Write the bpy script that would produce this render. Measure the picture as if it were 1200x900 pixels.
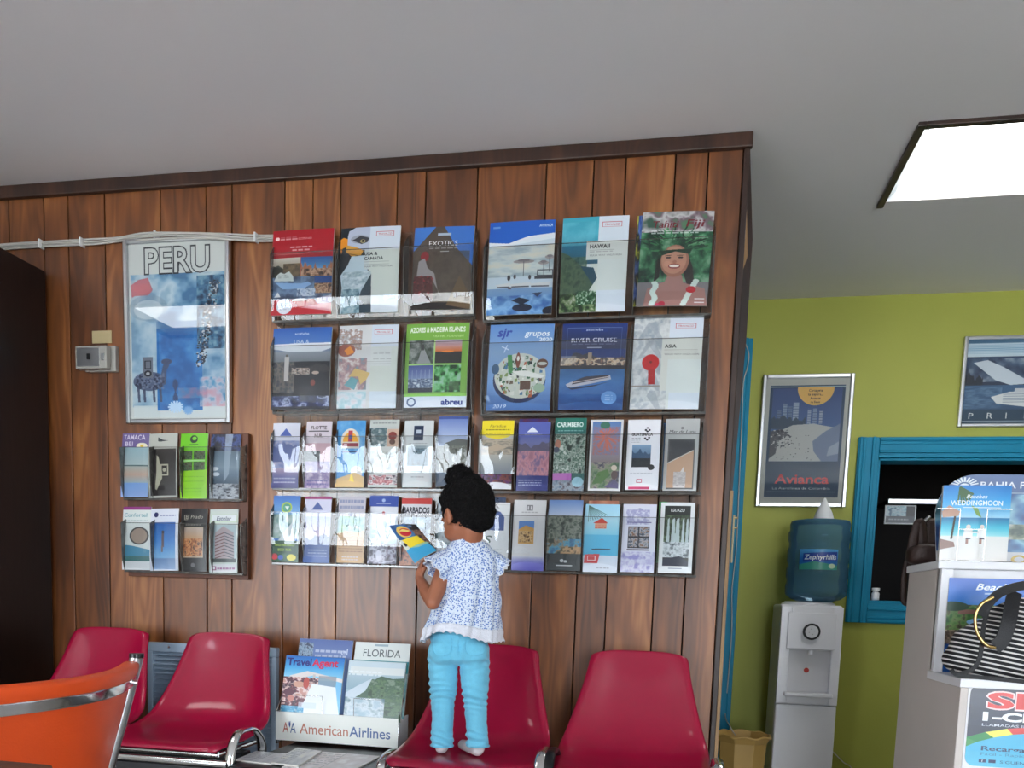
import bpy, math, random
import numpy as np
from mathutils import Vector, Matrix
S = bpy.context.scene
for _o in list(bpy.data.objects): bpy.data.objects.remove(_o)
COL = S.collection
R = math.radians
# ---------------------------------------------------------------- camera
EYE = 0.93                                    # seated photographer, phone held at chest height
FL, YAW, PITCH, ROLL, CX, CY = 950.0, 0.18989, -0.098538, 0.034328, 600.0, 799.5
def cam_axes():
    cy, sy, cp, sp = math.cos(YAW), math.sin(YAW), math.cos(PITCH), math.sin(PITCH)
    f = Vector((-sy*cp, cy*cp, sp)); r = Vector((cy, sy, 0)); u = r.cross(f)
    return math.cos(ROLL)*r+math.sin(ROLL)*u, -math.sin(ROLL)*r+math.cos(ROLL)*u, f
AR, AU, AF = cam_axes()
cam = bpy.data.cameras.new('camera'); camo = bpy.data.objects.new('camera', cam); COL.objects.link(camo)
cam.sensor_width = 36; cam.lens = FL/1200*36
cam.shift_x = 0; cam.shift_y = (CY-450)/1200   # the photo is the upper part of a taller frame
camo.matrix_world = Matrix(((AR.x, AU.x, -AF.x, 0), (AR.y, AU.y, -AF.y, 0), (AR.z, AU.z, -AF.z, EYE), (0, 0, 0, 1)))
cam.clip_start = 0.05
S.camera = camo
# ---------------------------------------------------------------- world, light, exposure
S.view_settings.view_transform = 'Standard'; S.view_settings.look = 'None'
S.view_settings.gamma = 1; S.view_settings.use_curve_mapping = False
S.view_settings.exposure = 0.32
wd = bpy.data.worlds.new('daylight'); S.world = wd; wd.use_nodes = True
wn = wd.node_tree; bg = wn.nodes['Background']
tc = wn.nodes.new('ShaderNodeTexCoord'); sx = wn.nodes.new('ShaderNodeSeparateXYZ'); rp = wn.nodes.new('ShaderNodeValToRGB')
wn.links.new(tc.outputs['Generated'], sx.inputs[0]); wn.links.new(sx.outputs['Z'], rp.inputs[0]); wn.links.new(rp.outputs[0], bg.inputs[0])
rp.color_ramp.elements[0].position = 0.0; rp.color_ramp.elements[0].color = (0.86, 0.93, 1, 1)
rp.color_ramp.elements[1].position = 0.9; rp.color_ramp.elements[1].color = (0.66, 0.82, 1, 1)
bg.inputs[1].default_value = 11.0
PANEL_EMIT = 7.0
# daylight through the storefront opening behind the camera (portal guides sky sampling only)
for px_, wx_ in ((-3.05, 2.3), (1.9, 2.4)):
    pl = bpy.data.lights.new('sky_portal', 'AREA'); pl.shape = 'RECTANGLE'; pl.size = wx_; pl.size_y = 2.05; pl.cycles.is_portal = True
    po = bpy.data.objects.new('sky_portal', pl); COL.objects.link(po); po.location = (px_, -2.72, 1.12); po.rotation_euler = (R(90), 0, 0)
sl = bpy.data.lights.new('sun', 'SUN'); sl.energy = 40.0; sl.angle = R(1.0); sl.color = (1, 0.96, 0.9)   # high sun behind the building, lights the pavement outside
so = bpy.data.objects.new('sun', sl); COL.objects.link(so); so.location = (0, 6, 9); so.rotation_euler = (R(-38), 0, R(12))

# ---------------------------------------------------------------- helpers
def W(px, py, y):                              # a photograph pixel as a point on the plane at depth y
    v = AF+(px-CX)/FL*AR-(py-CY)/FL*AU
    t = y/v.y
    return Vector((v.x*t, y, v.z*t+EYE))
def s2l(c):
    c = np.asarray(c, float)/255.0
    return np.where(c <= 0.04045, c/12.92, ((c+0.055)/1.055)**2.4)
def lin(c): v = s2l(c); return (float(v[0]), float(v[1]), float(v[2]), 1)

class B:
    """collects geometry for one mesh"""
    def __init__(s): s.v = []; s.f = []; s.m = []; s.uv = {}; s.sm = []
    def add(s, vs, fs, m=0, smooth=False):
        n = len(s.v); s.v += [tuple(p) for p in vs]
        for f in fs: s.f.append(tuple(i+n for i in f)); s.m.append(m); s.sm.append(smooth)
        return s
    def box(s, x0, x1, y0, y1, z0, z1, m=0, M=None):
        vs = [Vector((x, y, z)) for z in (z0, z1) for y in (y0, y1) for x in (x0, x1)]
        if M is not None: vs = [M@v for v in vs]
        return s.add(vs, [(0, 2, 3, 1), (4, 5, 7, 6), (0, 1, 5, 4), (2, 6, 7, 3), (0, 4, 6, 2), (1, 3, 7, 5)], m)
    def tube(s, pts, r, n=8, closed=False, m=0, flat=1.0, caps=True):
        pts = [Vector(p) for p in pts]; N = len(pts); rs = r if isinstance(r, (list, tuple)) else [r]*N
        vs = []; prev = None
        for i, p in enumerate(pts):
            a = pts[(i-1) % N] if (closed or i > 0) else p; b = pts[(i+1) % N] if (closed or i < N-1) else p
            t = (b-a).normalized()
            if prev is None:
                up = Vector((0, 0, 1)) if abs(t.z) < 0.9 else Vector((1, 0, 0)); e = t.cross(up).normalized()
            else:
                e = (prev-t*prev.dot(t))
                e = e.normalized() if e.length > 1e-6 else t.orthogonal().normalized()
            prev = e; g = t.cross(e)
            for k in range(n):
                q = 2*math.pi*k/n; vs.append(p+rs[i]*(math.cos(q)*e+math.sin(q)*flat*g))
        fs = []
        for i in range(N if closed else N-1):
            j = (i+1) % N
            for k in range(n): fs.append((i*n+k, i*n+(k+1) % n, j*n+(k+1) % n, j*n+k))
        s.add(vs, fs, m, True)
        if not closed and caps:
            s.add(vs[:n], [tuple(range(n))[::-1]], m); s.add(vs[-n:], [tuple(range(n))], m)
        return s
    def lathe(s, prof, c, n=24, m=0, smooth=True, sq=None):   # prof: (radius, z)
        vs = []; c = Vector(c)
        for (r, z) in prof:
            for k in range(n):
                q = 2*math.pi*k/n; rr = r*(sq(q) if sq else 1)
                vs.append(c+Vector((rr*math.cos(q), rr*math.sin(q), z)))
        fs = [(i*n+k, i*n+(k+1) % n, (i+1)*n+(k+1) % n, (i+1)*n+k) for i in range(len(prof)-1) for k in range(n)]
        return s.add(vs, fs, m, smooth)
    def grid(s, fn, nu, nv, m=0, smooth=True, wrap=False, uv=False):
        n0 = len(s.v); vs = [fn(i/(nu-1) if not wrap else i/nu, j/(nv-1)) for j in range(nv) for i in range(nu)]
        fs = []; K = nu if wrap else nu-1
        for j in range(nv-1):
            for i in range(K):
                i2 = (i+1) % nu
                f = (j*nu+i, j*nu+i2, (j+1)*nu+i2, (j+1)*nu+i)
                if uv: s.uv[len(s.f)+len(fs)] = [(i/(nu-1), j/(nv-1)), ((i+1)/(nu-1), j/(nv-1)), ((i+1)/(nu-1), (j+1)/(nv-1)), (i/(nu-1), (j+1)/(nv-1))]
                fs.append(f)
        return s.add(vs, fs, m, smooth)
    def prism(s, poly, a, b, axis='y', m=0):   # poly of (p,q); extruded from a to b along the axis
        f = {'y': lambda p, q, h: (p, h, q), 'z': lambda p, q, h: (p, q, h), 'x': lambda p, q, h: (h, p, q)}[axis]
        n = len(poly); vs = [f(p, q, a) for p, q in poly]+[f(p, q, b) for p, q in poly]
        fs = [tuple(range(n)), tuple(range(2*n-1, n-1, -1))]+[(i, i+n, (i+1) % n+n, (i+1) % n) for i in range(n)]
        return s.add(vs, fs, m)
def link(o, parent=None):
    COL.objects.link(o)
    if parent is not None: o.parent = parent
    return o
def org(parent):
    o = Vector((0, 0, 0)); p = parent
    while p is not None: o += p.location; p = p.parent
    return o
def obj(name, b, mats, parent=None, bevel=0, origin=None, seg=2, **props):
    me = bpy.data.meshes.new(name); o0 = org(parent)
    loc = Vector(origin)-o0 if origin is not None else Vector((0, 0, 0))
    me.from_pydata([tuple(Vector(v)-o0-loc) for v in b.v], [], b.f)
    for m in (mats if isinstance(mats, (list, tuple)) else [mats]): me.materials.append(m)
    me.polygons.foreach_set('material_index', b.m); me.polygons.foreach_set('use_smooth', b.sm)
    if b.uv:
        l = me.uv_layers.new(name='UVMap')
        for fi, uvs in b.uv.items():
            for li, uv in zip(me.polygons[fi].loop_indices, uvs): l.data[li].uv = uv
    me.validate(); me.update()
    o = bpy.data.objects.new(name, me); link(o, parent); o.location = loc
    if bevel:
        md = o.modifiers.new('bevel', 'BEVEL'); md.width = bevel; md.segments = seg; md.limit_method = 'ANGLE'; md.angle_limit = R(40)
    for k, v in props.items(): o[k] = v
    return o
def thing(name, label, cat, loc, group=None):
    o = bpy.data.objects.new(name, None); o.empty_display_size = 0.05; link(o); o.location = loc
    return tag(o, label, cat, group)
def tag(o, label, cat, group=None):
    o['label'] = label; o['category'] = cat
    if group: o['group'] = group
    return o
def struct(o): o['kind'] = 'structure'; return o
def dup(root, loc, label=None):
    r = root.copy(); link(r); r.location = loc
    if label: r['label'] = label
    for ch in root.children:
        c = ch.copy(); link(c, r)
        for g in ch.children: d = g.copy(); link(d, c)
    return r
def catmull(P, n):
    P = [np.array(p, float) for p in P]; out = []
    for i in range(len(P)-1):
        p0, p1, p2, p3 = P[max(i-1, 0)], P[i], P[i+1], P[min(i+2, len(P)-1)]
        for k in range(n):
            t = k/n; out.append(0.5*((2*p1)+(-p0+p2)*t+(2*p0-5*p1+4*p2-p3)*t*t+(-p0+3*p1-3*p2+p3)*t**3))
    out.append(P[-1]); return [tuple(float(c) for c in p) for p in out]

# ---------------------------------------------------------------- materials
def mat(name, col=(200, 200, 200), rough=0.5, metal=0.0, spec=0.5, coat=0.0, noise=0.0, nscale=8.0, bump=0.0, bscale=60.0, trans=0, sheen=0, ior=None, col2=None, sss=0, coatr=0.1):
    m = bpy.data.materials.new(name); m.use_nodes = True; nt = m.node_tree; p = nt.nodes['Principled BSDF']
    p.inputs['Base Color'].default_value = lin(col); p.inputs['Roughness'].default_value = rough
    p.inputs['Metallic'].default_value = metal; p.inputs['Specular IOR Level'].default_value = spec
    p.inputs['Coat Weight'].default_value = coat; p.inputs['Coat Roughness'].default_value = coatr
    p.inputs['Sheen Weight'].default_value = sheen
    if trans: p.inputs['Transmission Weight'].default_value = trans
    if ior: p.inputs['IOR'].default_value = ior
    if sss: p.inputs['Subsurface Weight'].default_value = sss; p.inputs['Subsurface Radius'].default_value = (0.01, 0.004, 0.002)
    tcn = nt.nodes.new('ShaderNodeTexCoord')
    if noise or col2:
        n = nt.nodes.new('ShaderNodeTexNoise'); n.inputs['Scale'].default_value = nscale; n.inputs['Detail'].default_value = 5
        nt.links.new(tcn.outputs['Object'], n.inputs['Vector'])
        r = nt.nodes.new('ShaderNodeValToRGB'); c = lin(col); d = lin(col2) if col2 else tuple(x*(1-noise) for x in c[:3])+(1,)
        r.color_ramp.elements[0].position = 0.3; r.color_ramp.elements[1].position = 0.7
        r.color_ramp.elements[0].color = d; r.color_ramp.elements[1].color = c
        nt.links.new(n.outputs['Fac'], r.inputs[0]); nt.links.new(r.outputs[0], p.inputs['Base Color'])
    if bump:
        n2 = nt.nodes.new('ShaderNodeTexNoise'); n2.inputs['Scale'].default_value = bscale; n2.inputs['Detail'].default_value = 4
        nt.links.new(tcn.outputs['Object'], n2.inputs['Vector'])
        bp = nt.nodes.new('ShaderNodeBump'); bp.inputs['Strength'].default_value = bump; bp.inputs['Distance'].default_value = 0.01
        nt.links.new(n2.outputs['Fac'], bp.inputs['Height']); nt.links.new(bp.outputs[0], p.inputs['Normal'])
    return m
def thin_clear(name, tint=(1, 1, 1), mul=1.6, rough=0.02, wav=0.0, wscale=12.0, ior=1.49):
    """thin sheet of clear plastic or glass: passes light straight through, mirrors by Fresnel"""
    m = bpy.data.materials.new(name); m.use_nodes = True; nt = m.node_tree; nt.nodes.clear()
    o = nt.nodes.new('ShaderNodeOutputMaterial'); mx = nt.nodes.new('ShaderNodeMixShader')
    t = nt.nodes.new('ShaderNodeBsdfTransparent'); t.inputs[0].default_value = (*tint, 1)
    g = nt.nodes.new('ShaderNodeBsdfGlossy'); g.inputs['Roughness'].default_value = rough
    fr = nt.nodes.new('ShaderNodeFresnel'); fr.inputs[0].default_value = ior
    mm = nt.nodes.new('ShaderNodeMath'); mm.operation = 'MULTIPLY'; mm.inputs[1].default_value = mul; mm.use_clamp = True
    L = nt.links.new
    L(fr.outputs[0], mm.inputs[0]); L(mm.outputs[0], mx.inputs[0]); L(t.outputs[0], mx.inputs[1]); L(g.outputs[0], mx.inputs[2]); L(mx.outputs[0], o.inputs[0])
    if wav:
        tcn = nt.nodes.new('ShaderNodeTexCoord'); n = nt.nodes.new('ShaderNodeTexNoise'); n.inputs['Scale'].default_value = wscale; n.inputs['Detail'].default_value = 1
        mp = nt.nodes.new('ShaderNodeMapping'); mp.inputs['Scale'].default_value = (1, 1, 0.35)
        L(tcn.outputs['Object'], mp.inputs[0]); L(mp.outputs[0], n.inputs['Vector'])
        bp = nt.nodes.new('ShaderNodeBump'); bp.inputs['Strength'].default_value = wav; bp.inputs['Distance'].default_value = 0.01
        L(n.outputs['Fac'], bp.inputs['Height']); L(bp.outputs[0], g.inputs['Normal'])
    return m
def emit(name, col, st):
    m = bpy.data.materials.new(name); m.use_nodes = True; nt = m.node_tree; nt.nodes.clear()
    o = nt.nodes.new('ShaderNodeOutputMaterial'); e = nt.nodes.new('ShaderNodeEmission'); e.inputs[0].default_value = lin(col); e.inputs[1].default_value = st
    nt.links.new(e.outputs[0], o.inputs[0]); return m
def wood(name, c_dark, c_mid, c_light, rough=0.38, coat=0.25, gs=1.0, rot=False):
    m = bpy.data.materials.new(name); m.use_nodes = True; nt = m.node_tree; p = nt.nodes['Principled BSDF']; L = nt.links.new
    N = nt.nodes.new
    tcn = N('ShaderNodeTexCoord'); oi = N('ShaderNodeObjectInfo'); mp = N('ShaderNodeMapping')
    mul = N('ShaderNodeMath'); mul.operation = 'MULTIPLY'; mul.inputs[1].default_value = 37.0
    L(oi.outputs['Random'], mul.inputs[0]); cmb = N('ShaderNodeCombineXYZ')
    for i in range(3): L(mul.outputs[0], cmb.inputs[i])
    L(tcn.outputs['Object'], mp.inputs['Vector']); L(cmb.outputs[0], mp.inputs['Location'])
    def scaled(sc):
        q = N('ShaderNodeVectorMath'); q.operation = 'MULTIPLY'; q.inputs[1].default_value = (sc[2], sc[1], sc[0]) if rot else sc
        L(mp.outputs[0], q.inputs[0]); return q.outputs[0]
    a = N('ShaderNodeTexNoise'); a.inputs['Scale'].default_value = 1; a.inputs['Detail'].default_value = 2; L(scaled((7*gs, 6*gs, 0.9*gs)), a.inputs['Vector'])
    s = N('ShaderNodeMath'); s.operation = 'MULTIPLY'; s.inputs[1].default_value = 90; L(a.outputs['Fac'], s.inputs[0])
    sn = N('ShaderNodeMath'); sn.operation = 'SINE'; L(s.outputs[0], sn.inputs[0])      # cathedral figure: contour lines of stretched noise
    f = N('ShaderNodeTexNoise'); f.inputs['Scale'].default_value = 1; f.inputs['Detail'].default_value = 6; f.inputs['Roughness'].default_value = 0.65; L(scaled((130*gs, 60*gs, 3.5*gs)), f.inputs['Vector'])
    b = N('ShaderNodeTexNoise'); b.inputs['Scale'].default_value = 1; b.inputs['Detail'].default_value = 3; L(scaled((11*gs, 5*gs, 1.9*gs)), b.inputs['Vector'])
    def mad(x, k, y):
        q = N('ShaderNodeMath'); q.operation = 'MULTIPLY_ADD'; L(x, q.inputs[0]); q.inputs[1].default_value = k
        if isinstance(y, float): q.inputs[2].default_value = y
        else: L(y, q.inputs[2])
        return q.outputs[0]
    v = mad(sn.outputs[0], 0.055, mad(f.outputs['Fac'], 0.17, mad(b.outputs['Fac'], 0.92, -0.10)))
    v = mad(oi.outputs['Random'], 0.16, v)
    r = N('ShaderNodeValToRGB'); r.color_ramp.elements[0].position = 0.33; r.color_ramp.elements[0].color = lin(c_dark)
    r.color_ramp.elements[1].position = 0.88; r.color_ramp.elements[1].color = lin(c_light)
    e = r.color_ramp.elements.new(0.6); e.color = lin(c_mid)
    L(v, r.inputs[0]); L(r.outputs[0], p.inputs['Base Color'])
    p.inputs['Roughness'].default_value = rough; p.inputs['Coat Weight'].default_value = coat; p.inputs['Coat Roughness'].default_value = 0.3
    bp = N('ShaderNodeBump'); bp.inputs['Strength'].default_value = 0.12; bp.inputs['Distance'].default_value = 0.004; L(f.outputs['Fac'], bp.inputs['Height']); L(bp.outputs[0], p.inputs['Normal'])
    return m

M = {}
M['plank'] = wood('wood_plank', (80, 42, 17), (126, 72, 32), (182, 120, 66), rough=0.42, coat=0.5)
M['trim'] = wood('dark_trim_wood', (34, 18, 11), (52, 29, 18), (74, 44, 28), rough=0.45, coat=0.1)
M['tanwood'] = wood('tan_wood', (140, 105, 66), (172, 134, 90), (190, 152, 106), rough=0.5, coat=0)
M['backboard'] = wood('backing_board', (82, 44, 26), (108, 60, 38), (124, 72, 46), rough=0.5, coat=0)
M['cabinet'] = wood('cabinet_espresso', (18, 9, 7), (26, 13, 10), (38, 20, 15), rough=0.4, coat=0.0)
M['gap'] = mat('groove_dark', (18, 10, 7), 0.9)
M['ceiling'] = mat('ceiling_paint', (230, 227, 228), 0.85, noise=0.04, nscale=1.5, bump=0.04, bscale=45)
M['green'] = mat('green_paint', (168, 172, 74), 0.6, noise=0.08, nscale=2.5, bump=0.06, bscale=90)
M['offwhite'] = mat('cream_paint', (190, 184, 172), 0.7)
M['floor'] = mat('floor_vinyl', (180, 176, 172), 0.35, noise=0.15, nscale=5)
M['teal'] = mat('teal_paint', (0, 132, 168), 0.5, spec=0.3, noise=0.08, nscale=14, bump=0.05, bscale=50)
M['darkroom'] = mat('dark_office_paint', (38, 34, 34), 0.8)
M['chrome'] = mat('chrome', (215, 215, 215), 0.12, metal=1)
M['steel'] = mat('brushed_aluminium', (200, 202, 205), 0.28, metal=1, bump=0.03, bscale=200)
M['seat'] = mat('crimson_fibreglass', (150, 0, 48), 0.45, spec=0.2, coat=0.6, noise=0.05, nscale=60, coatr=0.12)
M['black'] = mat('black_laminate', (14, 14, 18), 0.3)
M['blackmetal'] = mat('black_metal', (20, 20, 24), 0.4, metal=0.3)
M['orange'] = mat('orange_vinyl', (240, 84, 22), 0.42, bump=0.08, bscale=300, noise=0.05, nscale=20)
M['white'] = mat('white_plastic', (240, 241, 246), 0.35, coat=0.2)
M['whitelam'] = mat('white_laminate', (222, 222, 226), 0.4)
M['greylam'] = mat('grey_laminate', (205, 196, 190), 0.55, noise=0.04, nscale=5)
M['paper'] = mat('page_edges', (208, 205, 198), 0.8, noise=0.12, nscale=200)
M['pagewhite'] = mat('white_card', (226, 228, 230), 0.6)
M['acr'] = thin_clear('clear_acrylic', (0.97, 0.98, 0.98), 1.5, 0.015, wav=0.5, wscale=14)
M['acrback'] = thin_clear('clear_acrylic_back', (0.93, 0.95, 0.95), 0.6, 0.05)
M['acredge'] = mat('acrylic_edge', (96, 94, 90), 0.15, spec=0.8, noise=0.6, nscale=30, coat=0.5)
M['glass'] = thin_clear('picture_glass', (0.97, 0.98, 0.98), 1.5, 0.01, ior=1.5)
M['wire'] = mat('cable_white', (190, 188, 182), 0.5)
M['greyplastic'] = mat('thermostat_grey', (160, 158, 152), 0.35, noise=0.05)
M['beige'] = mat('beige_plastic', (176, 160, 120), 0.5)
M['ventgrey'] = mat('blue_grey_enamel', (160, 180, 200), 0.35, coat=0.3)
M['ventdark'] = mat('vent_inside', (18, 20, 26), 0.7)
M['skin'] = mat('child_skin', (162, 100, 72), 0.5, noise=0.08, nscale=30, sss=0.08)
M['lip'] = mat('lip_skin', (150, 72, 62), 0.4)
M['eyew'] = mat('eye_white', (230, 226, 220), 0.15, coat=1)
M['eyeb'] = mat('eye_brown', (32, 18, 12), 0.1, coat=1)
M['hair'] = mat('black_hair', (8, 6, 7), 0.8, spec=0.2, bump=1.0, bscale=150, noise=0.5, nscale=90)
M['jeans'] = mat('sky_blue_denim', (112, 196, 226), 0.85, noise=0.09, nscale=260, bump=0.12, bscale=420, sheen=0.2)
M['sock'] = mat('white_sock_knit', (222, 214, 216), 0.9, bump=0.2, bscale=500, noise=0.05)
M['lace'] = mat('white_lace', (228, 230, 240), 0.85, bump=0.5, bscale=330, noise=0.10, nscale=260)
M['basket'] = mat('tan_wastebin_plastic', (196, 158, 88), 0.5, noise=0.08, nscale=12)
M['basketin'] = mat('bin_inside_panel', (120, 84, 50), 0.6)
M['leather'] = mat('brown_leather', (46, 26, 20), 0.6, bump=0.2, bscale=120, noise=0.2)
M['gold'] = mat('gold_ring', (200, 168, 110), 0.25, metal=1)
M['blackstrap'] = mat('black_strap', (18, 18, 22), 0.55, bump=0.2, bscale=300)
M['asphalt'] = mat('pavement', (186, 184, 178), 0.9, noise=0.1)
M['panel'] = emit('light_diffuser', (255, 253, 250), PANEL_EMIT)
M['troffer'] = mat('troffer_metal', (196, 204, 210), 0.45)

def floral():
    m = bpy.data.materials.new('blue_floral_cotton'); m.use_nodes = True; nt = m.node_tree; p = nt.nodes['Principled BSDF']; L = nt.links.new
    tcn = nt.nodes.new('ShaderNodeTexCoord'); v = nt.nodes.new('ShaderNodeTexVoronoi'); v.inputs['Scale'].default_value = 200; v.inputs['Randomness'].default_value = 0.85
    L(tcn.outputs['Object'], v.inputs['Vector'])
    r = nt.nodes.new('ShaderNodeValToRGB'); r.color_ramp.elements[0].position = 0.375; r.color_ramp.elements[0].color = lin((58, 102, 178))
    r.color_ramp.elements[1].position = 0.45; r.color_ramp.elements[1].color = lin((208, 218, 232))
    L(v.outputs['Distance'], r.inputs[0]); L(r.outputs[0], p.inputs['Base Color']); p.inputs['Roughness'].default_value = 0.85
    return m
M['floral'] = floral()
def striped():
    m = bpy.data.materials.new('black_white_striped_canvas'); m.use_nodes = True; nt = m.node_tree; p = nt.nodes['Principled BSDF']; L = nt.links.new
    tcn = nt.nodes.new('ShaderNodeTexCoord'); s = nt.nodes.new('ShaderNodeSeparateXYZ'); L(tcn.outputs['Object'], s.inputs[0])
    a = nt.nodes.new('ShaderNodeMath'); a.operation = 'MULTIPLY_ADD'; a.inputs[1].default_value = 0.18; L(s.outputs['X'], a.inputs[0]); L(s.outputs['Z'], a.inputs[2])
    b = nt.nodes.new('ShaderNodeMath'); b.operation = 'MULTIPLY'; b.inputs[1].default_value = 2*math.pi/0.0118; L(a.outputs[0], b.inputs[0])
    c = nt.nodes.new('ShaderNodeMath'); c.operation = 'SINE'; L(b.outputs[0], c.inputs[0])
    r = nt.nodes.new('ShaderNodeValToRGB'); r.color_ramp.interpolation = 'CONSTANT'; r.color_ramp.elements[0].position = 0; r.color_ramp.elements[0].color = lin((18, 18, 22))
    r.color_ramp.elements[1].position = 0.5; r.color_ramp.elements[1].color = lin((214, 210, 206))
    L(c.outputs[0], r.inputs[0]); L(r.outputs[0], p.inputs['Base Color']); p.inputs['Roughness'].default_value = 0.8
    return m
M['stripe'] = striped()

# ---------------------------------------------------------------- flat print: a small painter that makes cover art from code
GLY = {}
def glyph_mesh(s, bold=0.0):
    k = (s, bold)
    if k in GLY: return GLY[k]
    cu = bpy.data.curves.new('t', 'FONT'); cu.body = s; cu.size = 1; cu.resolution_u = 3; cu.offset = bold
    o = bpy.data.objects.new('t', cu); COL.objects.link(o); bpy.context.view_layer.update()
    me = o.evaluated_get(bpy.context.evaluated_depsgraph_get()).to_mesh(); me.calc_loop_triangles()
    v = np.array([x.co[:2] for x in me.vertices]) if len(me.vertices) else np.zeros((0, 2))
    t = np.array([x.vertices[:] for x in me.loop_triangles]) if len(me.loop_triangles) else np.zeros((0, 3), int)
    o.to_mesh_clear(); bpy.data.objects.remove(o); bpy.data.curves.remove(cu)
    GLY[k] = (v, t); return GLY[k]
def fbm(h, w, sc, seed, aspect=1.0, octv=4):
    rs = np.random.RandomState(seed); out = np.zeros((h, w)); amp = 1; tot = 0
    for o in range(octv):
        gx = max(2, int(sc*2**o)+2); gy = max(2, int(sc*aspect*2**o*h/w)+2)
        g = rs.rand(gy, gx); X = np.linspace(0, gx-1.001, w); Y = np.linspace(0, gy-1.001, h)
        xi = X.astype(int); yi = Y.astype(int); fx = X-xi; fy = Y-yi; fx = fx*fx*(3-2*fx); fy = fy*fy*(3-2*fy)
        a = g[yi][:, xi]; b = g[yi][:, xi+1]; c = g[yi+1][:, xi]; d = g[yi+1][:, xi+1]
        out += amp*((a*(1-fx)+b*fx)*(1-fy)[:, None]+(c*(1-fx)+d*fx)*fy[:, None]); tot += amp; amp *= 0.55
    return out/tot
class Cv:
    def __init__(s, w, h, bg=(230, 230, 230)): s.w = w; s.h = h; s.a = np.empty((h, w, 3)); s.a[:] = bg; s.sd = 1
    def reg(s, x0, y0, x1, y1):
        return max(0, int(round(x0*s.w))), max(0, int(round(y0*s.h))), min(s.w, int(round(x1*s.w))), min(s.h, int(round(y1*s.h)))
    def rect(s, x0, y0, x1, y1, c, a=1.0):
        X0, Y0, X1, Y1 = s.reg(x0, y0, x1, y1); s.a[Y0:Y1, X0:X1] = s.a[Y0:Y1, X0:X1]*(1-a)+np.array(c)*a; return s
    def grad(s, x0, y0, x1, y1, *cs):
        X0, Y0, X1, Y1 = s.reg(x0, y0, x1, y1); n = Y1-Y0
        if n < 1 or X1 <= X0: return s
        t = np.linspace(0, len(cs)-1, n); cs = np.array(cs, float)
        s.a[Y0:Y1, X0:X1] = np.stack([np.interp(t, range(len(cs)), cs[:, k]) for k in range(3)], 1)[:, None]; return s
    def mot(s, x0, y0, x1, y1, cs, sc=5, asp=1.0, a=1.0, seed=None):      # noise mottled through a palette
        X0, Y0, X1, Y1 = s.reg(x0, y0, x1, y1); s.sd += 1
        if Y1-Y0 < 2 or X1-X0 < 2: return s
        n = fbm(Y1-Y0, X1-X0, sc, seed or s.sd*7+s.w, asp); n = np.clip((n-0.27)/0.46, 0, 1)*(len(cs)-1); cs = np.array(cs, float)
        im = np.stack([np.interp(n, range(len(cs)), cs[:, k]) for k in range(3)], 2)
        s.a[Y0:Y1, X0:X1] = s.a[Y0:Y1, X0:X1]*(1-a)+im*a; return s
    def ell(s, cx, cy, rx, ry, c, a=1.0):
        X0, Y0, X1, Y1 = s.reg(cx-rx, cy-ry, cx+rx, cy+ry)
        if Y1 <= Y0 or X1 <= X0: return s
        Y, X = np.mgrid[Y0:Y1, X0:X1]; k = (((X+.5)/s.w-cx)/rx)**2+(((Y+.5)/s.h-cy)/ry)**2 <= 1
        s.a[Y0:Y1, X0:X1][k] = s.a[Y0:Y1, X0:X1][k]*(1-a)+np.array(c)*a; return s
    def poly(s, P, c, a=1.0):
        P = np.array(P, float); X0, Y0, X1, Y1 = s.reg(P[:, 0].min(), P[:, 1].min(), P[:, 0].max(), P[:, 1].max())
        if Y1 <= Y0 or X1 <= X0: return s
        Y, X = np.mgrid[Y0:Y1, X0:X1]; X = (X+.5)/s.w; Y = (Y+.5)/s.h; k = np.zeros(X.shape, bool); n = len(P)
        for i in range(n):
            (xa, ya), (xb, yb) = P[i], P[(i+1) % n]
            if ya == yb: continue
            k ^= ((ya > Y) != (yb > Y)) & (X < (xb-xa)*(Y-ya)/(yb-ya)+xa)
        s.a[Y0:Y1, X0:X1][k] = s.a[Y0:Y1, X0:X1][k]*(1-a)+np.array(c)*a; return s
    def line(s, x0, y0, x1, y1, t, c, a=1.0):
        d = np.array([(x1-x0)*s.w, (y1-y0)*s.h]); L = np.hypot(*d) or 1; n = np.array([-d[1], d[0]])/L*t*s.w/2; q = (n[0]/s.w, n[1]/s.h)
        return s.poly([(x0+q[0], y0+q[1]), (x1+q[0], y1+q[1]), (x1-q[0], y1-q[1]), (x0-q[0], y0-q[1])], c, a)
    def hills(s, x0, x1, yb, h, y1, c, sc=4, seed=3):                       # a jagged or rolling skyline filled down to y1
        n = 40; f = fbm(2, n, sc, seed)[0]; f = (f-f.min())/(f.max()-f.min()+1e-6)
        return s.poly([(x0+(x1-x0)*i/(n-1), yb-h*f[i]) for i in range(n)]+[(x1, y1), (x0, y1)], c)
    def fake(s, x0, y0, x1, n, dy, c, th=0.012, a=0.7, seed=5):            # print too small to read in the photograph
        rs = random.Random(seed)
        for i in range(n):
            x = x0; y = y0+i*dy
            while x < x1:
                w = rs.uniform(0.03, 0.1); s.rect(x, y, min(x+w, x1), y+th, c, a); x += w+0.02
        return s
    def txt(s, t, x, y, h, c, al='l', bold=0.0, sh=0.0, w=None, font=1.0):   # y = baseline, h = cap height (fraction of the height)
        v, tr = glyph_mesh(t, bold)
        if not len(v): return s
        v = v.copy(); x_0 = v[:, 0].min(); v[:, 0] -= x_0; wd_ = v[:, 0].max()
        ky = h/0.7; kx = (w/wd_) if w else ky*s.h/s.w*font
        v[:, 0] = v[:, 0]*kx+v[:, 1]*sh*kx; v[:, 1] = y-v[:, 1]*ky
        W_ = wd_*kx; v[:, 0] += x-(W_/2 if al == 'c' else W_ if al == 'r' else 0)
        Pp = v*np.array([s.w, s.h])
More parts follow.
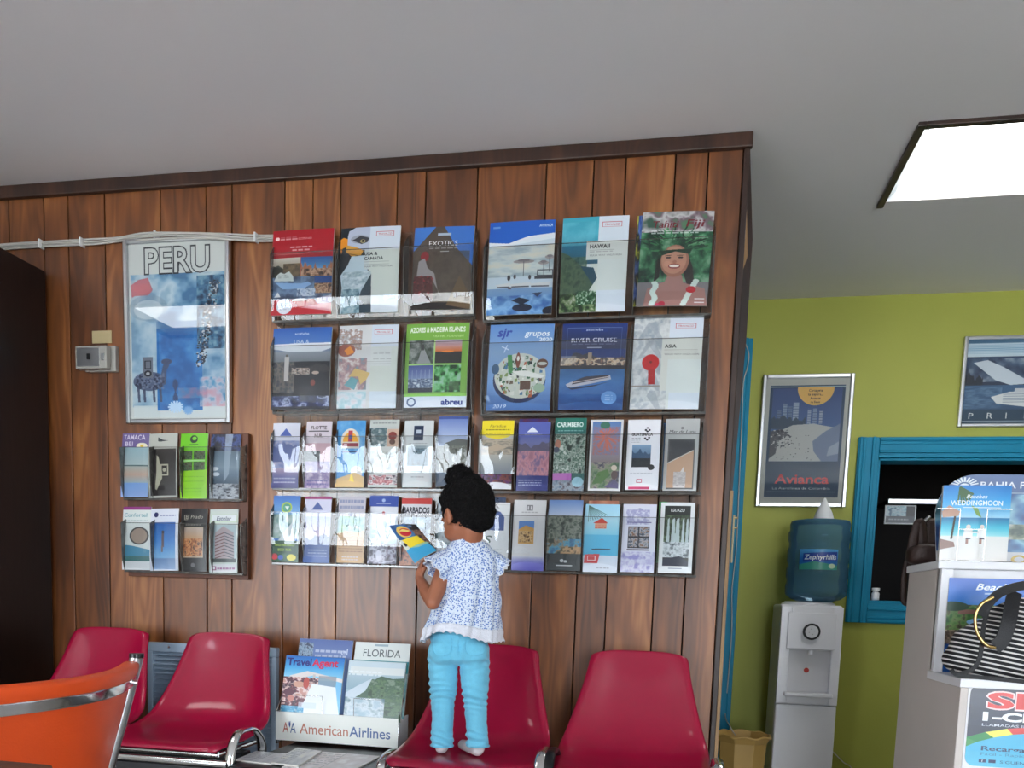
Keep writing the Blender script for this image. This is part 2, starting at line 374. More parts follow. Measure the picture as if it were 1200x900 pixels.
        for a, b, d in Pp[tr]:
            X0 = max(0, int(min(a[0], b[0], d[0]))); X1 = min(s.w, int(max(a[0], b[0], d[0]))+2)
            Y0 = max(0, int(min(a[1], b[1], d[1]))); Y1 = min(s.h, int(max(a[1], b[1], d[1]))+2)
            if X1 <= X0 or Y1 <= Y0: continue
            Y, X = np.mgrid[Y0:Y1, X0:X1]; X = X+.5; Y = Y+.5
            e = lambda p, q: (q[0]-p[0])*(Y-p[1])-(q[1]-p[1])*(X-p[0])
            e1, e2, e3 = e(a, b), e(b, d), e(d, a)
            k = ((e1 >= 0) & (e2 >= 0) & (e3 >= 0)) | ((e1 <= 0) & (e2 <= 0) & (e3 <= 0))
            s.a[Y0:Y1, X0:X1][k] = c
        return s
    def frame(s, x0, y0, x1, y1, t, c):
        ty = t*s.w/s.h
        s.rect(x0, y0, x1, y0+ty, c); s.rect(x0, y1-ty, x1, y1, c); s.rect(x0, y0, x0+t, y1, c); s.rect(x1-t, y0, x1, y1, c); return s
    def mat(s, name, rough=0.35, gain=1.0, coat=0.15):
        im = bpy.data.images.new(name, s.w, s.h); px = np.ones((s.h, s.w, 4), np.float32)
        px[..., :3] = np.clip(s.a[::-1]*gain/255.0, 0, 0.93); im.pixels.foreach_set(px.ravel()); im.update(); im.pack()
        m = bpy.data.materials.new(name); m.use_nodes = True; nt = m.node_tree; p = nt.nodes['Principled BSDF']
        t = nt.nodes.new('ShaderNodeTexImage'); t.image = im; t.extension = 'EXTEND'; nt.links.new(t.outputs[0], p.inputs['Base Color'])
        p.inputs['Roughness'].default_value = rough; p.inputs['Coat Weight'].default_value = coat; p.inputs['Coat Roughness'].default_value = 0.15
        return m
WH = (236, 238, 240); BK = (16, 16, 20)

# ================================================================= ROOM
CEIL = 2.37; WY = 2.7; GY = 4.07; WX = 0.157; XL, XR, YB = -5.2, 3.3, -2.6
struct(obj('floor', B().box(XL, XR, YB, GY+3, -0.1, 0), M['floor']))
# ceiling built around the two recessed light openings
LT = [(0.66, 2.72, 1.30, 3.18), (-2.95, 0.92, -2.15, 1.42)]
def slab_with_holes(z0, z1, x0, x1, y0, y1, holes):
    b = B(); ys = sorted({y0, y1, *[h[1] for h in holes], *[h[3] for h in holes]}); 
    for a, c in zip(ys[:-1], ys[1:]):
        hs = sorted([h for h in holes if h[1] <= a and h[3] >= c]); x = x0
        for h in hs: b.box(x, h[0], a, c, z0, z1); x = h[2]
        b.box(x, x1, a, c, z0, z1)
    return b
struct(obj('ceiling', slab_with_holes(CEIL, CEIL+0.15, XL, XR, YB, GY+0.1, LT), M['ceiling']))
for i, (x0, y0, x1, y1) in enumerate(LT):
    cx, cy = (x0+x1)/2, (y0+y1)/2
    t = thing('ceiling_light', ['lit square ceiling light panel with dark wood surround near the green wall',
              'lit ceiling light panel on the left side of the room in front of the posters'][i], 'ceiling light', (cx, cy, CEIL), 'recessed ceiling lights')
    w = 0.022
    for (a, b_, c, d) in ((x0-w, x0, y0-w, y1+w), (x1, x1+w, y0-w, y1+w), (x0, x1, y0-w, y0), (x0, x1, y1, y1+w)):
        if (i == 0 and c == y1): continue
        obj('frame', B().box(a, b_, c, d, CEIL-0.012, CEIL+0.03), M['trim'], t, bevel=0.002)
    tr = B(); q = 0.035
    tr.add([(x0, y0, CEIL+0.001), (x1, y0, CEIL+0.001), (x1, y1, CEIL+0.001), (x0, y1, CEIL+0.001),
            (x0+q, y0+q, CEIL+0.03), (x1-q, y0+q, CEIL+0.03), (x1-q, y1-q*0.3, CEIL+0.03), (x0+q, y1-q*0.3, CEIL+0.03)],
           [(0, 1, 5, 4), (1, 2, 6, 5), (2, 3, 7, 6), (3, 0, 4, 7)])
    obj('reflector', tr, M['troffer'], t)
    obj('diffuser', B().box(x0+q, x1-q, y0+q, y1-q*0.3, CEIL+0.03, CEIL+0.04), M['panel'], t)
# wood wall: dark substrate + one mesh per plank
struct(obj('wall_left', B().box(XL-0.1, XL, YB, WY, 0, CEIL), M['offwhite']))
struct(obj('wall_right', B().box(XR, XR+0.1, YB, GY, 0, CEIL), M['offwhite']))
wb = struct(obj('wall_back', B().box(XL, WX-0.01, WY+0.012, WY+0.12, 0, CEIL), M['gap']))
tops = [10, 51, 79.5, 122.5, 188, 241.5, 272, 334, 367, 399.5, 465.5, 499, 559.5, 639.5, 694.8, 732, 789.8, 828]
lx = [W(x, 228, WY).x for x in tops]
bw = [.2, .12, .16, .11, .2, .14, .22, .1, .18, .15, .2, .12, .16]; lefts = []; x = lx[0]
for k in bw: x -= k; lefts.append(x)
edges = [e for e in lefts[::-1] if e > XL+0.05]+lx+[WX-0.012]
edges = [XL]+edges
rs = random.Random(4)
for a, c in zip(edges[:-1], edges[1:]):
    g = 0.0022
    obj('plank', B().box(a+g, c-g, WY-0.001, WY+0.013, 0.0, CEIL), M['plank'], wb, bevel=0.0015, origin=((a+c)/2, WY, 0.0))
struct(obj('trim_1', B().box(XL, WX+0.012, WY-0.022, WY+0.0, CEIL-0.045, CEIL-0.001), M['trim'], bevel=0.004))
struct(obj('trim_2', B().box(WX-0.012, WX+0.006, WY-0.012, WY+0.03, 0, CEIL-0.045), M['trim'], bevel=0.003))
struct(obj('baseboard_back', B().box(XL, WX-0.03, WY-0.014, WY-0.002, 0, 0.09), M['trim'], bevel=0.003))
# alcove behind the wood wall
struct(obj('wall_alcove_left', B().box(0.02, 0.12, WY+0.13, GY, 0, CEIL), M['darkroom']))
win = (W(1030, 537, GY).x-0.005, W(1030, 537, GY).z, 2.35, W(1022, 707, GY).z)      # x0, ztop, x1, zbot
x0, zt, x1, zb = win
gb = B().box(-0.1, x0, GY, GY+0.1, 0, CEIL).box(x1, XR, GY, GY+0.1, 0, CEIL).box(x0, x1, GY, GY+0.1, zt, CEIL).box(x0, x1, GY, GY+0.1, 0, zb)
struct(obj('wall_alcove', gb, M['green']))
fw = 0.092
w1 = thing('window_1', 'teal framed window opening in the green wall', 'window', ((x0+x1)/2, GY, zb)); del w1['label']; del w1['category']; struct(w1)
def casing(nm, pts, horizontal):
    pass
for (a, b_, c, d) in ((x0-fw, x0, zb-fw, zt+fw), (x1, x1+fw, zb-fw, zt+fw), (x0, x1, zt, zt+fw), (x0, x1, zb-fw, zb)):
    fb = B().box(a, b_, GY-0.02, GY+0.0, c, d)
    vert = (d-c) > (b_-a)
    for s_, h_ in ((0.12, 0.028), (0.3, 0.024), (0.72, 0.03)):
        if vert:
            u0 = a+(b_-a)*(s_ if a < x0 else 1-s_)-0.006; fb.box(u0, u0+0.013, GY-h_, GY-0.015, c, d)
        else:
            v0 = (c+(d-c)*(1-s_) if c >= zt else c+(d-c)*s_)-0.006; fb.box(a, b_, GY-h_, GY-0.015, v0, v0+0.013)
    obj('window_frame', fb, M['teal'], w1, bevel=0.003)
jb = B().box(x0, x0+0.012, GY-0.005, GY+0.1, zb, zt).box(x0, x1, GY-0.005, GY+0.1, zt-0.012, zt).box(x0, x1, GY-0.02, GY+0.1, zb, zb+0.014)
obj('window_jamb', jb, M['teal'], w1, bevel=0.002)
# dark office behind the opening
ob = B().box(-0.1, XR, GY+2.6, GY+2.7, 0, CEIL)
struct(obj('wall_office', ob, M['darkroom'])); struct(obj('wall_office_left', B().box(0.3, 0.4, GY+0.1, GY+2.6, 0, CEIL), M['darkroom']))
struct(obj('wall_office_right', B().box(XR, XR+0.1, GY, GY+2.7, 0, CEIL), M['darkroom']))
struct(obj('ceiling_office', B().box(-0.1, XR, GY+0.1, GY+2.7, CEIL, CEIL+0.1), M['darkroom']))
# blue door casing on the green wall and tan post behind the end of the wood wall
bx = W(861, 700, GY).x; bt = W(872, 398, GY).z; bb = 0.0
struct(obj('trim_3', B().box(bx-0.045, bx-0.008, GY-0.03, GY, bb, bt).box(bx-0.008, bx+0.012, GY-0.02, GY, bb, bt), M['teal'], bevel=0.003))
tx = W(848, 740, WY+0.1); tp = W(854, 577, WY+0.1)
struct(obj('trim_4', B().box(WX-0.005, W(851, 720, WY+0.055).x, WY+0.055, WY+0.12, 0, tp.z), M['tanwood'], bevel=0.002))
dk = [W(860, 300, WY+0.08), W(878, 155, WY+0.08), W(881.5, 284, WY+0.08), W(874, 400, WY+0.08), W(858, 577, WY+0.08), W(846, 577, WY+0.08)]
struct(obj('trim_5', B().prism([(p.x, p.z) for p in dk], WY+0.065, WY+0.09), M['trim']))
dk = [W(868, 190, WY+0.05), W(874.5, 200, WY+0.05), W(876, 300, WY+0.05), W(866, 330, WY+0.05)]
struct(obj('trim_6', B().prism([(p.x, p.z) for p in dk], WY+0.05, WY+0.058), M['tanwood']))
# framed poster seen edge-on beside the blue casing, and the small white latch under it
c = Cv(40, 300, (150, 178, 196)); c.mot(0, 0, 1, 1, [(40, 70, 100), (120, 150, 175), (200, 212, 220)], 3, 2).rect(0, 0, .12, 1, (30, 40, 52))
px0, px1 = W(858, 480, GY-.04).x, bx-0.045
pq = W(860, 450, GY-.04).z; pr = W(858, 592, GY-.04).z
b = B().box(px0-0.02, px1, GY-0.04, GY-0.015, pr, pq, 1); b.grid(lambda u, v: (px0-0.02+(px1-px0+0.02)*u, GY-0.041, pr+(pq-pr)*v), 2, 2, uv=True)
tag(obj('hanging_poster', b, [c.mat('print_edge_poster'), M['black']]), 'narrow blue glossy poster strip beside the blue door casing', 'poster')
lz = W(851, 600, WY+.1).z
lt_ = B(); X_ = WX+0.028
lt_.box(X_-0.004, X_+0.002, WY+0.045, WY+0.055, W(0, 634, 2.8).z-0.02, W(0, 600, 2.8).z+0.02)
for q in (0.3, 0.7): lt_.box(X_, X_+0.012, WY+0.045, WY+0.054, lz-0.08*q-0.003, lz-0.08*q+0.003)
tag(obj('door_latch', lt_, M['beige'], bevel=0.001), 'small cream latch on the tan post behind the wood wall end', 'latch')
# storefront wall behind the photographer
fb = B().box(XL, XR, YB-0.15, YB, 0, 0.1).box(XL, XR, YB-0.15, YB, 2.15, CEIL).box(XL, -4.2, YB-0.15, YB, 0.1, 2.15).box(-1.9, 0.7, YB-0.15, YB, 0.1, 2.15).box(3.1, XR, YB-0.15, YB, 0.1, 2.15)
struct(obj('wall_front', fb, M['offwhite']))
w2 = bpy.data.objects.new('window_2', None); link(w2); w2.location = (-1.0, YB, 0.1); struct(w2)
for x in (-4.2, -3.64, -3.07, -2.5, -1.94, 0.7, 1.5, 2.3, 3.06): obj('mullion', B().box(x, x+0.04, YB-0.1, YB-0.05, 0.1, 2.15), M['steel'], w2)
for a_, c_ in ((-4.2, -1.9), (0.7, 3.1)): obj('rail', B().box(a_, c_, YB-0.1, YB-0.05, 1.62, 1.66), M['steel'], w2)
struct(obj('ground_outside', B().box(-14, 14, -16, YB-0.15, -0.1, -0.02), M['asphalt']))

# ================================================================= LEFT: tall dark cabinet
t = thing('storage_cabinet', 'tall dark espresso cabinet standing against the wood wall at far left', 'cabinet', (-2.75, 2.35, 0))
X = -2.291; X0 = -3.25; Y0 = 2.02; Z = 2.065
obj('body', B().box(X0, X, Y0, WY-0.016, 0.06, Z), M['cabinet'], t, bevel=0.003)
obj('plinth', B().box(X0+0.02, X-0.02, Y0+0.03, WY-0.02, 0, 0.06), M['cabinet'], t)
for k in range(2):
    a = X0+0.004+k*(X-X0)/2; d = obj('door', B().box(a, a+(X-X0)/2-0.008, Y0-0.02, Y0, 0.08, Z-0.01), M['cabinet'], t, bevel=0.003)
    hx = (X0+X)/2+(-0.03 if k == 0 else 0.03)
    obj('handle', B().tube([(hx, Y0-0.02, 1.0), (hx, Y0-0.05, 1.0), (hx, Y0-0.05, 1.2), (hx, Y0-0.02, 1.2)], 0.006), M['steel'], d)

# cables along the wall
def cable(pts, r, nm, lab, cat, m='wire', grp=None):
    P = [tuple(p) for p in catmull(pts, 6)]
    return tag(obj(nm, B().tube(P, r, 6), M[m]), lab, cat, grp)
yw = WY-0.006
c1 = [(-20, 290), (10, 289), (60, 286), (110, 284), (140, 281), (170, 277), (220, 275), (270, 278), (300, 279), (322, 279)]
cabs = thing('cable_bundle', 'white cable bundle running along the wood wall above the framed poster', 'cable', tuple(W(150, 280, yw)))
for k in range(4):
    rr = random.Random(k); P = []
    for i, (x, y) in enumerate(c1):
        yy = yw-0.006*(k % 2)-(0.02 if 150 < x < 275 else 0); P.append(W(x, y+(k-1.5)*1.9*(0.6+0.8*rr.random())+(2.5 if x < 0 else 0)+rr.uniform(-.7, .7), yy))
    obj('cable', B().tube([tuple(p) for p in catmull(P, 6)], 0.0033, 6), M['wire'], cabs)
for x, y in ((48, 286.5), (96, 284.5), (183, 277), (300, 279)):
    p = W(x, y, yw-0.008); obj('staple', B().box(p.x-0.003, p.x+0.003, p.y-0.012, yw+0.006, p.z-0.014, p.z+0.016), M['pagewhite'], cabs, bevel=0.001)

# thermostat + label
p0, p1 = W(89, 406, WY-.04), W(126, 432, WY-.04)
t = thing('thermostat', 'small grey thermostat box on the wood planks under a paper label', 'thermostat', ((p0.x+p1.x)/2, WY-0.002, p1.z))
obj('base', B().box(p0.x+0.02, p1.x+0.018, WY-0.02, WY-0.001, p1.z-0.004, p0.z+0.006), M['greyplastic'], t, bevel=0.002)
obj('cover', B().box(p0.x, p1.x, WY-0.045, WY-0.02, p1.z, p0.z), M['greyplastic'], t, bevel=0.003)
obj('face_plate', B().box(p0.x+0.008, p1.x-0.028, WY-0.047, WY-0.0445, p1.z+0.008, p0.z-0.008), M['steel'], t, bevel=0.001)
cx_ = (p0.x+p1.x)/2-0.006; cz_ = (p0.z+p1.z)/2
obj('dial', B().box(cx_-0.006, cx_+0.006, WY-0.052, WY-0.047, cz_-0.009, cz_+0.011), M['black'], t, bevel=0.001)
obj('lever', B().box(p1.x-0.02, p1.x-0.008, WY-0.05, WY-0.045, cz_-0.012, cz_+0.012), M['steel'], t, bevel=0.001)
p0, p1 = W(108, 388, WY-.003), W(131, 402, WY-.003)
tag(obj('paper_label', B().box(p0.x, p1.x, WY-0.004, WY-0.0015, p1.z, p0.z), M['beige']), 'small tan paper label taped above the thermostat', 'label')

# ================================================================= framed posters
def poster(name, label, x0, x1, z0, z1, y, canvas, fw=0.018, fm='steel', tilt=0.0, th=0.022, mat_w=0.0):
    t = thing(name, label, 'poster', ((x0+x1)/2, y-0.002, z0))
    def T(p):  # lean forward at the top about the bottom edge
        dz = p[2]-z0; return (p[0], p[1]-dz*math.sin(tilt), z0+dz*math.cos(tilt))
    def put(nm, b, m, bevel=0):
        b.v = [T(v) for v in b.v]; return obj(nm, b, m, t, bevel=bevel)
    for (a, b_, c, d) in ((x0, x0+fw, z0, z1), (x1-fw, x1, z0, z1), (x0+fw, x1-fw, z1-fw, z1), (x0+fw, x1-fw, z0, z0+fw)):
        put('frame', B().box(a, b_, y-th, y-0.002, c, d), M[fm], 0.004)
    b = B(); b.grid(lambda u, v: (x0+fw+(x1-x0-2*fw)*u, y-th*0.5, z0+fw+(z1-z0-2*fw)*v), 2, 2, uv=True, smooth=False)
    b.box(x0+fw, x1-fw, y-th*0.5+0.0005, y-0.003, z0+fw, z1-fw, 1)
    put('print', b, [canvas.mat('print_'+name, rough=0.6, coat=0), M['paper']])
    put('glass', B().add([(x0+fw, y-th*0.7, z0+fw), (x1-fw, y-th*0.7, z0+fw), (x1-fw, y-th*0.7, z1-fw), (x0+fw, y-th*0.7, z1-fw)], [(0, 1, 2, 3)]), M['glass'])
    return t
# PERU
c = Cv(260, 480, (206, 208, 205)); IN = [(110, 140, 165), (150, 175, 195), (185, 200, 210)]
c.mot(.02, .17, .98, .93, [(70, 120, 160), (120, 160, 190), (165, 190, 205), (190, 205, 212), (150, 178, 196)], 4)
c.rect(.03, .92, .98, .99, (205, 212, 212)); c.rect(.02, .2, .3, .93, (185, 198, 205), .45)
c.poly([(.02, .23), (.1, .2), (.2, .19), (.25, .26), (.2, .29), (.06, .29), (.03, .3)], (196, 100, 110), .8); c.ell(.14, .25, .09, .03, (205, 120, 125), .7)
c.mot(.28, .48, .75, .95, [(30, 95, 160), (44, 120, 185), (80, 150, 200)], 3); c.rect(.28, .44, .75, .5, (60, 110, 160), .5)
c.mot(.7, .19, .98, .6, [(25, 55, 85), (60, 110, 145), (120, 160, 180)], 5)
rr = random.Random(8)
for i in range(260):
    y = rr.uniform(.22, .7); x = .84+.05*math.sin(y*9)+rr.uniform(-.05, .05)-(max(0, y-.5)*.5); c.ell(x, y, rr.uniform(.006, .014), rr.uniform(.003, .006), rr.choice([(20, 24, 34), (44, 52, 70), (205, 205, 205)]), .9)
c.ell(.2, .36, .2, .075, (120, 140, 160), .35); c.ell(.2, .37, .15, .055, (205, 212, 214), .6)
c.mot(.72, .76, .98, .93, [(205, 150, 165), (190, 190, 205), (60, 140, 185)], 3, a=.8); c.mot(.5, .82, .8, .88, [(190, 130, 150), (60, 150, 200)], 3, a=.6)
# llama figure
LL = (66, 78, 108)
c.ell(.2, .78, .17, .055, LL, .85); c.poly([(.3, .79), (.34, .7), (.36, .665), (.4, .66), (.41, .69), (.38, .72), (.37, .8)], LL, .9); c.ell(.38, .668, .055, .016, LL)
for x in (.08, .14, .24, .31): c.line(x, .8, x+.01, .9, .025, (56, 62, 88), .85)
for i in range(120): c.ell(rr.uniform(.05, .35), rr.uniform(.74, .82), .012, .006, rr.choice([(40, 46, 70), (120, 130, 155)]), .7)
c.rect(.13, .64, .24, .76, (110, 115, 128)); c.frame(.15, .66, .22, .71, .01, (30, 34, 46)); c.ell(.185, .735, .04, .018, (34, 36, 48)); c.ell(.185, .735, .02, .009, (170, 170, 175))
for k in range(14):
    a = k/14*2*math.pi; c.line(.47, .93, .47+.08*math.cos(a), .93+.035*math.sin(a), .02, (190, 215, 235)); c.line(.6, .95, .6+.05*math.cos(a), .95+.025*math.sin(a), .012, (120, 170, 215))
for k in range(9): c.ell(.47, .78+k*.013, .02+.012*math.sin(k), .01, (50, 70, 110), .9)
c.rect(.02, .005, .98, .17, (206, 208, 205))
for dx, col, bo in ((0, (24, 28, 36), .045), (0, (206, 208, 205), .012)):
    c.txt('PERU', .5, .165, .14, col, 'c', bold=bo, w=.68 if bo > .03 else .655)
pa, pb = W(147, 283, WY-.01), W(271.5, 496, WY-.01)
poster('framed_travel_poster', 'tall framed travel poster reading PERU on the wood wall', pa.x, pb.x, pb.z, pa.z, WY, c, 0.016, tilt=0.012)
# Avianca
c = Cv(220, 330, (24, 62, 92)); c.rect(0, 0, 1, 1, (175, 176, 170)); c.rect(.05, .055, .95, .95, (22, 58, 88)); c.rect(.05, .065, .95, .07, (170, 190, 195))
c.grad(.08, .08, .92, .66, (44, 70, 122), (58, 90, 140), (70, 104, 148))
for x, y, w_, col in ((.22, .2, .05, (130, 150, 180)), (.28, .22, .05, (96, 120, 155)), (.34, .19, .07, (150, 165, 188)), (.15, .25, .05, (90, 112, 148)), (.52, .25, .04, (140, 155, 180)), (.58, .24, .05, (120, 140, 170)), (.66, .26, .04, (150, 160, 180))):
    c.rect(x, y, x+w_, .36, col)
    for k in range(8): c.rect(x, y+.01+k*.02, x+w_, y+.015+k*.02, (50, 66, 100), .6)
c.hills(.08, .5, .34, .05, .4, (44, 66, 88), 5, 2)
c.poly([(.08, .45), (.35, .37), (.6, .36), (.92, .4), (.92, .66), (.08, .66)], (176, 178, 176))
c.poly([(.92, .36), (.92, .66), (.72, .66), (.62, .58), (.6, .5), (.75, .42)], (110, 124, 150)); c.poly([(.92, .5), (.8, .55), (.78, .62), (.92, .6)], (150, 160, 178))
c.poly([(.08, .42), (.22, .4), (.3, .45), (.18, .5), (.16, .6), (.08, .64)], (64, 66, 74), .9)
for k in range(60): c.ell(rr.uniform(.1, .34), rr.uniform(.41, .55), .012, .005, rr.choice([(30, 36, 50), (190, 190, 190), (120, 120, 124)]))
for k in range(40): c.ell(rr.uniform(.15, .6), rr.uniform(.42, .65), .006, .003, (70, 70, 76))
c.poly([(.4+.22*math.cos(a)+.2, .075+.14*max(0, math.sin(a))) for a in np.linspace(0, math.pi, 24)]+[(.38, .07), (.82, .07)], (214, 172, 92))
for i, s_ in enumerate(('Cartagena', 'te espera...', 'Avianca', 'te lleva')): c.txt(s_, .6, .105+i*.031, .019, (52, 44, 44), 'c', bold=.01)
c.txt('Avianca', .5, .84, .075, (206, 44, 52), 'c', bold=.02, w=.66); c.txt('La Aerolinea de Colombia', .5, .888, .02, (214, 218, 220), 'c', w=.7); c.rect(.08, .905, .92, .91, (150, 165, 175))
pa, pb = W(892, 439, GY-.01), W(995, 595, GY-.01); pc = W(1001, 437, GY-.01)
poster('framed_airline_poster', 'framed beach poster with red Avianca lettering on the green wall', W(889.5, 517, GY-.01).x, W(996, 517, GY-.01).x, pb.z, pc.z-.004, GY, c, 0.018, tilt=0.01)
# PRINCESS
c = Cv(420, 300, (30, 66, 96)); c.grad(0, .02, 1, .2, (190, 205, 212), (130, 165, 190), (205, 215, 218)); c.rect(0, 0, 1, .04, (70, 110, 140))
for k in range(7): c.rect(0, .05+k*.02, 1, .056+k*.02, (228, 232, 234), .6)
c.rect(0, .2, 1, .6, (44, 66, 98)); c.hills(0, 1, .34, .12, .6, (38, 52, 78), 6, 5)
c.mot(.02, .22, .98, .5, [(40, 56, 84), (90, 110, 136), (205, 212, 216)], 9, .8, .75)
c.poly([(.05, .27), (.14, .24), (.25, .33), (.38, .46), (.5, .52), (.3, .54), (.2, .48)], (196, 204, 212))
c.hills(0, .12, .48, .1, .56, (30, 36, 50), 3, 1); c.grad(0, .54, 1, .84, (58, 96, 132), (40, 74, 108)); c.mot(0, .56, .25, .82, [(50, 84, 120), (120, 150, 176)], 5, 3, .6)
c.poly([(.18, .68), (.3, .62), (.9, .58), (.97, .62), (.9, .78), (.4, .8), (.22, .76)], (206, 208, 208)); c.rect(.33, .58, .85, .63, (190, 194, 198))
for k in range(5): c.rect(.26, .645+k*.024, .92, .652+k*.024, (90, 110, 134), .8)
c.rect(0, .83, 1, 1, (26, 60, 84)); c.rect(0, .965, 1, .972, (170, 184, 190))
for k, ch in enumerate('PRINCESS'): c.txt(ch, .045+k*.121, .94, .07, (214, 216, 214), 'l', bold=.008)
pa, pb = W(1125.5, 448, GY-.01), W(1122, 501, GY-.01)
poster('framed_cruise_poster', 'wide framed cruise ship poster above the teal window frame', pa.x, pa.x+.66, pb.z, W(1129, 395, GY-.01).z, GY, c, 0.016, tilt=0.01)

# floor register / louvre grille behind the seats
g0, g1 = W(174, 752, WY-.02), W(325, 760, WY-.02)
t = thing('wall_grille', 'blue grey metal louvre grille low on the wood wall behind the left chairs', 'vent', ((g0.x+g1.x)/2, WY-0.002, 0.2))
zt_ = g0.z; fwx = 0.045
for (a, b_, c_, d) in ((g0.x, g1.x, zt_-fwx*.75, zt_), (g0.x, g1.x, 0.2, 0.2+fwx), (g0.x, g0.x+fwx*.5, 0.2+fwx, zt_-fwx*.75), (g1.x-fwx*.4, g1.x, 0.2+fwx, zt_-fwx*.75)):
    obj('frame', B().box(a, b_, WY-0.03, WY-0.002, c_, d), M['ventgrey'], t, bevel=0.003)
obj('back_plate', B().box(g0.x+.01, g1.x-.01, WY-0.006, WY-0.003, 0.22, zt_-.01), M['ventdark'], t)
z = zt_-fwx*.75-0.012
first = None
while z > 0.26:
    if first is None:
        first = obj('slat', B().prism([(WY-0.028, 0), (WY-0.026, -0.001), (WY-0.008, 0.012), (WY-0.008, 0.015)], g0.x+fwx*.5, g1.x-fwx*.4, 'x'), M['ventgrey'], t, origin=((g0.x+g1.x)/2, WY-0.02, 0)); z0_ = first.location.z; zf = z
        first.location.z += z
    else:
        o = first.copy(); link(o, t); o.location.z = first.location.z+(z-zf)
    z -= 0.0175
for sx_ in (g0.x+.09, g1.x-.09): obj('screw', B().tube([(sx_, WY-0.033, zt_-.015), (sx_, WY-0.029, zt_-.015)], 0.004, 8), M['steel'], t)

# ================================================================= RACKS AND BROCHURES
LEAN = R(4)
def brochure(label, px, canvas, y=WY-.028, name='brochure', cat='brochure', th=0.004, rot=0.0, grp=None, gain=1.0, stack=0, bow=0.003, under=None):
    """px = (x left, x right, y top, y bottom) in the photograph, taken at the middle of each side"""
    xl, xr, yt, yb = px; ym = (yt+yb)/2
    a, b_ = W(xl, ym, y), W(xr, ym, y); xm = (xl+xr)/2; zt_, zb_ = W(xm, yt, y).z, W(xm, yb, y).z
    w, h = b_.x-a.x, zt_-zb_; root = Vector(((a.x+b_.x)/2, y, zb_))
    b = B(); n = 5
    def P(u, v, d):
        X = (u-.5)*w; Z = v*h; Yy = -bow*math.sin(u*math.pi)-bow*math.sin(v*math.pi)*1.5
        Xr = X*math.cos(rot)+Z*math.sin(rot); Zr = -X*math.sin(rot)+Z*math.cos(rot)
        return root+Vector((Xr, Yy+d+Zr*math.sin(LEAN)-0.012, Zr))
    b.grid(lambda u, v: P(u, v, -th), n, n, 0, True, uv=True)
    b.grid(lambda u, v: P(u, v, 0), n, n, 1, True)
    for (e0, e1) in (((0, 0), (1, 0)), ((1, 0), (1, 1)), ((1, 1), (0, 1)), ((0, 1), (0, 0))):
        vs = []
        for k in range(n):
            q = k/(n-1); u = e0[0]+(e1[0]-e0[0])*q; v = e0[1]+(e1[1]-e0[1])*q; vs += [P(u, v, -th), P(u, v, 0)]
        b.add(vs, [(2*k, 2*k+1, 2*k+3, 2*k+2) for k in range(n-1)], 1)
    o = obj(name, b, [canvas.mat('print_'+name, gain=gain), M['paper']], origin=root)
    return tag(o, label, cat, grp)
def L_(bg=WH): return Cv(216, 290, bg)
def D_(bg=WH): return Cv(110, 250, bg)
BR = []
SEA = [(20, 60, 110), (60, 120, 170), (150, 190, 210)]; VEG = [(24, 44, 26), (60, 90, 50), (120, 140, 100), (190, 190, 180)]
CITY = [(60, 44, 34), (150, 110, 84), (205, 170, 140), (120, 90, 70)]
# --- letter size, left rack, top row
c = L_((168, 28, 40)); c.ell(.08, .1, .035, .022, (228, 200, 200)); c.fake(.13, .08, .4, 1, 1, (190, 110, 115), .012); c.fake(.13, .1, .42, 1, 1, (220, 180, 180), .016); c.txt('COSTSAVER', .43, .118, .022, (226, 196, 196), 'l', w=.22)
c.fake(.3, .2, .66, 1, 1, (230, 205, 205), .018); c.fake(.34, .235, .64, 1, 1, (230, 205, 205), .018); c.rect(.02, .285, .84, .29, (214, 150, 150))
c.grad(0, .33, .48, .6, (205, 200, 186), (150, 140, 124), (60, 58, 50)); c.hills(0, .48, .46, .06, .62, (52, 56, 48), 4, 3); c.mot(.2, .4, .48, .56, [(70, 60, 44), (120, 100, 74)], 4)
c.grad(.49, .33, 1, .56, (30, 84, 150), (80, 140, 190), (190, 205, 214)); c.hills(.49, 1, .52, .14, .56, (170, 110, 78), 12, 4); c.mot(.5, .47, 1, .555, CITY, 7)
c.mot(0, .56, 1, .82, [(50, 66, 92), (110, 136, 168), (70, 90, 118)], 4); c.rect(.72, .56, 1, .66, (34, 76, 140)); c.mot(.72, .64, 1, .76, CITY, 6)
c.poly([(.05, .6), (.1, .53), (.16, .5), (.22, .52), (.3, .49), (.37, .55), (.38, .61)], (200, 208, 204)); c.mot(.12, .53, .3, .57, [(150, 160, 156), (214, 220, 216)], 5)
c.poly([(.08, .62), (.5, .64), (.62, .62), (.68, .65), (.55, .7), (.2, .7)], (134, 172, 214)); c.mot(.44, .7, .74, .79, [(150, 170, 196), (205, 214, 224), (90, 110, 140)], 7)
c.poly([(.06, .79), (.12, .73), (.17, .79)], (214, 216, 218)); c.ell(.5, .84, .14, .028, (214, 216, 222)); c.grad(0, .84, 1, 1, (176, 38, 48), (182, 26, 40))
c.poly([(.5, .92), (1, .86), (1, .98), (.9, .96)], (214, 150, 158)); c.poly([(.72, .82), (1, .78), (1, .87), (.78, .88)], (196, 190, 208))
c.ell(.23, .9, .13, .09, (214, 218, 228)); c.fake(.16, .86, .31, 4, .024, (150, 160, 180), .008)
BR.append(('large red travel brochure of Australian and city views, top row far left', (320, 391, 269, 371), c))
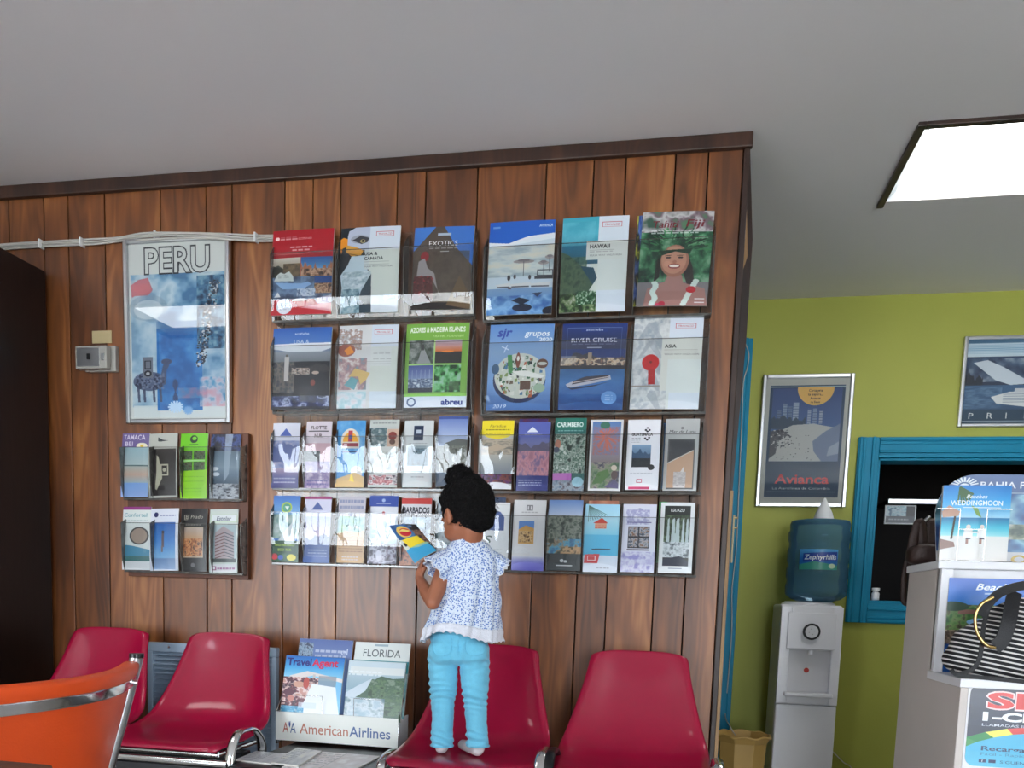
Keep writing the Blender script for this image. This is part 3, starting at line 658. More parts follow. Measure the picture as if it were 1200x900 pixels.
def whitebook(title, t2=None):
    c = L_((206, 214, 216)); c.rect(.5, 0, 1, .27, (204, 214, 226)); c.rect(.6, .06, .9, .115, (190, 90, 100)); c.rect(.612, .066, .888, .109, (208, 216, 226)); c.txt('TRAVALCO', .75, .1, .022, (186, 80, 90), 'c', w=.22)
    c.rect(.45, .27, 1, .8, (204, 210, 204)); c.rect(.5, .8, 1, 1, (206, 216, 226)); return c
c = whitebook(''); c.rect(0, 0, .5, 1, (24, 34, 42)); c.poly([(.14, .04), (.25, 0), (.5, 0), (.5, .27), (.2, .27), (.12, .2), (.12, .1)], (178, 186, 206)); c.ell(.33, .14, .16, .05, (150, 156, 172)); c.poly([(.2, .15), (.34, .1), (.49, .13), (.46, .18), (.36, .2)], (58, 58, 66)); c.ell(.38, .165, .045, .022, (176, 164, 120)); c.ell(.385, .163, .026, .015, (14, 14, 18))
c.poly([(-.01, .14), (.05, .11), (.12, .13), (.12, .22), (.04, .24), (.02, .31), (0, .26)], (224, 140, 32)); c.poly([(.1, .2), (.3, .24), (.4, .28), (.36, .33), (.2, .34), (.1, .28)], (208, 150, 60)); c.line(.1, .3, .44, .35, .008, (60, 44, 34))
c.poly([(.2, .34), (.5, .33), (.48, .5), (.55, .6), (.44, .72), (.38, .9), (.32, 1), (.02, 1), (.05, .7), (.02, .56), (.14, .44)], (184, 202, 212)); c.mot(.06, .52, .54, .72, [(214, 220, 222), (170, 186, 196), (130, 150, 160)], 7, 2, .8); c.poly([(.55, .55), (.56, 1), (.3, 1), (.38, .75)], (40, 60, 72)); c.mot(.05, .72, .36, 1, [(60, 96, 112), (130, 160, 172), (170, 190, 198)], 4)
c.rect(.5, .27, .58, .4, (204, 210, 204)); c.rect(.42, .27, .5, .5, (196, 204, 206)); c.txt('USA &', .42, .335, .036, (24, 28, 34), bold=.025, w=.22); c.txt('CANADA', .42, .39, .036, (24, 28, 34), bold=.025, w=.32); c.rect(.42, .41, .84, .414, (120, 126, 130)); c.rect(.42, .44, .84, .444, (120, 126, 130)); c.txt('YOUR WAY VACATION', .42, .475, .018, (90, 96, 100), w=.48)
BR.append(('large white brochure with bald eagle head titled USA & CANADA', (399.5, 468.5, 266, 369), c))
c = L_((76, 66, 58)); c.poly([(0, 0), (.36, 0), (0, .3)], (64, 118, 196)); c.poly([(.5, 0), (1, 0), (1, .48), (.72, .26)], (60, 112, 192)); c.poly([(.36, 0), (.5, 0), (.72, .26), (1, .48), (1, 1), (0, 1), (0, .3)], (80, 70, 62)); c.mot(.05, .3, .95, .95, [(66, 56, 48), (98, 86, 74), (74, 64, 56)], 4, 1, .6)
c.rect(.4, .08, .62, .11, (170, 184, 200)); c.txt('EXOTICS', .5, .235, .06, (226, 228, 230), 'c', w=.48); c.fake(.27, .26, .74, 1, 1, (180, 180, 180), .012); c.rect(.46, .3, .6, .31, (190, 190, 190))
c.ell(.2, .36, .07, .06, (150, 44, 48)); c.ell(.17, .45, .035, .05, (140, 40, 46)); c.poly([(.1, .42), (.2, .38), (.26, .5), (.38, .57), (.46, .8), (.5, .83), (.36, .66), (.3, .6), (.08, .6)], (150, 146, 148)); c.poly([(.04, .6), (.34, .6), (.38, .9), (.02, .92)], (84, 34, 34))
for i in range(50): c.ell(rr.uniform(.03, .36), rr.uniform(.6, .9), .018, .012, rr.choice([(150, 30, 40), (50, 24, 26), (110, 60, 56)]), .8)
c.rect(0, .92, 1, 1, (30, 24, 24)); c.poly([(.6, .95), (.8, .6), (1, .85), (1, 1)], (104, 84, 60))
BR.append(('large dark brochure of traveller and pyramid titled EXOTICS', (484, 553.5, 266, 365), c, .018))
# right rack, top row
c = L_((190, 204, 214)); c.poly([(0, 0), (1, 0), (1, .14), (.6, .17), (.3, .24), (0, .22)], (34, 92, 186)); c.poly([(0, .22), (.3, .24), (.6, .17), (1, .14), (1, .2), (.6, .24), (.2, .27), (0, .26)], (214, 222, 228)); c.txt('AVIANCA', .76, .07, .03, (214, 224, 236), 'l', .02, .2, w=.2); c.rect(.05, .05, .16, .07, (110, 150, 206))
c.mot(0, .27, 1, .6, [(150, 166, 176), (190, 200, 200), (208, 204, 190)], 3, 4); c.grad(0, .72, 1, 1, (120, 152, 186), (90, 140, 196), (40, 100, 180)); c.mot(0, .8, 1, 1, [(40, 84, 150), (150, 190, 220), (70, 120, 180)], 4, 1, .7)
for (x, y, w_) in ((.55, .44, .16), (.85, .46, .08), (.94, .4, .07)):
    c.ell(x, y, w_, .02, (150, 140, 140)); c.ell(x, y-.012, w_*.6, .014, (120, 112, 116)); c.line(x, y, x, y+.16, .008, (70, 74, 84))
for (x, w_) in ((.24, .12), (.5, .18), (.8, .18)): c.poly([(x-w_, .68), (x+w_, .66), (x+w_*.8, .7), (x-w_*.6, .71)], (205, 206, 206)); c.rect(x-w_*.7, .7, x+w_*.8, .715, (70, 70, 80))
c.frame(.76, .53, 1, .6, .014, (50, 52, 60)); c.rect(.72, .6, 1, .63, (60, 62, 70)); c.ell(.33, .61, .025, .03, (60, 56, 60)); c.ell(.65, .61, .02, .025, (60, 56, 60)); c.ell(.42, .6, .02, .025, (60, 56, 60))
c.poly([(.38, .85), (.5, .82), (.68, .85), (.54, .9)], (30, 40, 62)); c.ell(.55, .93, .15, .04, (26, 34, 56)); c.poly([(.7, .78), (.85, .77), (.78, .82)], (44, 56, 84)); c.ell(1, .97, .14, .05, (24, 30, 46)); c.ell(.35, .72, .03, .012, (90, 70, 74))
BR.append(('large blue and white brochure with beach parasols reflected in water', (573, 649, 259, 371), c))
c = whitebook(''); c.grad(0, 0, .56, .35, (60, 160, 180), (80, 176, 196), (30, 110, 140)); c.grad(0, .3, .56, .5, (30, 110, 140), (20, 84, 110)); c.mot(0, .05, .5, .3, [(60, 150, 176), (110, 190, 205)], 3, 1, .5); c.poly([(0, .36), (.12, .4), (.28, .5), (.5, .6), (.5, .72), (.4, .82), (0, .86)], (64, 90, 70)); c.mot(0, .42, .4, .84, [(34, 60, 44), (90, 110, 80), (50, 76, 62)], 5, 1, .7); c.poly([(.3, .52), (.5, .54), (.56, .65), (.5, .72)], (24, 70, 90))
c.mot(0, .8, .56, 1, VEG, 9, 1); c.mot(.25, .78, .55, .92, [(20, 60, 40), (50, 100, 60), (200, 214, 200)], 12); c.rect(.55, 0, 1, .26, (206, 216, 226)); c.rect(.6, .06, .9, .115, (190, 90, 100)); c.rect(.612, .066, .888, .109, (208, 216, 226)); c.txt('TRAVALCO', .75, .1, .022, (186, 80, 90), 'c', w=.22)
c.rect(.38, .26, 1, .46, (206, 210, 206)); c.rect(.56, .46, 1, 1, (206, 212, 210)); c.txt('HAWAII', .43, .335, .038, (34, 34, 36), bold=.025, w=.3); c.rect(.43, .355, .8, .358, (130, 130, 130)); c.fake(.43, .37, .78, 1, 1, (150, 150, 150), .01); c.txt('YOUR WAY VACATION', .43, .42, .018, (96, 96, 100), w=.48); c.rect(.56, .78, 1, 1, (210, 218, 228))
BR.append(('large brochure of green coast and white panel titled HAWAII', (658, 735, 254, 368), c))
c = L_((120, 116, 120)); c.mot(0, 0, 1, .4, [(60, 90, 76), (140, 140, 140), (190, 190, 190), (110, 90, 100), (80, 120, 90)], 4); c.mot(0, .22, 1, .75, [(14, 44, 34), (30, 80, 54), (60, 120, 84), (120, 160, 130)], 7)
for k in range(70):
    a = rr.uniform(0, math.pi); r_ = rr.uniform(.22, .5); x = .5+r_*math.cos(a)*.9; y = .42-r_*.42*math.sin(a); c.line(x, y, x+.12*math.cos(a+rr.uniform(-.6, .6)), y-.06*math.sin(a), .02, rr.choice([(20, 70, 44), (60, 130, 80), (14, 44, 30), (110, 160, 120)]), .9)
c.poly([(.3, .5), (.3, .7), (.22, .76), (.26, .5)], (30, 22, 24)); c.poly([(.68, .45), (.76, .6), (.8, .78), (.7, .78), (.6, .6)], (34, 24, 26)); c.poly([(.1, 1), (.14, .82), (.38, .75), (.42, .68), (.62, .68), (.64, .76), (.95, .82), (1, 1)], (160, 118, 112))
c.ell(.5, .53, .2, .17, (156, 106, 88)); c.ell(.49, .52, .175, .145, (184, 134, 112)); c.ell(.4, .56, .05, .03, (196, 142, 120)); c.ell(.6, .56, .05, .03, (190, 136, 114)); c.poly([(.26, .42), (.74, .4), (.7, .46), (.5, .43), (.32, .47)], (22, 56, 38))
for x in (.41, .58): c.ell(x, .495, .035, .01, (30, 20, 20)); c.line(x-.05, .475, x+.05, .47, .008, (40, 26, 24))
c.ell(.5, .54, .03, .018, (160, 108, 90)); c.ell(.5, .585, .085, .026, (130, 50, 52)); c.ell(.5, .583, .07, .015, (232, 230, 224))
for k in range(12):
    c.ell(.24+.02*math.sin(k), .76+k*.02, .045, .018, (196, 214, 208)); c.ell(.82-.17*k/12, .74+k*.022, .045, .018, (200, 216, 210))
c.ell(.76, .83, .07, .035, (190, 30, 44)); c.ell(.36, .98, .05, .03, (170, 40, 60)); c.ell(.3, .99, .03, .02, (190, 60, 90)); c.rect(.82, .92, .96, .93, (220, 220, 220)); c.rect(.82, .96, .96, .97, (220, 220, 220))
c.txt('Tahiti', .14, .17, .07, (110, 24, 36), 'l', .012, .15, w=.36); c.txt('Fiji', .62, .165, .075, (110, 24, 36), 'l', .012, .15, w=.24); c.fake(.14, .2, .8, 2, .025, (226, 226, 226), .012)
BR.append(('large brochure of smiling woman in leaf crown titled Tahiti Fiji', (748, 831, 248, 361), c, .03))
# second row
c = L_((120, 134, 160)); c.grad(0, 0, 1, .25, (44, 90, 170), (90, 130, 190)); c.poly([(0, .2), (.15, .2), (1, .19), (1, .26), (.8, .31), (.5, .33), (.1, .27), (0, .26)], (212, 218, 226)); c.grad(0, .3, 1, .5, (140, 148, 160), (90, 96, 100)); c.rect(0, .42, 1, 1, (26, 30, 42)); c.mot(0, .42, .4, .8, [(60, 66, 72), (110, 100, 92), (50, 54, 66)], 6); c.rect(.22, .36, .3, .66, (190, 184, 182)); c.rect(.24, .33, .28, .36, (90, 84, 80)); c.hills(.3, 1, .5, .06, .55, (54, 54, 58), 5, 3)
c.mot(.35, .5, .66, .58, [(60, 60, 66), (170, 150, 140), (200, 196, 190)], 9); c.ell(.76, .56, .06, .02, (200, 180, 168)); c.ell(.72, .68, .04, .04, (140, 60, 50)); c.mot(0, .84, 1, .97, [(20, 26, 60), (40, 50, 100), (170, 180, 210), (24, 30, 66)], 6); c.txt('acotiwbe', .38, .09, .03, (190, 205, 226), 'l', .01, w=.24); c.txt('USA &', .37, .2, .05, (196, 210, 228), w=.26)
BR.append(('large blue and dark brochure of harbour lighthouse titled USA &, second row far left', (320.5, 388.5, 384, 481), c))
c = whitebook(''); c.rect(0, 0, .56, 1, (206, 208, 210)); c.mot(0, .04, .4, .3, [(222, 224, 226), (170, 168, 172), (150, 120, 110), (216, 218, 222)], 6); c.ell(.14, .3, .15, .08, (150, 90, 80)); c.poly([(.1, .3), (.2, .25), (.28, .33), (.16, .36)], (224, 140, 50)); c.mot(.02, .4, .5, .78, [(216, 214, 214), (180, 150, 150), (150, 120, 130), (120, 150, 160)], 5)
c.poly([(.2, .62), (.3, .52), (.56, .58), (.5, .66), (.4, .72), (.36, .62)], (206, 176, 110)); c.poly([(.12, .72), (.24, .62), (.36, .66), (.3, .78)], (100, 160, 172)); c.rect(0, .8, .5, 1, (206, 216, 222)); c.mot(0, .8, .5, 1, [(140, 190, 200), (214, 220, 226), (220, 200, 205)], 4, 1, .6); c.rect(.56, .28, .9, .5, (208, 212, 212)); c.fake(.6, .34, .9, 2, .07, (140, 140, 146), .012, .6); c.rect(.45, .44, .9, .444, (150, 150, 150)); c.rect(.45, .47, .9, .474, (150, 150, 150))
BR.append(('large white brochure with pink carousel photo, second row of left rack', (397.5, 466.5, 381, 480), c))
c = L_((120, 172, 70)); c.txt('AZORES & MADEIRA ISLANDS', .5, .105, .06, (232, 240, 226), 'c', bold=.035, w=.88); c.txt('TRAVEL PLANNER', .92, .17, .03, (190, 220, 150), 'r', 0, .25, w=.5); c.rect(.06, .2, .46, .48, (70, 76, 80)); c.mot(.06, .2, .46, .48, [(44, 60, 44), (90, 100, 96), (150, 154, 150)], 5); c.poly([(.2, .48), (.26, .3), (.3, .3), (.42, .48)], (150, 152, 156)); c.rect(.25, .25, .3, .32, (50, 56, 56))
c.grad(.48, .2, .9, .34, (170, 160, 180), (200, 150, 150), (214, 110, 50)); c.rect(.48, .34, .9, .48, (28, 26, 30)); c.ell(.68, .34, .1, .012, (240, 130, 60)); c.grad(.06, .5, .46, .7, (70, 84, 150), (130, 150, 190)); c.mot(.06, .66, .46, .8, [(160, 176, 196), (60, 76, 110), (205, 214, 222)], 6, 2); c.rect(.06, .77, .46, .82, (40, 46, 64))
for k in range(5): c.rect(.12+.07*k, .56, .13+.07*k, .7, (190, 200, 220), .5)
c.mot(.48, .5, .9, .82, [(24, 60, 30), (60, 140, 70), (120, 190, 130), (150, 190, 170)], 5); c.rect(.72, .7, .88, .8, (60, 84, 56), .7); c.rect(0, .87, 1, 1, (216, 224, 236)); c.ell(.12, .935, .075, .055, (80, 100, 140)); c.ell(.12, .935, .05, .036, (216, 224, 236)); c.txt('abreu', .6, .97, .065, (44, 60, 130), 'l', .04, w=.34); c.rect(.46, .2, .48, .82, (170, 214, 130)); c.rect(.06, .485, .9, .5, (170, 214, 130)); c.rect(.0, .84, 1, .87, (130, 196, 60))
BR.append(('large green brochure of four photos titled AZORES & MADEIRA ISLANDS', (476, 549, 379, 479), c))
c = L_((104, 140, 190)); c.grad(0, 0, 1, 1, (96, 140, 200), (130, 160, 196), (120, 160, 210), (60, 100, 160)); c.txt('sjr', .12, .14, .1, (52, 76, 156), 'l', .03, .2, w=.22); c.txt('grupos', .55, .14, .065, (226, 234, 244), 'l', .012, .2, w=.38); c.txt('2020', .78, .2, .04, (226, 234, 244), 'l', .02, w=.2); c.line(.2, .26, .32, .3, .016, (206, 220, 236)); c.line(.29, .24, .24, .33, .014, (206, 220, 236))
c.ell(.5, .65, .41, .26, (28, 44, 84)); c.ell(.51, .6, .4, .26, (196, 200, 190))
for k in range(150):
    a = rr.uniform(0, 6.28); q = math.sqrt(rr.random())*.36; x = .5+q*math.cos(a); y = .6+q*.66*math.sin(a); col = rr.choice([(40, 90, 60), (90, 70, 50), (214, 214, 206), (190, 196, 190), (170, 84, 50), (60, 110, 150), (40, 44, 50), (120, 140, 80), (226, 226, 220)]); w_ = rr.uniform(.015, .05)
    c.poly([(x, y), (x+w_, y+rr.uniform(-.02, .02)), (x+w_, y+w_*.8), (x+rr.uniform(-.02, .02), y+w_*.9)], col)
c.poly([(.3, .36), (.37, .36), (.4, .56), (.33, .58)], (60, 130, 70)); c.ell(.47, .42, .035, .09, (120, 60, 40)); c.ell(.47, .4, .02, .03, (226, 220, 210)); c.ell(.85, .46, .085, .055, (96, 60, 40)); c.ell(.85, .46, .07, .02, (190, 190, 180)); c.ell(.12, .52, .06, .06, (44, 84, 120)); c.rect(.52, .66, .68, .76, (84, 56, 40)); c.poly([(.38, .55), (.6, .54), (.9, .6), (.84, .63), (.5, .6)], (224, 224, 220)); c.ell(.82, .74, .09, .05, (150, 176, 150)); c.txt('2019', .1, .97, .04, (210, 224, 240), 'l', 0, .3, w=.2)
BR.append(('large pale blue brochure with globe of landmarks titled grupos 2020', (572.5, 647, 380, 483), c, .01))
c = L_((28, 52, 110)); c.grad(0, 0, 1, .3, (34, 56, 124), (38, 52, 96), (52, 58, 84)); c.frame(.08, .05, .92, .96, .005, (96, 116, 160)); c.rect(.3, .06, .7, .1, (32, 54, 118)); c.txt('acotiwbe', .5, .09, .03, (206, 214, 232), 'c', .01, w=.26); c.txt('RIVER CRUISE', .5, .22, .05, (222, 226, 236), 'c', w=.7); c.fake(.16, .24, .84, 1, 1, (150, 160, 190), .008, .6); c.rect(.4, .28, .62, .29, (170, 176, 196))
c.hills(.0, 1, .44, .1, .5, (50, 50, 62), 4, 9); c.mot(0, .4, 1, .49, [(46, 44, 54), (180, 150, 120), (214, 196, 170), (60, 54, 58), (150, 110, 90)], 12, .8); c.rect(.42, .34, .48, .48, (160, 140, 120)); c.rect(.0, .38, .24, .48, (190, 180, 170), .5); c.rect(0, .49, 1, .53, (34, 32, 40)); c.grad(0, .53, 1, 1, (44, 92, 140), (50, 110, 170), (36, 84, 150), (24, 52, 110)); c.mot(0, .53, 1, 1, [(30, 80, 140), (70, 130, 180)], 4, 3, .3)
c.poly([(.14, .75), (.5, .7), (.8, .65), (.78, .6), (.45, .63), (.18, .68), (.1, .71)], (176, 176, 186)); c.poly([(.2, .71), (.76, .63), (.76, .6), (.4, .62), (.22, .67)], (50, 44, 54)); c.line(.2, .69, .76, .62, .012, (206, 190, 180)); c.poly([(.1, .73), (.2, .77), (.55, .73), (.8, .67), (.6, .71), (.2, .75)], (30, 34, 54)); c.ell(.78, .86, .12, .075, (100, 150, 204)); c.fake(.72, .83, .84, 3, .025, (190, 210, 236), .008)
BR.append(('large navy brochure with riverboat titled RIVER CRUISE', (656.5, 732, 379, 482), c, .015))
c = whitebook(''); c.rect(0, 0, .52, 1, (196, 202, 206)); c.mot(0, 0, .52, 1, [(170, 178, 186), (206, 210, 210), (186, 190, 192), (150, 160, 170)], 4, 1)
for k, y in enumerate((.05, .25, .42, .6, .8)):
    c.poly([(.05+.02*k, y+.2), (.2+.02*k, y), (.28+.02*k, y), (.45, y+.2), (.38, y+.2), (.24, y+.06), (.12, y+.2)], (150, 158, 168), .6)
c.ell(.27, .49, .125, .09, (190, 26, 30)); c.ell(.27, .485, .02, .014, (110, 16, 20)); c.poly([(.24, .56), (.34, .56), (.35, .73), (.25, .73)], (170, 22, 28)); c.rect(.0, .74, .52, .755, (140, 130, 124)); c.rect(.52, 0, 1, .2, (206, 214, 226)); c.rect(.6, .06, .9, .115, (190, 90, 100)); c.rect(.612, .066, .888, .109, (208, 216, 226)); c.txt('TRAVALCO', .75, .1, .022, (186, 80, 90), 'c', w=.22); c.rect(.42, .22, 1, .8, (206, 208, 202)); c.txt('ASIA', .46, .33, .036, (30, 30, 30), bold=.025, w=.17); c.rect(.46, .35, .94, .354, (150, 140, 134)); c.rect(.46, .375, .94, .379, (150, 140, 134)); c.txt('YOUR WAY VACATION', .46, .41, .018, (100, 96, 96), w=.5); c.rect(.52, .46, 1, 1, (208, 214, 212)); c.rect(.56, .82, 1, 1, (210, 218, 228))
BR.append(('large white brochure with red parasol titled ASIA', (740.5, 821, 373, 481), c, .01))
# --- narrow brochures, third row
def peak(bgc=(206, 208, 222), tri=(60, 84, 160)):
    c = D_(bgc); c.poly([(.5, .08), (.28, .2), (.72, .2)], tri); return c
c = peak(); c.rect(.2, .22, .8, .225, (150, 160, 190)); c.mot(0, .27, 1, .7, [(90, 110, 170), (140, 150, 190), (190, 180, 196)], 4); c.hills(0, 1, .38, .08, .6, (96, 110, 160), 4, 2); c.grad(0, .7, 1, 1, (180, 160, 180), (90, 90, 150), (60, 60, 110)); c.fake(.1, .84, .9, 2, .06, (214, 214, 226), .02)
BR.append(('narrow pale brochure with dark blue triangle and hazy mountain view, third row far left', (320.5, 352, 496, 573), c))
c = D_((206, 196, 206)); c.txt('FLOTTE', .5, .12, .05, (60, 40, 50), 'c', .02, w=.62); c.rect(.1, .14, .88, .155, (50, 40, 50)); c.txt('NUR', .5, .24, .05, (60, 40, 50), 'c', .03, w=.3); c.rect(0, .33, 1, .62, (200, 166, 176)); c.mot(0, .45, .6, .62, [(40, 50, 56), (90, 96, 100)], 5); c.mot(0, .6, 1, 1, [(206, 190, 206), (120, 100, 150), (170, 150, 180)], 4); c.fake(.1, .88, .9, 2, .05, (70, 70, 130), .02)
BR.append(('narrow pink brochure with dark heading and car photo, left rack', (359.5, 389, 494, 573), c))
c = D_((70, 146, 206)); c.mot(0, 0, 1, 1, [(60, 140, 205), (80, 156, 212), (150, 196, 224)], 3, 1, .6); c.poly([(.2, .42)]+[(.5+.32*math.cos(a), .3-.18*math.sin(a)) for a in np.linspace(math.pi, 0, 16)]+[(.82, .42)], (222, 214, 200)); c.poly([(.5+.26*math.cos(a), .32-.14*math.sin(a)) for a in np.linspace(math.pi, 0, 16)], (240, 170, 50)); c.rect(.43, .15, .57, .32, (176, 50, 66)); c.rect(.45, .22, .55, .28, (60, 70, 140)); c.rect(.24, .34, .78, .39, (150, 44, 60)); c.rect(.24, .46, .78, .48, (36, 60, 110)); c.ell(.75, .78, .2, .1, (226, 222, 216)); c.poly([(0, .88), (.7, .78), (1, .84), (1, 1), (0, 1)], (216, 180, 120)); c.poly([(.5, .9), (.6, .78), (.68, .92)], (240, 210, 60))
BR.append(('narrow sky blue brochure with orange arch emblem, left rack', (395, 428.5, 493, 572), c))
c = D_((186, 190, 188)); c.mot(0, .12, .6, .4, [(110, 130, 130), (70, 96, 104), (190, 196, 196)], 4); c.rect(.62, .14, 1, .4, (200, 170, 150)); c.ell(.8, .24, .14, .06, (130, 40, 36)); c.ell(.8, .33, .1, .04, (90, 60, 50)); c.rect(0, .4, 1, .47, (214, 216, 214)); c.mot(0, .47, 1, .8, [(140, 146, 146), (206, 208, 204), (180, 184, 180)], 6); c.mot(0, .82, 1, .96, [(206, 150, 150), (150, 70, 80), (226, 220, 220), (70, 50, 60)], 8); c.rect(0, 0, 1, .1, (190, 196, 192)); c.fake(.1, .04, .9, 1, 1, (120, 126, 126), .02)
BR.append(('narrow grey brochure with small photo collage, third row of left rack', (433.5, 467.5, 492, 572), c))
c = D_((206, 210, 212)); c.rect(.34, .08, .66, .3, (20, 40, 74)); c.rect(.42, .14, .58, .2, (196, 204, 216)); c.rect(.4, .23, .6, .24, (190, 200, 212)); c.fake(.2, .34, .8, 1, 1, (140, 146, 150), .012); c.rect(.14, .38, .86, .68, (150, 164, 172)); c.mot(.16, .42, .84, .68, [(44, 62, 74), (110, 136, 150), (80, 104, 118)], 6); c.fake(.3, .76, .74, 2, .08, (110, 116, 120), .012)
BR.append(('narrow white brochure with navy square badge above building photo', (474, 508, 493, 572), c))
c = D_((150, 170, 210)); c.grad(0, 0, 1, .4, (104, 126, 190), (190, 204, 226)); c.rect(0, 0, 1, .04, (60, 80, 150)); c.poly([(0, .5), (.3, .38), (.7, .32), (1, .34), (1, .8), (0, .8)], (96, 100, 98)); c.mot(0, .42, 1, .8, [(60, 66, 60), (140, 142, 134), (90, 94, 86), (190, 192, 190)], 8); c.grad(0, .8, 1, 1, (50, 80, 110), (40, 60, 84))
BR.append(('narrow brochure of hillside town under blue sky, third row beside the gap', (513.5, 548, 488, 571), c))
c = D_((190, 188, 186)); c.rect(0, 0, 1, .22, (240, 216, 40)); c.poly([(0, .2), (1, .2), (.8, .25), (.5, .28), (.2, .25)], (240, 216, 40)); c.txt('Paradise', .5, .1, .04, (150, 120, 20), 'c', 0, .2, w=.5); c.fake(.12, .13, .9, 2, .05, (110, 90, 20), .015); c.mot(0, .28, 1, .5, [(150, 140, 130), (196, 180, 160), (120, 116, 110)], 4, 3); c.poly([(.1, .42), (.5, .34), (.8, .4), (.5, .45)], (190, 170, 150)); c.grad(0, .5, 1, .78, (180, 176, 170), (120, 130, 140)); c.mot(0, .78, 1, .92, [(60, 30, 60), (130, 60, 50), (90, 40, 110), (40, 30, 40)], 5); c.ell(.5, 1, .55, .1, (214, 216, 222))
BR.append(('narrow brochure with yellow heading above ship photo', (564.5, 601.5, 493, 574), c))
c = D_((76, 84, 150)); c.rect(0, 0, 1, .22, (84, 96, 172)); c.poly([(.45, .07), (.26, .15), (.64, .15)], (224, 228, 238)); c.fake(.2, .175, .75, 1, 1, (200, 206, 226), .015); c.grad(0, .22, 1, .4, (90, 100, 160), (120, 120, 160)); c.hills(0, 1, .38, .1, .5, (90, 86, 110), 4, 3); c.mot(0, .42, 1, .78, [(150, 100, 120), (190, 130, 140), (110, 90, 130)], 9, .5); c.rect(0, .78, 1, 1, (44, 52, 120)); c.fake(.06, .84, .8, 3, .035, (206, 210, 230), .016)
BR.append(('narrow violet blue brochure with white triangle over pink lake', (607, 644, 495, 576), c))
c = D_((30, 90, 86)); c.rect(0, 0, 1, .16, (34, 110, 96)); c.txt('CARIMBERO', .48, .12, .06, (220, 232, 228), 'c', .03, w=.84); c.fake(.1, .17, .9, 1, 1, (150, 190, 184), .015); c.mot(0, .22, 1, .76, [(24, 40, 36), (90, 110, 100), (170, 180, 170), (50, 84, 70), (190, 196, 190)], 7); c.ell(.12, .36, .1, .06, (170, 110, 90)); c.ell(.08, .44, .1, .04, (60, 70, 90)); c.rect(0, .76, .6, .9, (176, 96, 176)); c.mot(0, .86, 1, 1, [(60, 50, 60), (150, 160, 170), (90, 110, 130)], 7); c.ell(.8, .88, .18, .07, (150, 190, 205))
BR.append(('narrow teal brochure of jungle river collage, right rack', (649.5, 686, 490, 576), c))
c = D_((214, 214, 216)); c.rect(.06, .03, .94, .97, (120, 130, 160)); c.grad(.06, .03, .94, .6, (84, 120, 176), (140, 150, 170), (130, 116, 120)); c.mot(.1, .1, .9, .5, [(190, 90, 70), (150, 110, 120), (110, 120, 160), (176, 100, 90)], 7, 1, .7)
for k in range(30):
    a = rr.uniform(0, 6.28); c.line(.5+.05*math.cos(a), .25+.03*math.sin(a), .5+.33*math.cos(a), .28+.16*math.sin(a), .03, (196, 104, 86), .8)
c.ell(.45, .08, .15, .05, (60, 110, 90)); c.mot(.06, .6, .94, .97, [(60, 90, 70), (110, 130, 100), (150, 140, 130), (60, 60, 80)], 5); c.poly([(.12, .9), (.3, .74), (.6, .7), (.65, .78), (.4, .9)], (84, 120, 66)); c.ell(.78, .68, .09, .04, (206, 190, 176)); c.ell(.8, .78, .1, .06, (90, 70, 70)); c.poly([(.5, .95), (.8, .84), (.94, .9), (.94, .97)], (90, 84, 120))
BR.append(('narrow white bordered brochure of coral blossoms and resting visitor', (691, 729, 492, 576), c))
c = D_((226, 226, 232)); c.txt('GUATEMALA', .45, .23, .036, (30, 30, 34), 'c', .04, w=.64)
for q in ((.6, .12), (.66, .15), (.55, .15), (.6, .17), (.66, .26), (.6, .29), (.54, .27)): c.ell(q[0], q[1], .035, .013, (30, 26, 40))
c.fake(.14, .26, .4, 3, .03, (140, 140, 146), .01); c.rect(.16, .36, .74, .68, (90, 120, 150)); c.grad(.16, .36, .74, .5, (130, 160, 190), (90, 120, 150)); c.hills(.16, .74, .5, .08, .6, (50, 80, 110), 3, 4); c.rect(.16, .55, .74, .68, (24, 32, 40)); c.ell(.76, .68, .1, .04, (26, 26, 30)); c.fake(.14, .76, .8, 1, 1, (180, 180, 190), .018); c.frame(.34, .85, .5, .9, .02, (206, 70, 100)); c.rect(.1, .955, .74, .99, (204, 60, 110))
BR.append(('narrow white brochure titled GUATEMALA with square mountain photo', (734.5, 773, 492, 575), c))
c = D_((176, 178, 178)); c.txt('Mar de Luna', .5, .2, .045, (60, 60, 62), 'c', 0, .3, w=.78); c.ell(.5, .13, .05, .02, (120, 120, 122)); c.rect(.1, .28, .9, .98, (90, 90, 92)); c.rect(.14, .3, .86, .96, (60, 62, 68)); c.poly([(.1, .62), (.86, .44), (.86, .96), (.1, .96)], (190, 156, 130)); c.line(.1, .62, .86, .44, .03, (200, 196, 190)); c.poly([(.3, .96), (.5, .74), (.6, .66), (.66, .96)], (210, 206, 204)); c.mot(.3, .74, .66, .94, [(200, 196, 196), (170, 164, 164)], 5, 2)
BR.append(('narrow grey brochure with framed dusk beach photo, third row far right', (778.5, 818, 491, 576), c))
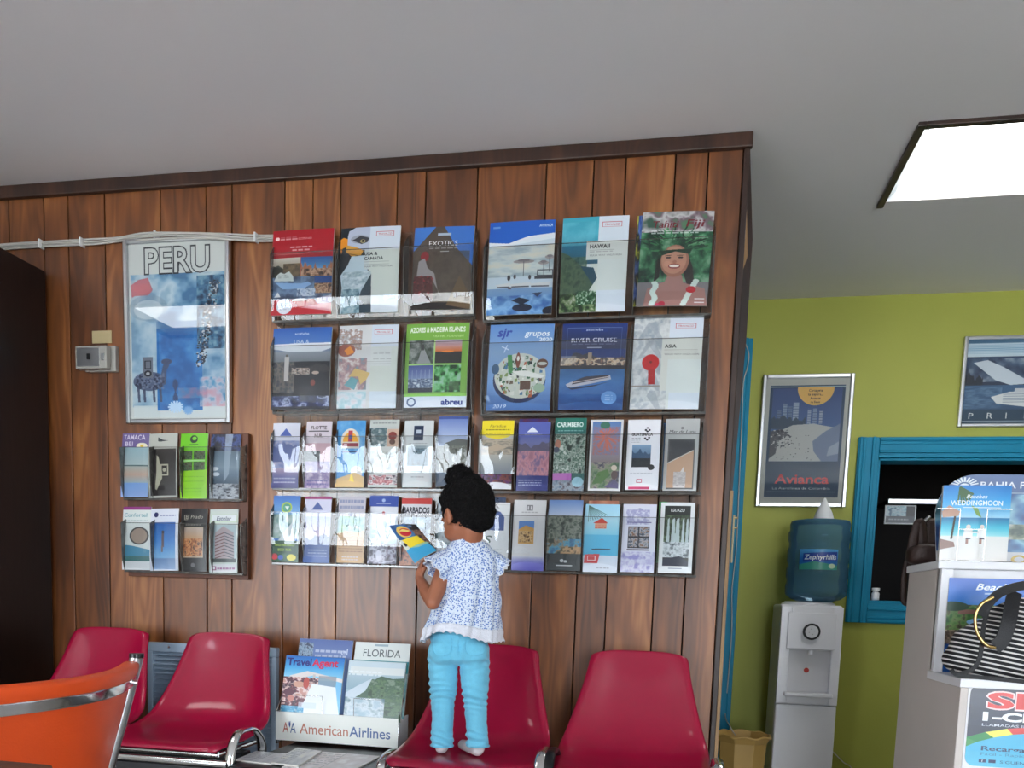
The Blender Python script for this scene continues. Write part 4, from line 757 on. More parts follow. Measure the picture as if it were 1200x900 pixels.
# fourth row
c = D_((70, 120, 190)); c.grad(0, 0, 1, .3, (60, 110, 190), (130, 176, 214)); c.ell(.52, .18, .2, .085, (170, 196, 80)); c.ell(.52, .18, .15, .062, (90, 156, 130)); c.poly([(.45, .16), (.62, .16), (.55, .22)], (224, 234, 230)); c.mot(0, .28, 1, .65, [(90, 130, 140), (150, 176, 170), (196, 206, 206)], 4); c.poly([(.2, .7), (.75, .4), (.8, .6), (.9, .7)], (206, 212, 216)); c.rect(0, .68, 1, 1, (20, 74, 44)); c.txt('RIO NEGRO', .5, .76, .035, (190, 214, 60), 'c', .02, w=.72); c.txt('ECO TUR', .5, .83, .035, (190, 214, 60), 'c', .02, w=.5); c.ell(.12, .92, .12, .05, (190, 50, 60)); c.ell(.35, .93, .1, .04, (60, 90, 170)); c.ell(.75, .93, .17, .05, (206, 196, 70))
BR.append(('narrow green and blue brochure with round emblem, bottom row far left', (321, 352, 581, 659), c))
c = peak((206, 206, 226), (70, 90, 150)); c.rect(0, 0, 1, .04, (150, 60, 110)); c.fake(.2, .25, .8, 1, 1, (170, 176, 200), .012); c.grad(0, .3, 1, .6, (160, 170, 206), (200, 180, 200)); c.hills(0, 1, .66, .1, .8, (90, 104, 150), 3, 2); c.rect(0, .72, 1, 1, (52, 84, 150)); c.fake(.2, .8, .9, 3, .045, (196, 206, 230), .014)
BR.append(('narrow lilac and blue brochure with small triangle, bottom row left rack', (357.5, 388.5, 582, 660), c))
c = D_((190, 186, 196)); c.fake(.05, .05, .95, 2, .09, (110, 120, 160), .045); c.ell(.5, .27, .06, .03, (50, 60, 120)); c.mot(0, .3, 1, .55, [(196, 205, 206), (120, 170, 170), (150, 190, 140)], 4); c.rect(0, .55, 1, 1, (196, 158, 112)); c.poly([(0, .6), (.3, .52), (.8, .54), (1, .5), (1, .6)], (200, 164, 120)); c.fake(.06, .62, .95, 6, .04, (130, 84, 50), .014); c.fake(.2, .9, .8, 2, .04, (196, 200, 214), .02)
BR.append(('narrow tan brochure with brown lines of print, bottom row left rack', (397, 428.5, 582, 660), c))
c = D_((214, 216, 224)); c.rect(0, 0, 1, .16, (40, 70, 156)); c.ell(.5, .07, .06, .025, (160, 180, 220)); c.rect(.25, .11, .75, .12, (190, 200, 226)); c.ell(.52, .26, .05, .03, (160, 50, 60)); c.mot(0, .36, 1, .7, [(196, 210, 216), (214, 220, 226), (150, 176, 190)], 4); c.mot(0, .7, 1, 1, [(60, 56, 70), (130, 126, 146), (200, 200, 214), (90, 84, 104)], 6); c.ell(.4, .88, .1, .08, (206, 206, 220))
BR.append(('narrow white brochure with royal blue band, bottom row left rack', (433, 466.5, 581, 661), c))
c = D_((206, 206, 208)); c.rect(0, 0, 1, .09, (196, 54, 50)); c.rect(.02, .09, .98, .24, (214, 214, 220)); c.txt('BARBADOS', .5, .22, .085, (30, 32, 46), 'c', .03, w=.86); c.rect(0, .245, 1, .28, (24, 26, 36)); c.mot(0, .28, 1, .7, [(60, 84, 110), (150, 176, 190), (206, 210, 212)], 4); c.mot(0, .7, 1, 1, [(50, 30, 30), (150, 90, 60), (190, 120, 80), (36, 30, 36)], 5)
BR.append(('narrow red headed brochure titled BARBADOS', (470.5, 505.5, 584, 663), c))
c = D_((180, 190, 198)); c.mot(0, 0, 1, 1, [(150, 170, 180), (206, 212, 216), (90, 110, 130)], 4)
BR.append(('narrow pale brochure mostly hidden behind the child\'s head', (512.5, 547, 584, 663), c))
c = D_((206, 208, 210)); c.poly([(.1, .3), (.12, .2), (.4, .12), (.7, .14), (.84, .22), (.84, .42), (.5, .42), (.1, .4)], (66, 86, 140)); c.txt('S', .3, .62, .12, (80, 96, 90), 'c', .01, .2, w=.22); c.fake(.1, .7, .8, 3, .05, (170, 172, 176), .012); c.rect(0, .03, 1, .035, (160, 160, 160))
BR.append(('narrow white brochure with blue arch, partly behind the child\'s shoulder', (561, 597, 589, 667), c))
c = D_((206, 206, 208)); c.rect(.4, .07, .6, .15, (120, 120, 124)); c.rect(.44, .09, .47, .14, (206, 206, 208)); c.rect(.53, .09, .56, .14, (206, 206, 208)); c.fake(.25, .17, .75, 1, 1, (150, 150, 154), .014); c.rect(.18, .3, .66, .62, (90, 130, 190)); c.poly([(.18, .42), (.4, .36), (.66, .4), (.66, .62), (.18, .62)], (196, 150, 84)); c.mot(.2, .44, .64, .6, [(150, 110, 60), (214, 180, 130), (90, 66, 44)], 6); c.grad(0, .8, 1, 1, (196, 198, 210), (110, 110, 190), (84, 84, 170))
BR.append(('narrow white brochure with ochre building photo fading to violet', (601.5, 639, 586, 669), c))
c = D_((70, 74, 74)); c.grad(0, 0, 1, .25, (96, 130, 186), (180, 190, 210)); c.mot(0, .22, 1, .6, [(50, 60, 56), (100, 110, 100), (140, 144, 134), (70, 84, 74)], 8); c.mot(0, .55, 1, .76, [(60, 110, 150), (90, 160, 190), (150, 130, 110), (60, 70, 64)], 6); c.mot(.4, .66, 1, .76, [(170, 130, 90), (196, 160, 120), (90, 80, 60)], 6); c.rect(0, .76, 1, 1, (58, 64, 66)); c.ell(.45, .86, .06, .024, (200, 204, 206)); c.ell(.56, .87, .05, .02, (200, 204, 206)); c.rect(.28, .92, .76, .935, (190, 194, 196))
BR.append(('narrow grey brochure of palm pool resort, bottom row right rack', (642.5, 682, 586, 669), c))
c = D_((120, 190, 215)); c.grad(0, 0, 1, .45, (150, 200, 224), (170, 212, 226), (130, 200, 222)); c.grad(0, .45, 1, .75, (90, 180, 214), (70, 170, 206))
for k in range(9): c.line(.1, .02, .1+.07*k, .26-.012*k, .02, (60, 90, 80), .8)
c.poly([(.24, .28), (.5, .2), (.68, .28)], (196, 60, 44)); c.rect(.3, .28, .64, .36, (214, 150, 120)); c.fake(.3, .31, .64, 2, .03, (190, 60, 60), .012); c.poly([(.22, .655), (.8, .65), (.76, .67), (.26, .675)], (60, 76, 90)); c.rect(0, .75, 1, 1, (206, 214, 226)); c.poly([(.04, .74), (.48, .73), (.42, .87), (.02, .87)], (196, 44, 50)); c.frame(.12, .76, .36, .83, .02, (226, 200, 200)); c.fake(.4, .93, .76, 1, 1, (140, 146, 156), .012)
BR.append(('narrow turquoise brochure with small red roofed beach hut and red badge', (685, 725, 591, 671), c))
c = D_((206, 208, 222)); c.ell(.5, .12, .12, .06, (110, 110, 160)); c.mot(.1, .08, .8, .3, [(206, 208, 222), (150, 150, 190), (206, 208, 222)], 6); c.rect(.14, .26, .86, .275, (110, 104, 150))
for (x, y) in ((.2, .34), (.52, .34), (.2, .5), (.52, .5)): c.rect(x-.02, y-.01, x+.3, y+.15, (36, 34, 44)); c.mot(x, y, x+.28, y+.13, [(50, 60, 76), (170, 170, 176), (120, 84, 64)], 4)
c.rect(.16, .66, .84, .68, (60, 50, 60)); c.mot(0, .7, 1, 1, [(170, 166, 205), (206, 208, 222), (140, 136, 190)], 5)
BR.append(('narrow lavender brochure with four small square photos', (729, 768, 591, 671), c))
c = D_((216, 220, 222)); c.rect(.12, .05, .88, .9, (22, 30, 26)); c.txt('IGUAZU', .5, .13, .04, (214, 216, 216), 'c', .02, w=.4); c.mot(.12, .18, .88, .6, [(24, 34, 24), (50, 66, 44), (90, 110, 84)], 6)
for x, w_ in ((.22, .05), (.36, .07), (.48, .08), (.66, .05), (.78, .05)): c.poly([(x, .24), (x+w_, .22), (x+w_*1.5, .6), (x-w_*.5, .62)], (196, 210, 214), .9)
c.mot(.12, .56, .88, .78, [(150, 160, 164), (214, 220, 224), (60, 70, 76)], 5); c.poly([(.12, .8), (.6, .76), (.88, .84), (.88, .9), (.12, .9)], (34, 40, 60)); c.rect(.3, .93, .7, .94, (130, 140, 160))
BR.append(('narrow white edged brochure of waterfall, bottom row far right', (773, 812.5, 589, 672), c))
# small rack
c = D_((170, 190, 200)); c.rect(0, 0, 1, .22, (104, 90, 140)); c.txt('TAMACA', .06, .1, .075, (206, 200, 216), 'l', .015, w=.8); c.txt('BEI', .12, .2, .07, (206, 200, 216), 'l', .015, w=.3); c.ell(.75, .2, .2, .05, (226, 220, 190)); c.ell(.75, .2, .06, .02, (226, 190, 60)); c.grad(0, .22, 1, .55, (150, 180, 190), (176, 190, 190)); c.rect(0, .5, 1, .52, (90, 110, 110)); c.grad(0, .52, 1, .78, (170, 176, 170), (190, 160, 140), (150, 170, 180)); c.grad(0, .78, 1, 1, (120, 160, 216), (150, 176, 220))
BR.append(('narrow brochure with purple heading and calm lake, top left of small rack', (144.5, 176, 508, 583), c, .0))
c = D_((176, 178, 170)); c.rect(.06, .24, .96, .97, (36, 28, 28)); c.poly([(.34, .12), (.34, .06), (.5, .1), (.7, .115), (.4, .13)], (50, 56, 60)); c.poly([(.3, .34), (.36, .36), (.5, .6), (.5, .7), (.3, .88), (.24, .86), (.3, .6)], (176, 172, 150)); c.frame(.44, .48, .72, .66, .05, (176, 172, 150)); c.ell(.58, .57, .06, .03, (176, 172, 150))
BR.append(('narrow grey brochure with black panel and cream emblem', (177.5, 210.5, 508, 584), c, -.03))
c = D_((110, 196, 30)); c.ell(.5, .09, .14, .06, (30, 50, 30)); c.ell(.52, .08, .08, .03, (110, 196, 30)); c.rect(.35, .17, .66, .18, (50, 90, 20))
for (x, y) in ((.06, .27), (.52, .27), (.06, .44), (.52, .44)): c.mot(x, y, x+.4, y+.13, [(30, 50, 36), (90, 110, 84), (60, 40, 30)], 4)
c.rect(.06, .41, .92, .43, (170, 220, 150)); c.poly([(0, .58), (1, .56), (1, 1), (0, 1)], (150, 212, 30)); c.fake(.1, .66, .9, 2, .07, (120, 180, 30), .012); c.fake(.2, .84, .8, 2, .05, (120, 180, 30), .012)
BR.append(('narrow lime green brochure with four small photos', (214, 245.5, 508, 585), c, -.02))
c = D_((70, 90, 110)); c.mot(0, 0, 1, .25, [(24, 30, 60), (60, 80, 140), (30, 40, 70), (20, 24, 40)], 4); c.grad(0, .25, 1, .75, (100, 120, 136), (130, 150, 166), (60, 80, 100)); c.poly([(.5, 0), (.75, 0), (.66, .6), (.5, .72)], (170, 184, 200), .7); c.ell(.16, .52, .16, .03, (214, 220, 226)); c.ell(.24, .6, .12, .03, (206, 212, 220)); c.mot(0, .74, 1, 1, [(44, 50, 60), (150, 156, 166), (190, 194, 200), (50, 54, 64)], 5, 2)
BR.append(('narrow dark blue brochure of misty water, top right of small rack', (248, 282.5, 509, 588), c, .0))
c = D_((206, 212, 210)); c.rect(0, 0, 1, .05, (140, 50, 120)); c.txt('Confortel', .05, .16, .06, (96, 150, 160), 'l', .01, w=.82); c.fake(.1, .21, .9, 2, .04, (150, 170, 172), .014); c.ell(.62, .46, .34, .14, (60, 60, 60)); c.ell(.62, .46, .28, .12, (150, 130, 116)); c.poly([(0, .6), (.4, .62), (1, .68), (1, .86), (0, .86)], (60, 130, 160)); c.rect(0, .78, 1, .86, (60, 110, 110)); c.rect(0, .87, 1, 1, (212, 214, 216))
BR.append(('narrow white and aqua brochure with dark oval photo', (146, 178.5, 594, 668), c, -.01))
c = D_((206, 210, 222)); c.ell(.22, .1, .08, .04, (40, 44, 90)); c.fake(.36, .1, .9, 1, 1, (110, 120, 160), .024); c.grad(.1, .22, .9, .82, (20, 90, 170), (60, 130, 200), (130, 180, 214)); c.rect(.44, .4, .52, .62, (110, 90, 90)); c.ell(.48, .38, .05, .025, (70, 56, 56)); c.rect(.42, .6, .48, .7, (130, 110, 110)); c.grad(.1, .8, .9, .98, (120, 150, 190), (150, 176, 210)); c.frame(0, 0, 1, 1, .03, (216, 218, 226))
BR.append(('narrow white brochure with lone figure against blue sky', (179, 212, 596, 669), c, -.03))
c = D_((20, 18, 20)); c.txt('El Prado', .52, .16, .06, (170, 164, 150), 'c', 0, .2, w=.66); c.frame(.14, .1, .28, .18, .02, (150, 146, 130)); c.fake(.2, .25, .8, 1, 1, (130, 126, 120), .02); c.rect(.1, .3, .88, .78, (190, 170, 150)); c.grad(.12, .31, .86, .5, (176, 160, 150), (190, 150, 110)); c.mot(.12, .48, .86, .76, [(110, 60, 36), (180, 110, 60), (206, 150, 100), (70, 40, 30)], 8); c.ell(.5, .9, .08, .035, (120, 118, 120))
BR.append(('narrow black brochure with old building photo', (214.5, 244.5, 596, 670), c, -.02))
c = D_((196, 206, 200)); c.frame(.03, .08, .97, .2, .015, (170, 196, 150)); c.rect(.05, .09, .95, .19, (214, 220, 222)); c.txt('Estelar', .5, .17, .06, (50, 60, 84), 'c', .01, .2, w=.5); c.rect(.05, .24, .95, .82, (170, 190, 196)); c.poly([(.22, .8), (.22, .36), (.5, .26), (.86, .36), (.9, .8)], (170, 156, 160))
for k in range(8): c.line(.22, .42+k*.048, .55, .36+k*.05, .03, (110, 70, 74)); c.line(.55, .36+k*.05, .88, .42+k*.048, .03, (84, 90, 104))
c.rect(.05, .76, .95, .82, (60, 70, 70)); c.rect(.05, .85, .95, .97, (216, 216, 220)); c.frame(.12, .88, .26, .94, .03, (140, 50, 110)); c.fake(.3, .9, .92, 1, 1, (140, 60, 120), .03)
BR.append(('narrow pale green brochure with tall hotel building', (248, 281, 597, 673), c, -.02))
for i, e in enumerate(BR):
    lab, px, c = e[:3]; rot = e[3] if len(e) > 3 else 0.0
    g = 'large brochures in the wall racks' if c.w > 150 else ('brochures in the small rack' if i >= len(BR)-8 else 'narrow brochures in the wall racks')
    brochure(lab, px, c, rot=rot, grp=g, th=0.006 if c.w > 150 else 0.004)
# other brochures showing behind the front ones
for lab, px, col in (('blue spine brochure peeking out left of the leaf crown brochure', (745, 760, 252, 361), [(40, 70, 140), (90, 120, 190), (30, 30, 40), (190, 190, 60)]),
                     ('blue edged brochure peeking out behind the grey dusk beach brochure', (776, 784, 496, 574), [(40, 90, 150), (60, 120, 180)]),
                     ('green brochure peeking out behind the waterfall brochure', (771, 780, 588, 660), [(40, 120, 60), (60, 150, 80)]),
                     ('maroon edged brochure peeking above the pink lake brochure', (608, 641, 491, 560), [(90, 40, 80), (60, 50, 120)]),
                     ('brown brochure top showing above the turquoise brochure', (689, 724, 587, 650), [(150, 80, 60), (190, 130, 100)]),
                     ('pale brochure top peeking above the blue arch brochure', (556, 592, 583, 650), [(70, 84, 110), (40, 50, 80)])):
    c = Cv(30, 60); c.mot(0, 0, 1, 1, col, 3); brochure(lab, px, c, y=WY-.016, th=0.002, grp='brochures peeking out behind others')

def rack(name, label, xs_rows, rows, X0, X1, zrows, board=None, depth=0.05):
    """xs_rows: per row list of pocket edges (world x); zrows: (z bottom, z fold, z panel top, z back top)"""
    t = thing(name, label, 'brochure rack', ((X0+X1)/2, WY-0.002, zrows[-1][0]))
    if board: obj('backing_board', B().box(board[0], board[1], WY-0.022, WY-0.002, board[2], board[3]), M['backboard'], t, bevel=0.002)
    yb_ = WY-0.006; yf = WY-depth-0.004; z_lo = zrows[-1][0]; z_hi = zrows[0][3]
    obj('back_panel', B().box(X0, X1, yb_-0.003, yb_, z_lo, z_hi), M['acrback'], t)
    for (zb_, zf_, zp, zt_), xs in zip(zrows, xs_rows):
        obj('shelf', B().box(X0, X1, yf+0.012, yb_-0.003, zb_-0.004, zb_-0.001), M['acredge'], t, bevel=0.0008)
        lipb = B().box(X0, X1, yf+0.012, yf+0.015, zb_-0.001, zb_+0.003); obj('shelf_lip', lipb, M['acredge'], t)
        for x in xs:
            b = B().prism([(yb_-0.003, zb_), (yb_-0.003, zt_-0.01), (WY-0.03, zt_-0.03), (yf-0.004, zp), (yf, zf_), (yf+0.015, zb_)], x-0.0013, x+0.0013, 'x')
            obj('divider', b, M['acredge'], t)
        for a, c_ in zip(xs[:-1], xs[1:]):
            tl = math.tan(R(1.5)); cx = (a+c_)/2
            b = B(); n = 9
            def fn(u, v):
                X = a+0.002+(c_-a-0.004)*u
                if v < 0.5: q = v/0.5; z = zb_+(zf_-zb_)*q; y = yf+0.016-0.016*q
                else: q = (v-.5)/.5; z = zf_+(zp-zf_)*q; y = yf-(zp-zf_)*q*tl
                return (X, y, z)
            b.add([fn(0, 0), fn(1, 0), fn(1, .5), fn(0, .5)], [(0, 1, 2, 3)]); b.add([fn(0, .5), fn(1, .5), fn(1, 1), fn(0, 1)], [(0, 1, 2, 3)])
            p = obj('front_panel', b, M['acr'], t, origin=(cx, yf, zb_))
            obj('panel_edge', B().box(a+0.002, c_-0.002, fn(0, 1)[1]-0.0012, fn(0, 1)[1]+0.0012, zp, zp+0.0016), M['acredge'], p)
    return t
def zrow(y_b, y_f, y_p, y_t, x=650, d=WY-.05): return tuple(W(x, y, d).z for y in (y_b, y_f, y_p, y_t))
def xrow(a, b_, n, y, d=WY-.05): x0 = W(a, y, d).x; x1 = W(b_, y, d).x; return [x0+(x1-x0)*k/n for k in range(n+1)]
# left rack (pixel rows measured near its middle)
zl = [zrow(372, 347, 293, 268, 430), zrow(482, 463, 404, 378, 430), zrow(573, 554, 512, 490, 430), zrow(663, 640, 602, 580, 430)]
rack('brochure_rack', 'clear acrylic brochure rack left of the child, above the magazine holder', [xrow(318, 555, 3, 320), xrow(318, 553, 3, 430), xrow(318, 551.5, 6, 530), xrow(318, 550.5, 6, 620)], 4, xrow(318, 552, 1, 500)[0], xrow(318, 552, 1, 500)[1], zl, None)
zr = [zrow(371, 345, 285, 262, 700), zrow(484, 462, 400, 372, 700), zrow(577, 556, 510, 488, 700), zrow(672, 650, 606, 584, 700)]
rack('brochure_rack', 'clear acrylic brochure rack on the right near the corner of the wood wall', [xrow(567, 836, 3, 320), xrow(565, 829, 3, 430), xrow(562, 822, 6, 530), xrow(557, 817, 6, 630)], 4, xrow(562, 824, 1, 500)[0], xrow(562, 826, 1, 500)[1], zr, None)
zs = [zrow(585, 569, 525, 511, 215), zrow(671, 654, 614, 598, 215)]
xs = xrow(144, 284, 4, 590)
bz = (W(215, 677, WY-.01).z, W(215, 509, WY-.01).z)
rack('brochure_rack', 'small brochure rack on brown board under the framed PERU poster', [xs, xs], 2, xs[0], xs[-1], zs, (xs[0]-0.002, W(293, 600, WY-.01).x, bz[0], bz[1]), depth=0.055)

# ================================================================= SEATING
def smooth_prof(P, t):
    n = len(P)
    for i in range(n-1):
        if t <= P[i+1][0] or i == n-2:
            a, b_ = P[i], P[i+1]; p0 = P[max(i-1, 0)]; p3 = P[min(i+2, n-1)]
            h = b_[0]-a[0]; q = min(1, max(0, (t-a[0])/h)); out = []
            for k in range(1, len(a)):
                m0 = (b_[k]-p0[k])/(b_[0]-p0[0])*h; m1 = (p3[k]-a[k])/(p3[0]-a[0])*h
                out.append((2*q**3-3*q*q+1)*a[k]+(q**3-2*q*q+q)*m0+(-2*q**3+3*q*q)*b_[k]+(q**3-q*q)*m1)
            return out
#        t     y      z     half width  edge curl
PR = [(0.00, .250, .312, .118, .000), (.03, .246, .309, .134, .003), (.08, .243, .292, .1435, .010), (.2, .234, .235, .153, .026), (.35, .214, .160, .170, .036), (.5, .180, .078, .192, .042), (.6, .140, .028, .206, .040),
      (.7, .075, .002, .2145, .032), (.82, -.030, -.004, .2165, .020), (.92, -.125, .000, .213, .010), (.97, -.165, -.002, .203, .004), (1.0, -.182, -.016, .186, .0)]
def shell_mesh():
    nu, nv = 33, 48
    def base(t): return smooth_prof(PR, t)
    def fn(u, v):
        t = v; U = 2*u-1; y, z, w, cu = base(t); y2, z2, _, _ = base(min(1, t+.01)); y1, z1, _, _ = base(max(0, t-.01))
        dy, dz = y2-y1, z2-z1; L = math.hypot(dy, dz) or 1; ny, nz = dz/L, -dy/L      # normal to the upper/front side
        if nz < 0 and t > .5: ny, nz = -ny, -nz
        if t <= .5 and ny > 0: ny, nz = -ny, -nz
        a = abs(U); k = cu*(a**3.2); lip = 0.012*max(0, (a-.93)/.07)**1.5
        ez = -0.012*(a**4) if t < .1 else 0
        ex = w*U+math.copysign(lip*.7, U) if a > .93 else w*U
        return (ex, y+ny*(k-lip), z+nz*(k-lip)+ez*(1-t/.1 if t < .1 else 0))
    b = B(); b.grid(fn, nu, nv); return b
def make_seat(label):
    t = thing('waiting_seat', label, 'chair', (0, 0, 0), 'crimson shell seats along the wood wall')
    sh = obj('shell', shell_mesh(), M['seat'], t)
    md = sh.modifiers.new('solid', 'SOLIDIFY'); md.thickness = 0.007; md.offset = 1
    sb = sh.modifiers.new('sub', 'SUBSURF'); sb.levels = 1; sb.render_levels = 1
    for x in (-.12, .12):
        obj('bracket', B().box(x-.02, x+.02, -.12, .1, -.035, -.014), M['chrome'], t, bevel=0.004)
    obj('front_rail', B().tube([(-.195, -.15, -.03), (.195, -.15, -.03)], .009, 10), M['chrome'], t)
    for x in (-.19, .19): obj('side_rail', B().tube([(x, .12, -.028), (x, -.15, -.03)], .008, 8), M['chrome'], t)
    return t
SZ = 0.482; SY = 2.30
def sx_at(px, py, y): return W(px, py, y).x
s0 = make_seat('crimson shell seat at the far right end, nearest the green wall')
s0.location = (sx_at(751, 765, SY+.235)-0.005, SY, SZ); XS4 = s0.location.x
XS3 = sx_at(632, 757, SY+.235)-0.152; XS2 = sx_at(267, 742, SY+.235); XS1 = sx_at(128, 734, SY+.235)
dup(s0, (XS3, SY, SZ), 'crimson shell seat the child is standing on')
dup(s0, (XS2, SY, SZ), 'crimson shell seat just left of the magazine table')
dup(s0, (XS1, SY, SZ), 'crimson shell seat beside the dark cabinet, behind the orange chair')
# chrome and black arches between seats
def frame_for(xa, xb, label, arches):
    fr = thing('seating_frame', label, 'seat frame', ((xa+xb)/2, SY, 0), 'seat frames under the crimson seats')
    obj('beam', B().box(xa-.2, xb+.2, SY-.03, SY+.03, SZ-.1, SZ-.045), M['blackmetal'], fr, bevel=0.004)
    obj('front_rail', B().tube([(xa-.235, SY-.17, SZ-.052), (xb+.235, SY-.17, SZ-.052)], .011, 10), M['chrome'], fr)
    obj('apron', B().box(xa-.23, xb+.23, SY-.15, SY-.13, SZ-.2, SZ-.07), M['black'], fr, bevel=0.002)
    for (x, hz, m) in arches:
        P = [(x, SY-.16, SZ-.1), (x, SY-.155, SZ-.03), (x, SY-.12, SZ+hz-.008), (x, SY-.07, SZ+hz), (x, SY-.02, SZ+hz-.006), (x, SY+.03, SZ-.02), (x, SY+.035, SZ-.1)]
        obj('arch', B().tube(catmull(P, 6), .0075, 10, flat=2.1), M[m], fr)
    for x in (xa-.1, xb+.12):
        obj('leg', B().tube([(x, SY, SZ-.1), (x, SY, 0.03)], .02, 10), M['blackmetal'], fr)
        obj('foot', B().box(x-.025, x+.025, SY-.24, SY+.24, 0, .03), M['blackmetal'], fr, bevel=0.004)
frame_for(XS1, XS2, 'chrome and black frame under the two left crimson seats', (((XS1+XS2)/2, .035, 'chrome'), (XS2+.235, .035, 'chrome')))
frame_for(XS3, XS4, 'chrome and black frame under the two right crimson seats', (((XS3+XS4)/2-.008, .035, 'chrome'), ((XS3+XS4)/2+.016, .035, 'blackmetal'), (XS3-.225, .0, 'chrome'), (XS4+.235, .035, 'chrome')))
# black magazine table
TX0, TX1 = XS2+.25, XS3-.24; TZ = .432
t = thing('magazine_table', 'low black laminate table between the crimson seats', 'table', ((TX0+TX1)/2, SY, 0))
obj('tabletop', B().box(TX0, TX1, SY-.2, WY-.05, TZ-.03, TZ), M['black'], t, bevel=0.006)
for x in (TX0+.03, TX1-.03):
    for y in (SY-.17, WY-.09): obj('leg', B().tube([(x, y, 0), (x, y, TZ-.03)], .014, 8), M['blackmetal'], t)
# magazine holder with a white lettered band
HY = 2.5; a0, a1 = W(324, 832, HY), W(467, 843, HY); hz0 = W(322, 867, HY).z+.002; hz1 = W(400, 838, HY).z
t = thing('magazine_holder', 'wire magazine holder with white AmericanAirlines band on the black table', 'magazine holder', ((a0.x+a1.x)/2, HY, TZ))
c = Cv(720, 180, (226, 228, 222)); xx = .06
c.txt('A', xx, .72, .36, (186, 96, 84), 'l', 0, w=.047); c.txt('A', xx+.062, .72, .36, (60, 90, 140), 'l', 0, w=.047)
c.poly([(.108, .3), (.113, .38), (.117, .3), (.12, .38), (.125, .3), (.123, .46), (.117, .55), (.11, .46)], (40, 66, 130))
c.txt('American', .2, .72, .36, (178, 110, 90), 'l', .006, w=.4); c.txt('Airlines', .61, .72, .36, (70, 96, 146), 'l', .006, w=.33)
b = B(); b.grid(lambda u, v: (a0.x+(a1.x-a0.x)*u, HY-.0045, hz0+(hz1-hz0)*v), 2, 2, uv=True, smooth=False); b.box(a0.x, a1.x, HY-.004, HY, hz0, hz1, 1); b.box(a1.x-.004, a1.x, HY, HY+.1, hz0, hz1, 1).box(a0.x, a0.x+.004, HY, HY+.1, hz0, hz1, 1)
obj('lettered_band', b, [c.mat('print_band', rough=.5), M['pagewhite']], t)
wf = 0.0022
obj('base_wire', B().tube([(a0.x, HY, hz0), (a1.x, HY, hz0), (a1.x, HY+.12, hz0), (a0.x, HY+.12, hz0)], wf, 6, closed=True), M['chrome'], t)
for x in (a0.x, a1.x):
    P = [(x, HY, TZ+.003), (x, HY, hz1), (x, HY+.04, hz1+.05), (x, HY+.1, hz1+.14)]; obj('side_wire', B().tube(P, wf, 6), M['chrome'], t)
    obj('foot', B().tube([(x, HY, TZ), (x, HY+.13, TZ+.003), (x, HY+.13, hz0)], wf*1.6, 6), M['chrome'], t)
for (xa, xb) in ((W(345, 815, HY).x, W(378, 815, HY).x), (W(415, 818, HY).x, W(447, 818, HY).x)):
    zz = W(360, 815, HY).z; obj('retainer', B().tube([(xa, HY-.002, hz1-.01), (xa, HY-.002, zz), (xb, HY-.002, zz), (xb, HY-.002, hz1-.01)], .0013, 6), M['chrome'], t)
def mag_at(label, px, canvas, y, name='magazine', cat='magazine', th=.006, rot=0.0, lean=14, grp='magazines in the wire holder', gain=1.0):
    global LEAN
    q = LEAN; LEAN = R(lean); o = brochure(label, px, canvas, y=y, name=name, cat=cat, th=th, rot=rot, grp=grp, gain=gain, bow=.002); LEAN = q; return o
c = L_((120, 150, 200)); c.grad(0, 0, 1, .5, (84, 104, 160), (130, 150, 190)); c.mot(0, .05, .28, .5, [(70, 96, 120), (150, 170, 190), (60, 70, 90)], 6); c.fake(.32, .14, .9, 2, .07, (200, 206, 220), .035); c.txt('el', .8, .2, .09, (190, 200, 220), w=.12)
mag_at('dull blue magazine standing behind the TravelAgent magazine', (345, 408, 750, 835), c, HY+.05)
c = L_((206, 216, 216)); c.rect(0, 0, 1, .24, (214, 220, 218)); c.txt('FLORIDA', .5, .19, .1, (60, 70, 74), 'c', w=.68); c.rect(.36, .02, .6, .05, (150, 170, 180)); c.grad(0, .24, 1, .4, (50, 140, 150), (90, 170, 176)); c.mot(0, .4, 1, 1, [(70, 130, 140), (150, 190, 190), (196, 206, 206)], 4)
mag_at('white and teal magazine titled FLORIDA at back of the holder', (411, 476, 754, 840), c, HY+.05)
c = L_((110, 180, 220)); c.grad(0, 0, 1, .4, (24, 96, 176), (70, 160, 214), (150, 205, 226)); c.poly([(.1, .34), (.4, .25), (1, .36), (1, .42), (.5, .32), (.14, .42)], (214, 206, 204)); c.rect(.5, .3, .54, .55, (190, 186, 184)); c.rect(.6, .32, .9, .5, (130, 136, 146), .7); c.mot(0, .36, .6, .9, [(190, 140, 130), (226, 210, 206), (110, 50, 60), (60, 40, 56), (214, 180, 170)], 5); c.ell(.28, .48, .1, .05, (196, 150, 130)); c.ell(.12, .62, .09, .06, (90, 40, 60)); c.ell(.16, .72, .06, .05, (190, 120, 110)); c.poly([(.5, .46), (.9, .5), (1, 1), (.3, 1), (.4, .75)], (222, 226, 230)); c.mot(0, .85, .4, 1, [(120, 180, 206), (60, 140, 180), (206, 216, 220)], 4)
c.ell(.4, .45, .05, .1, (176, 70, 60)); c.rect(.3, .78, .6, .88, (196, 210, 224), .7); c.txt('Travel', .03, .16, .12, (30, 30, 110), 'l', .03, w=.42); c.txt('Agent', .46, .16, .12, (200, 24, 70), 'l', .03, w=.44)
mag_at('bright magazine titled TravelAgent with a beach group', (331, 400, 770, 838), c, HY+.022)
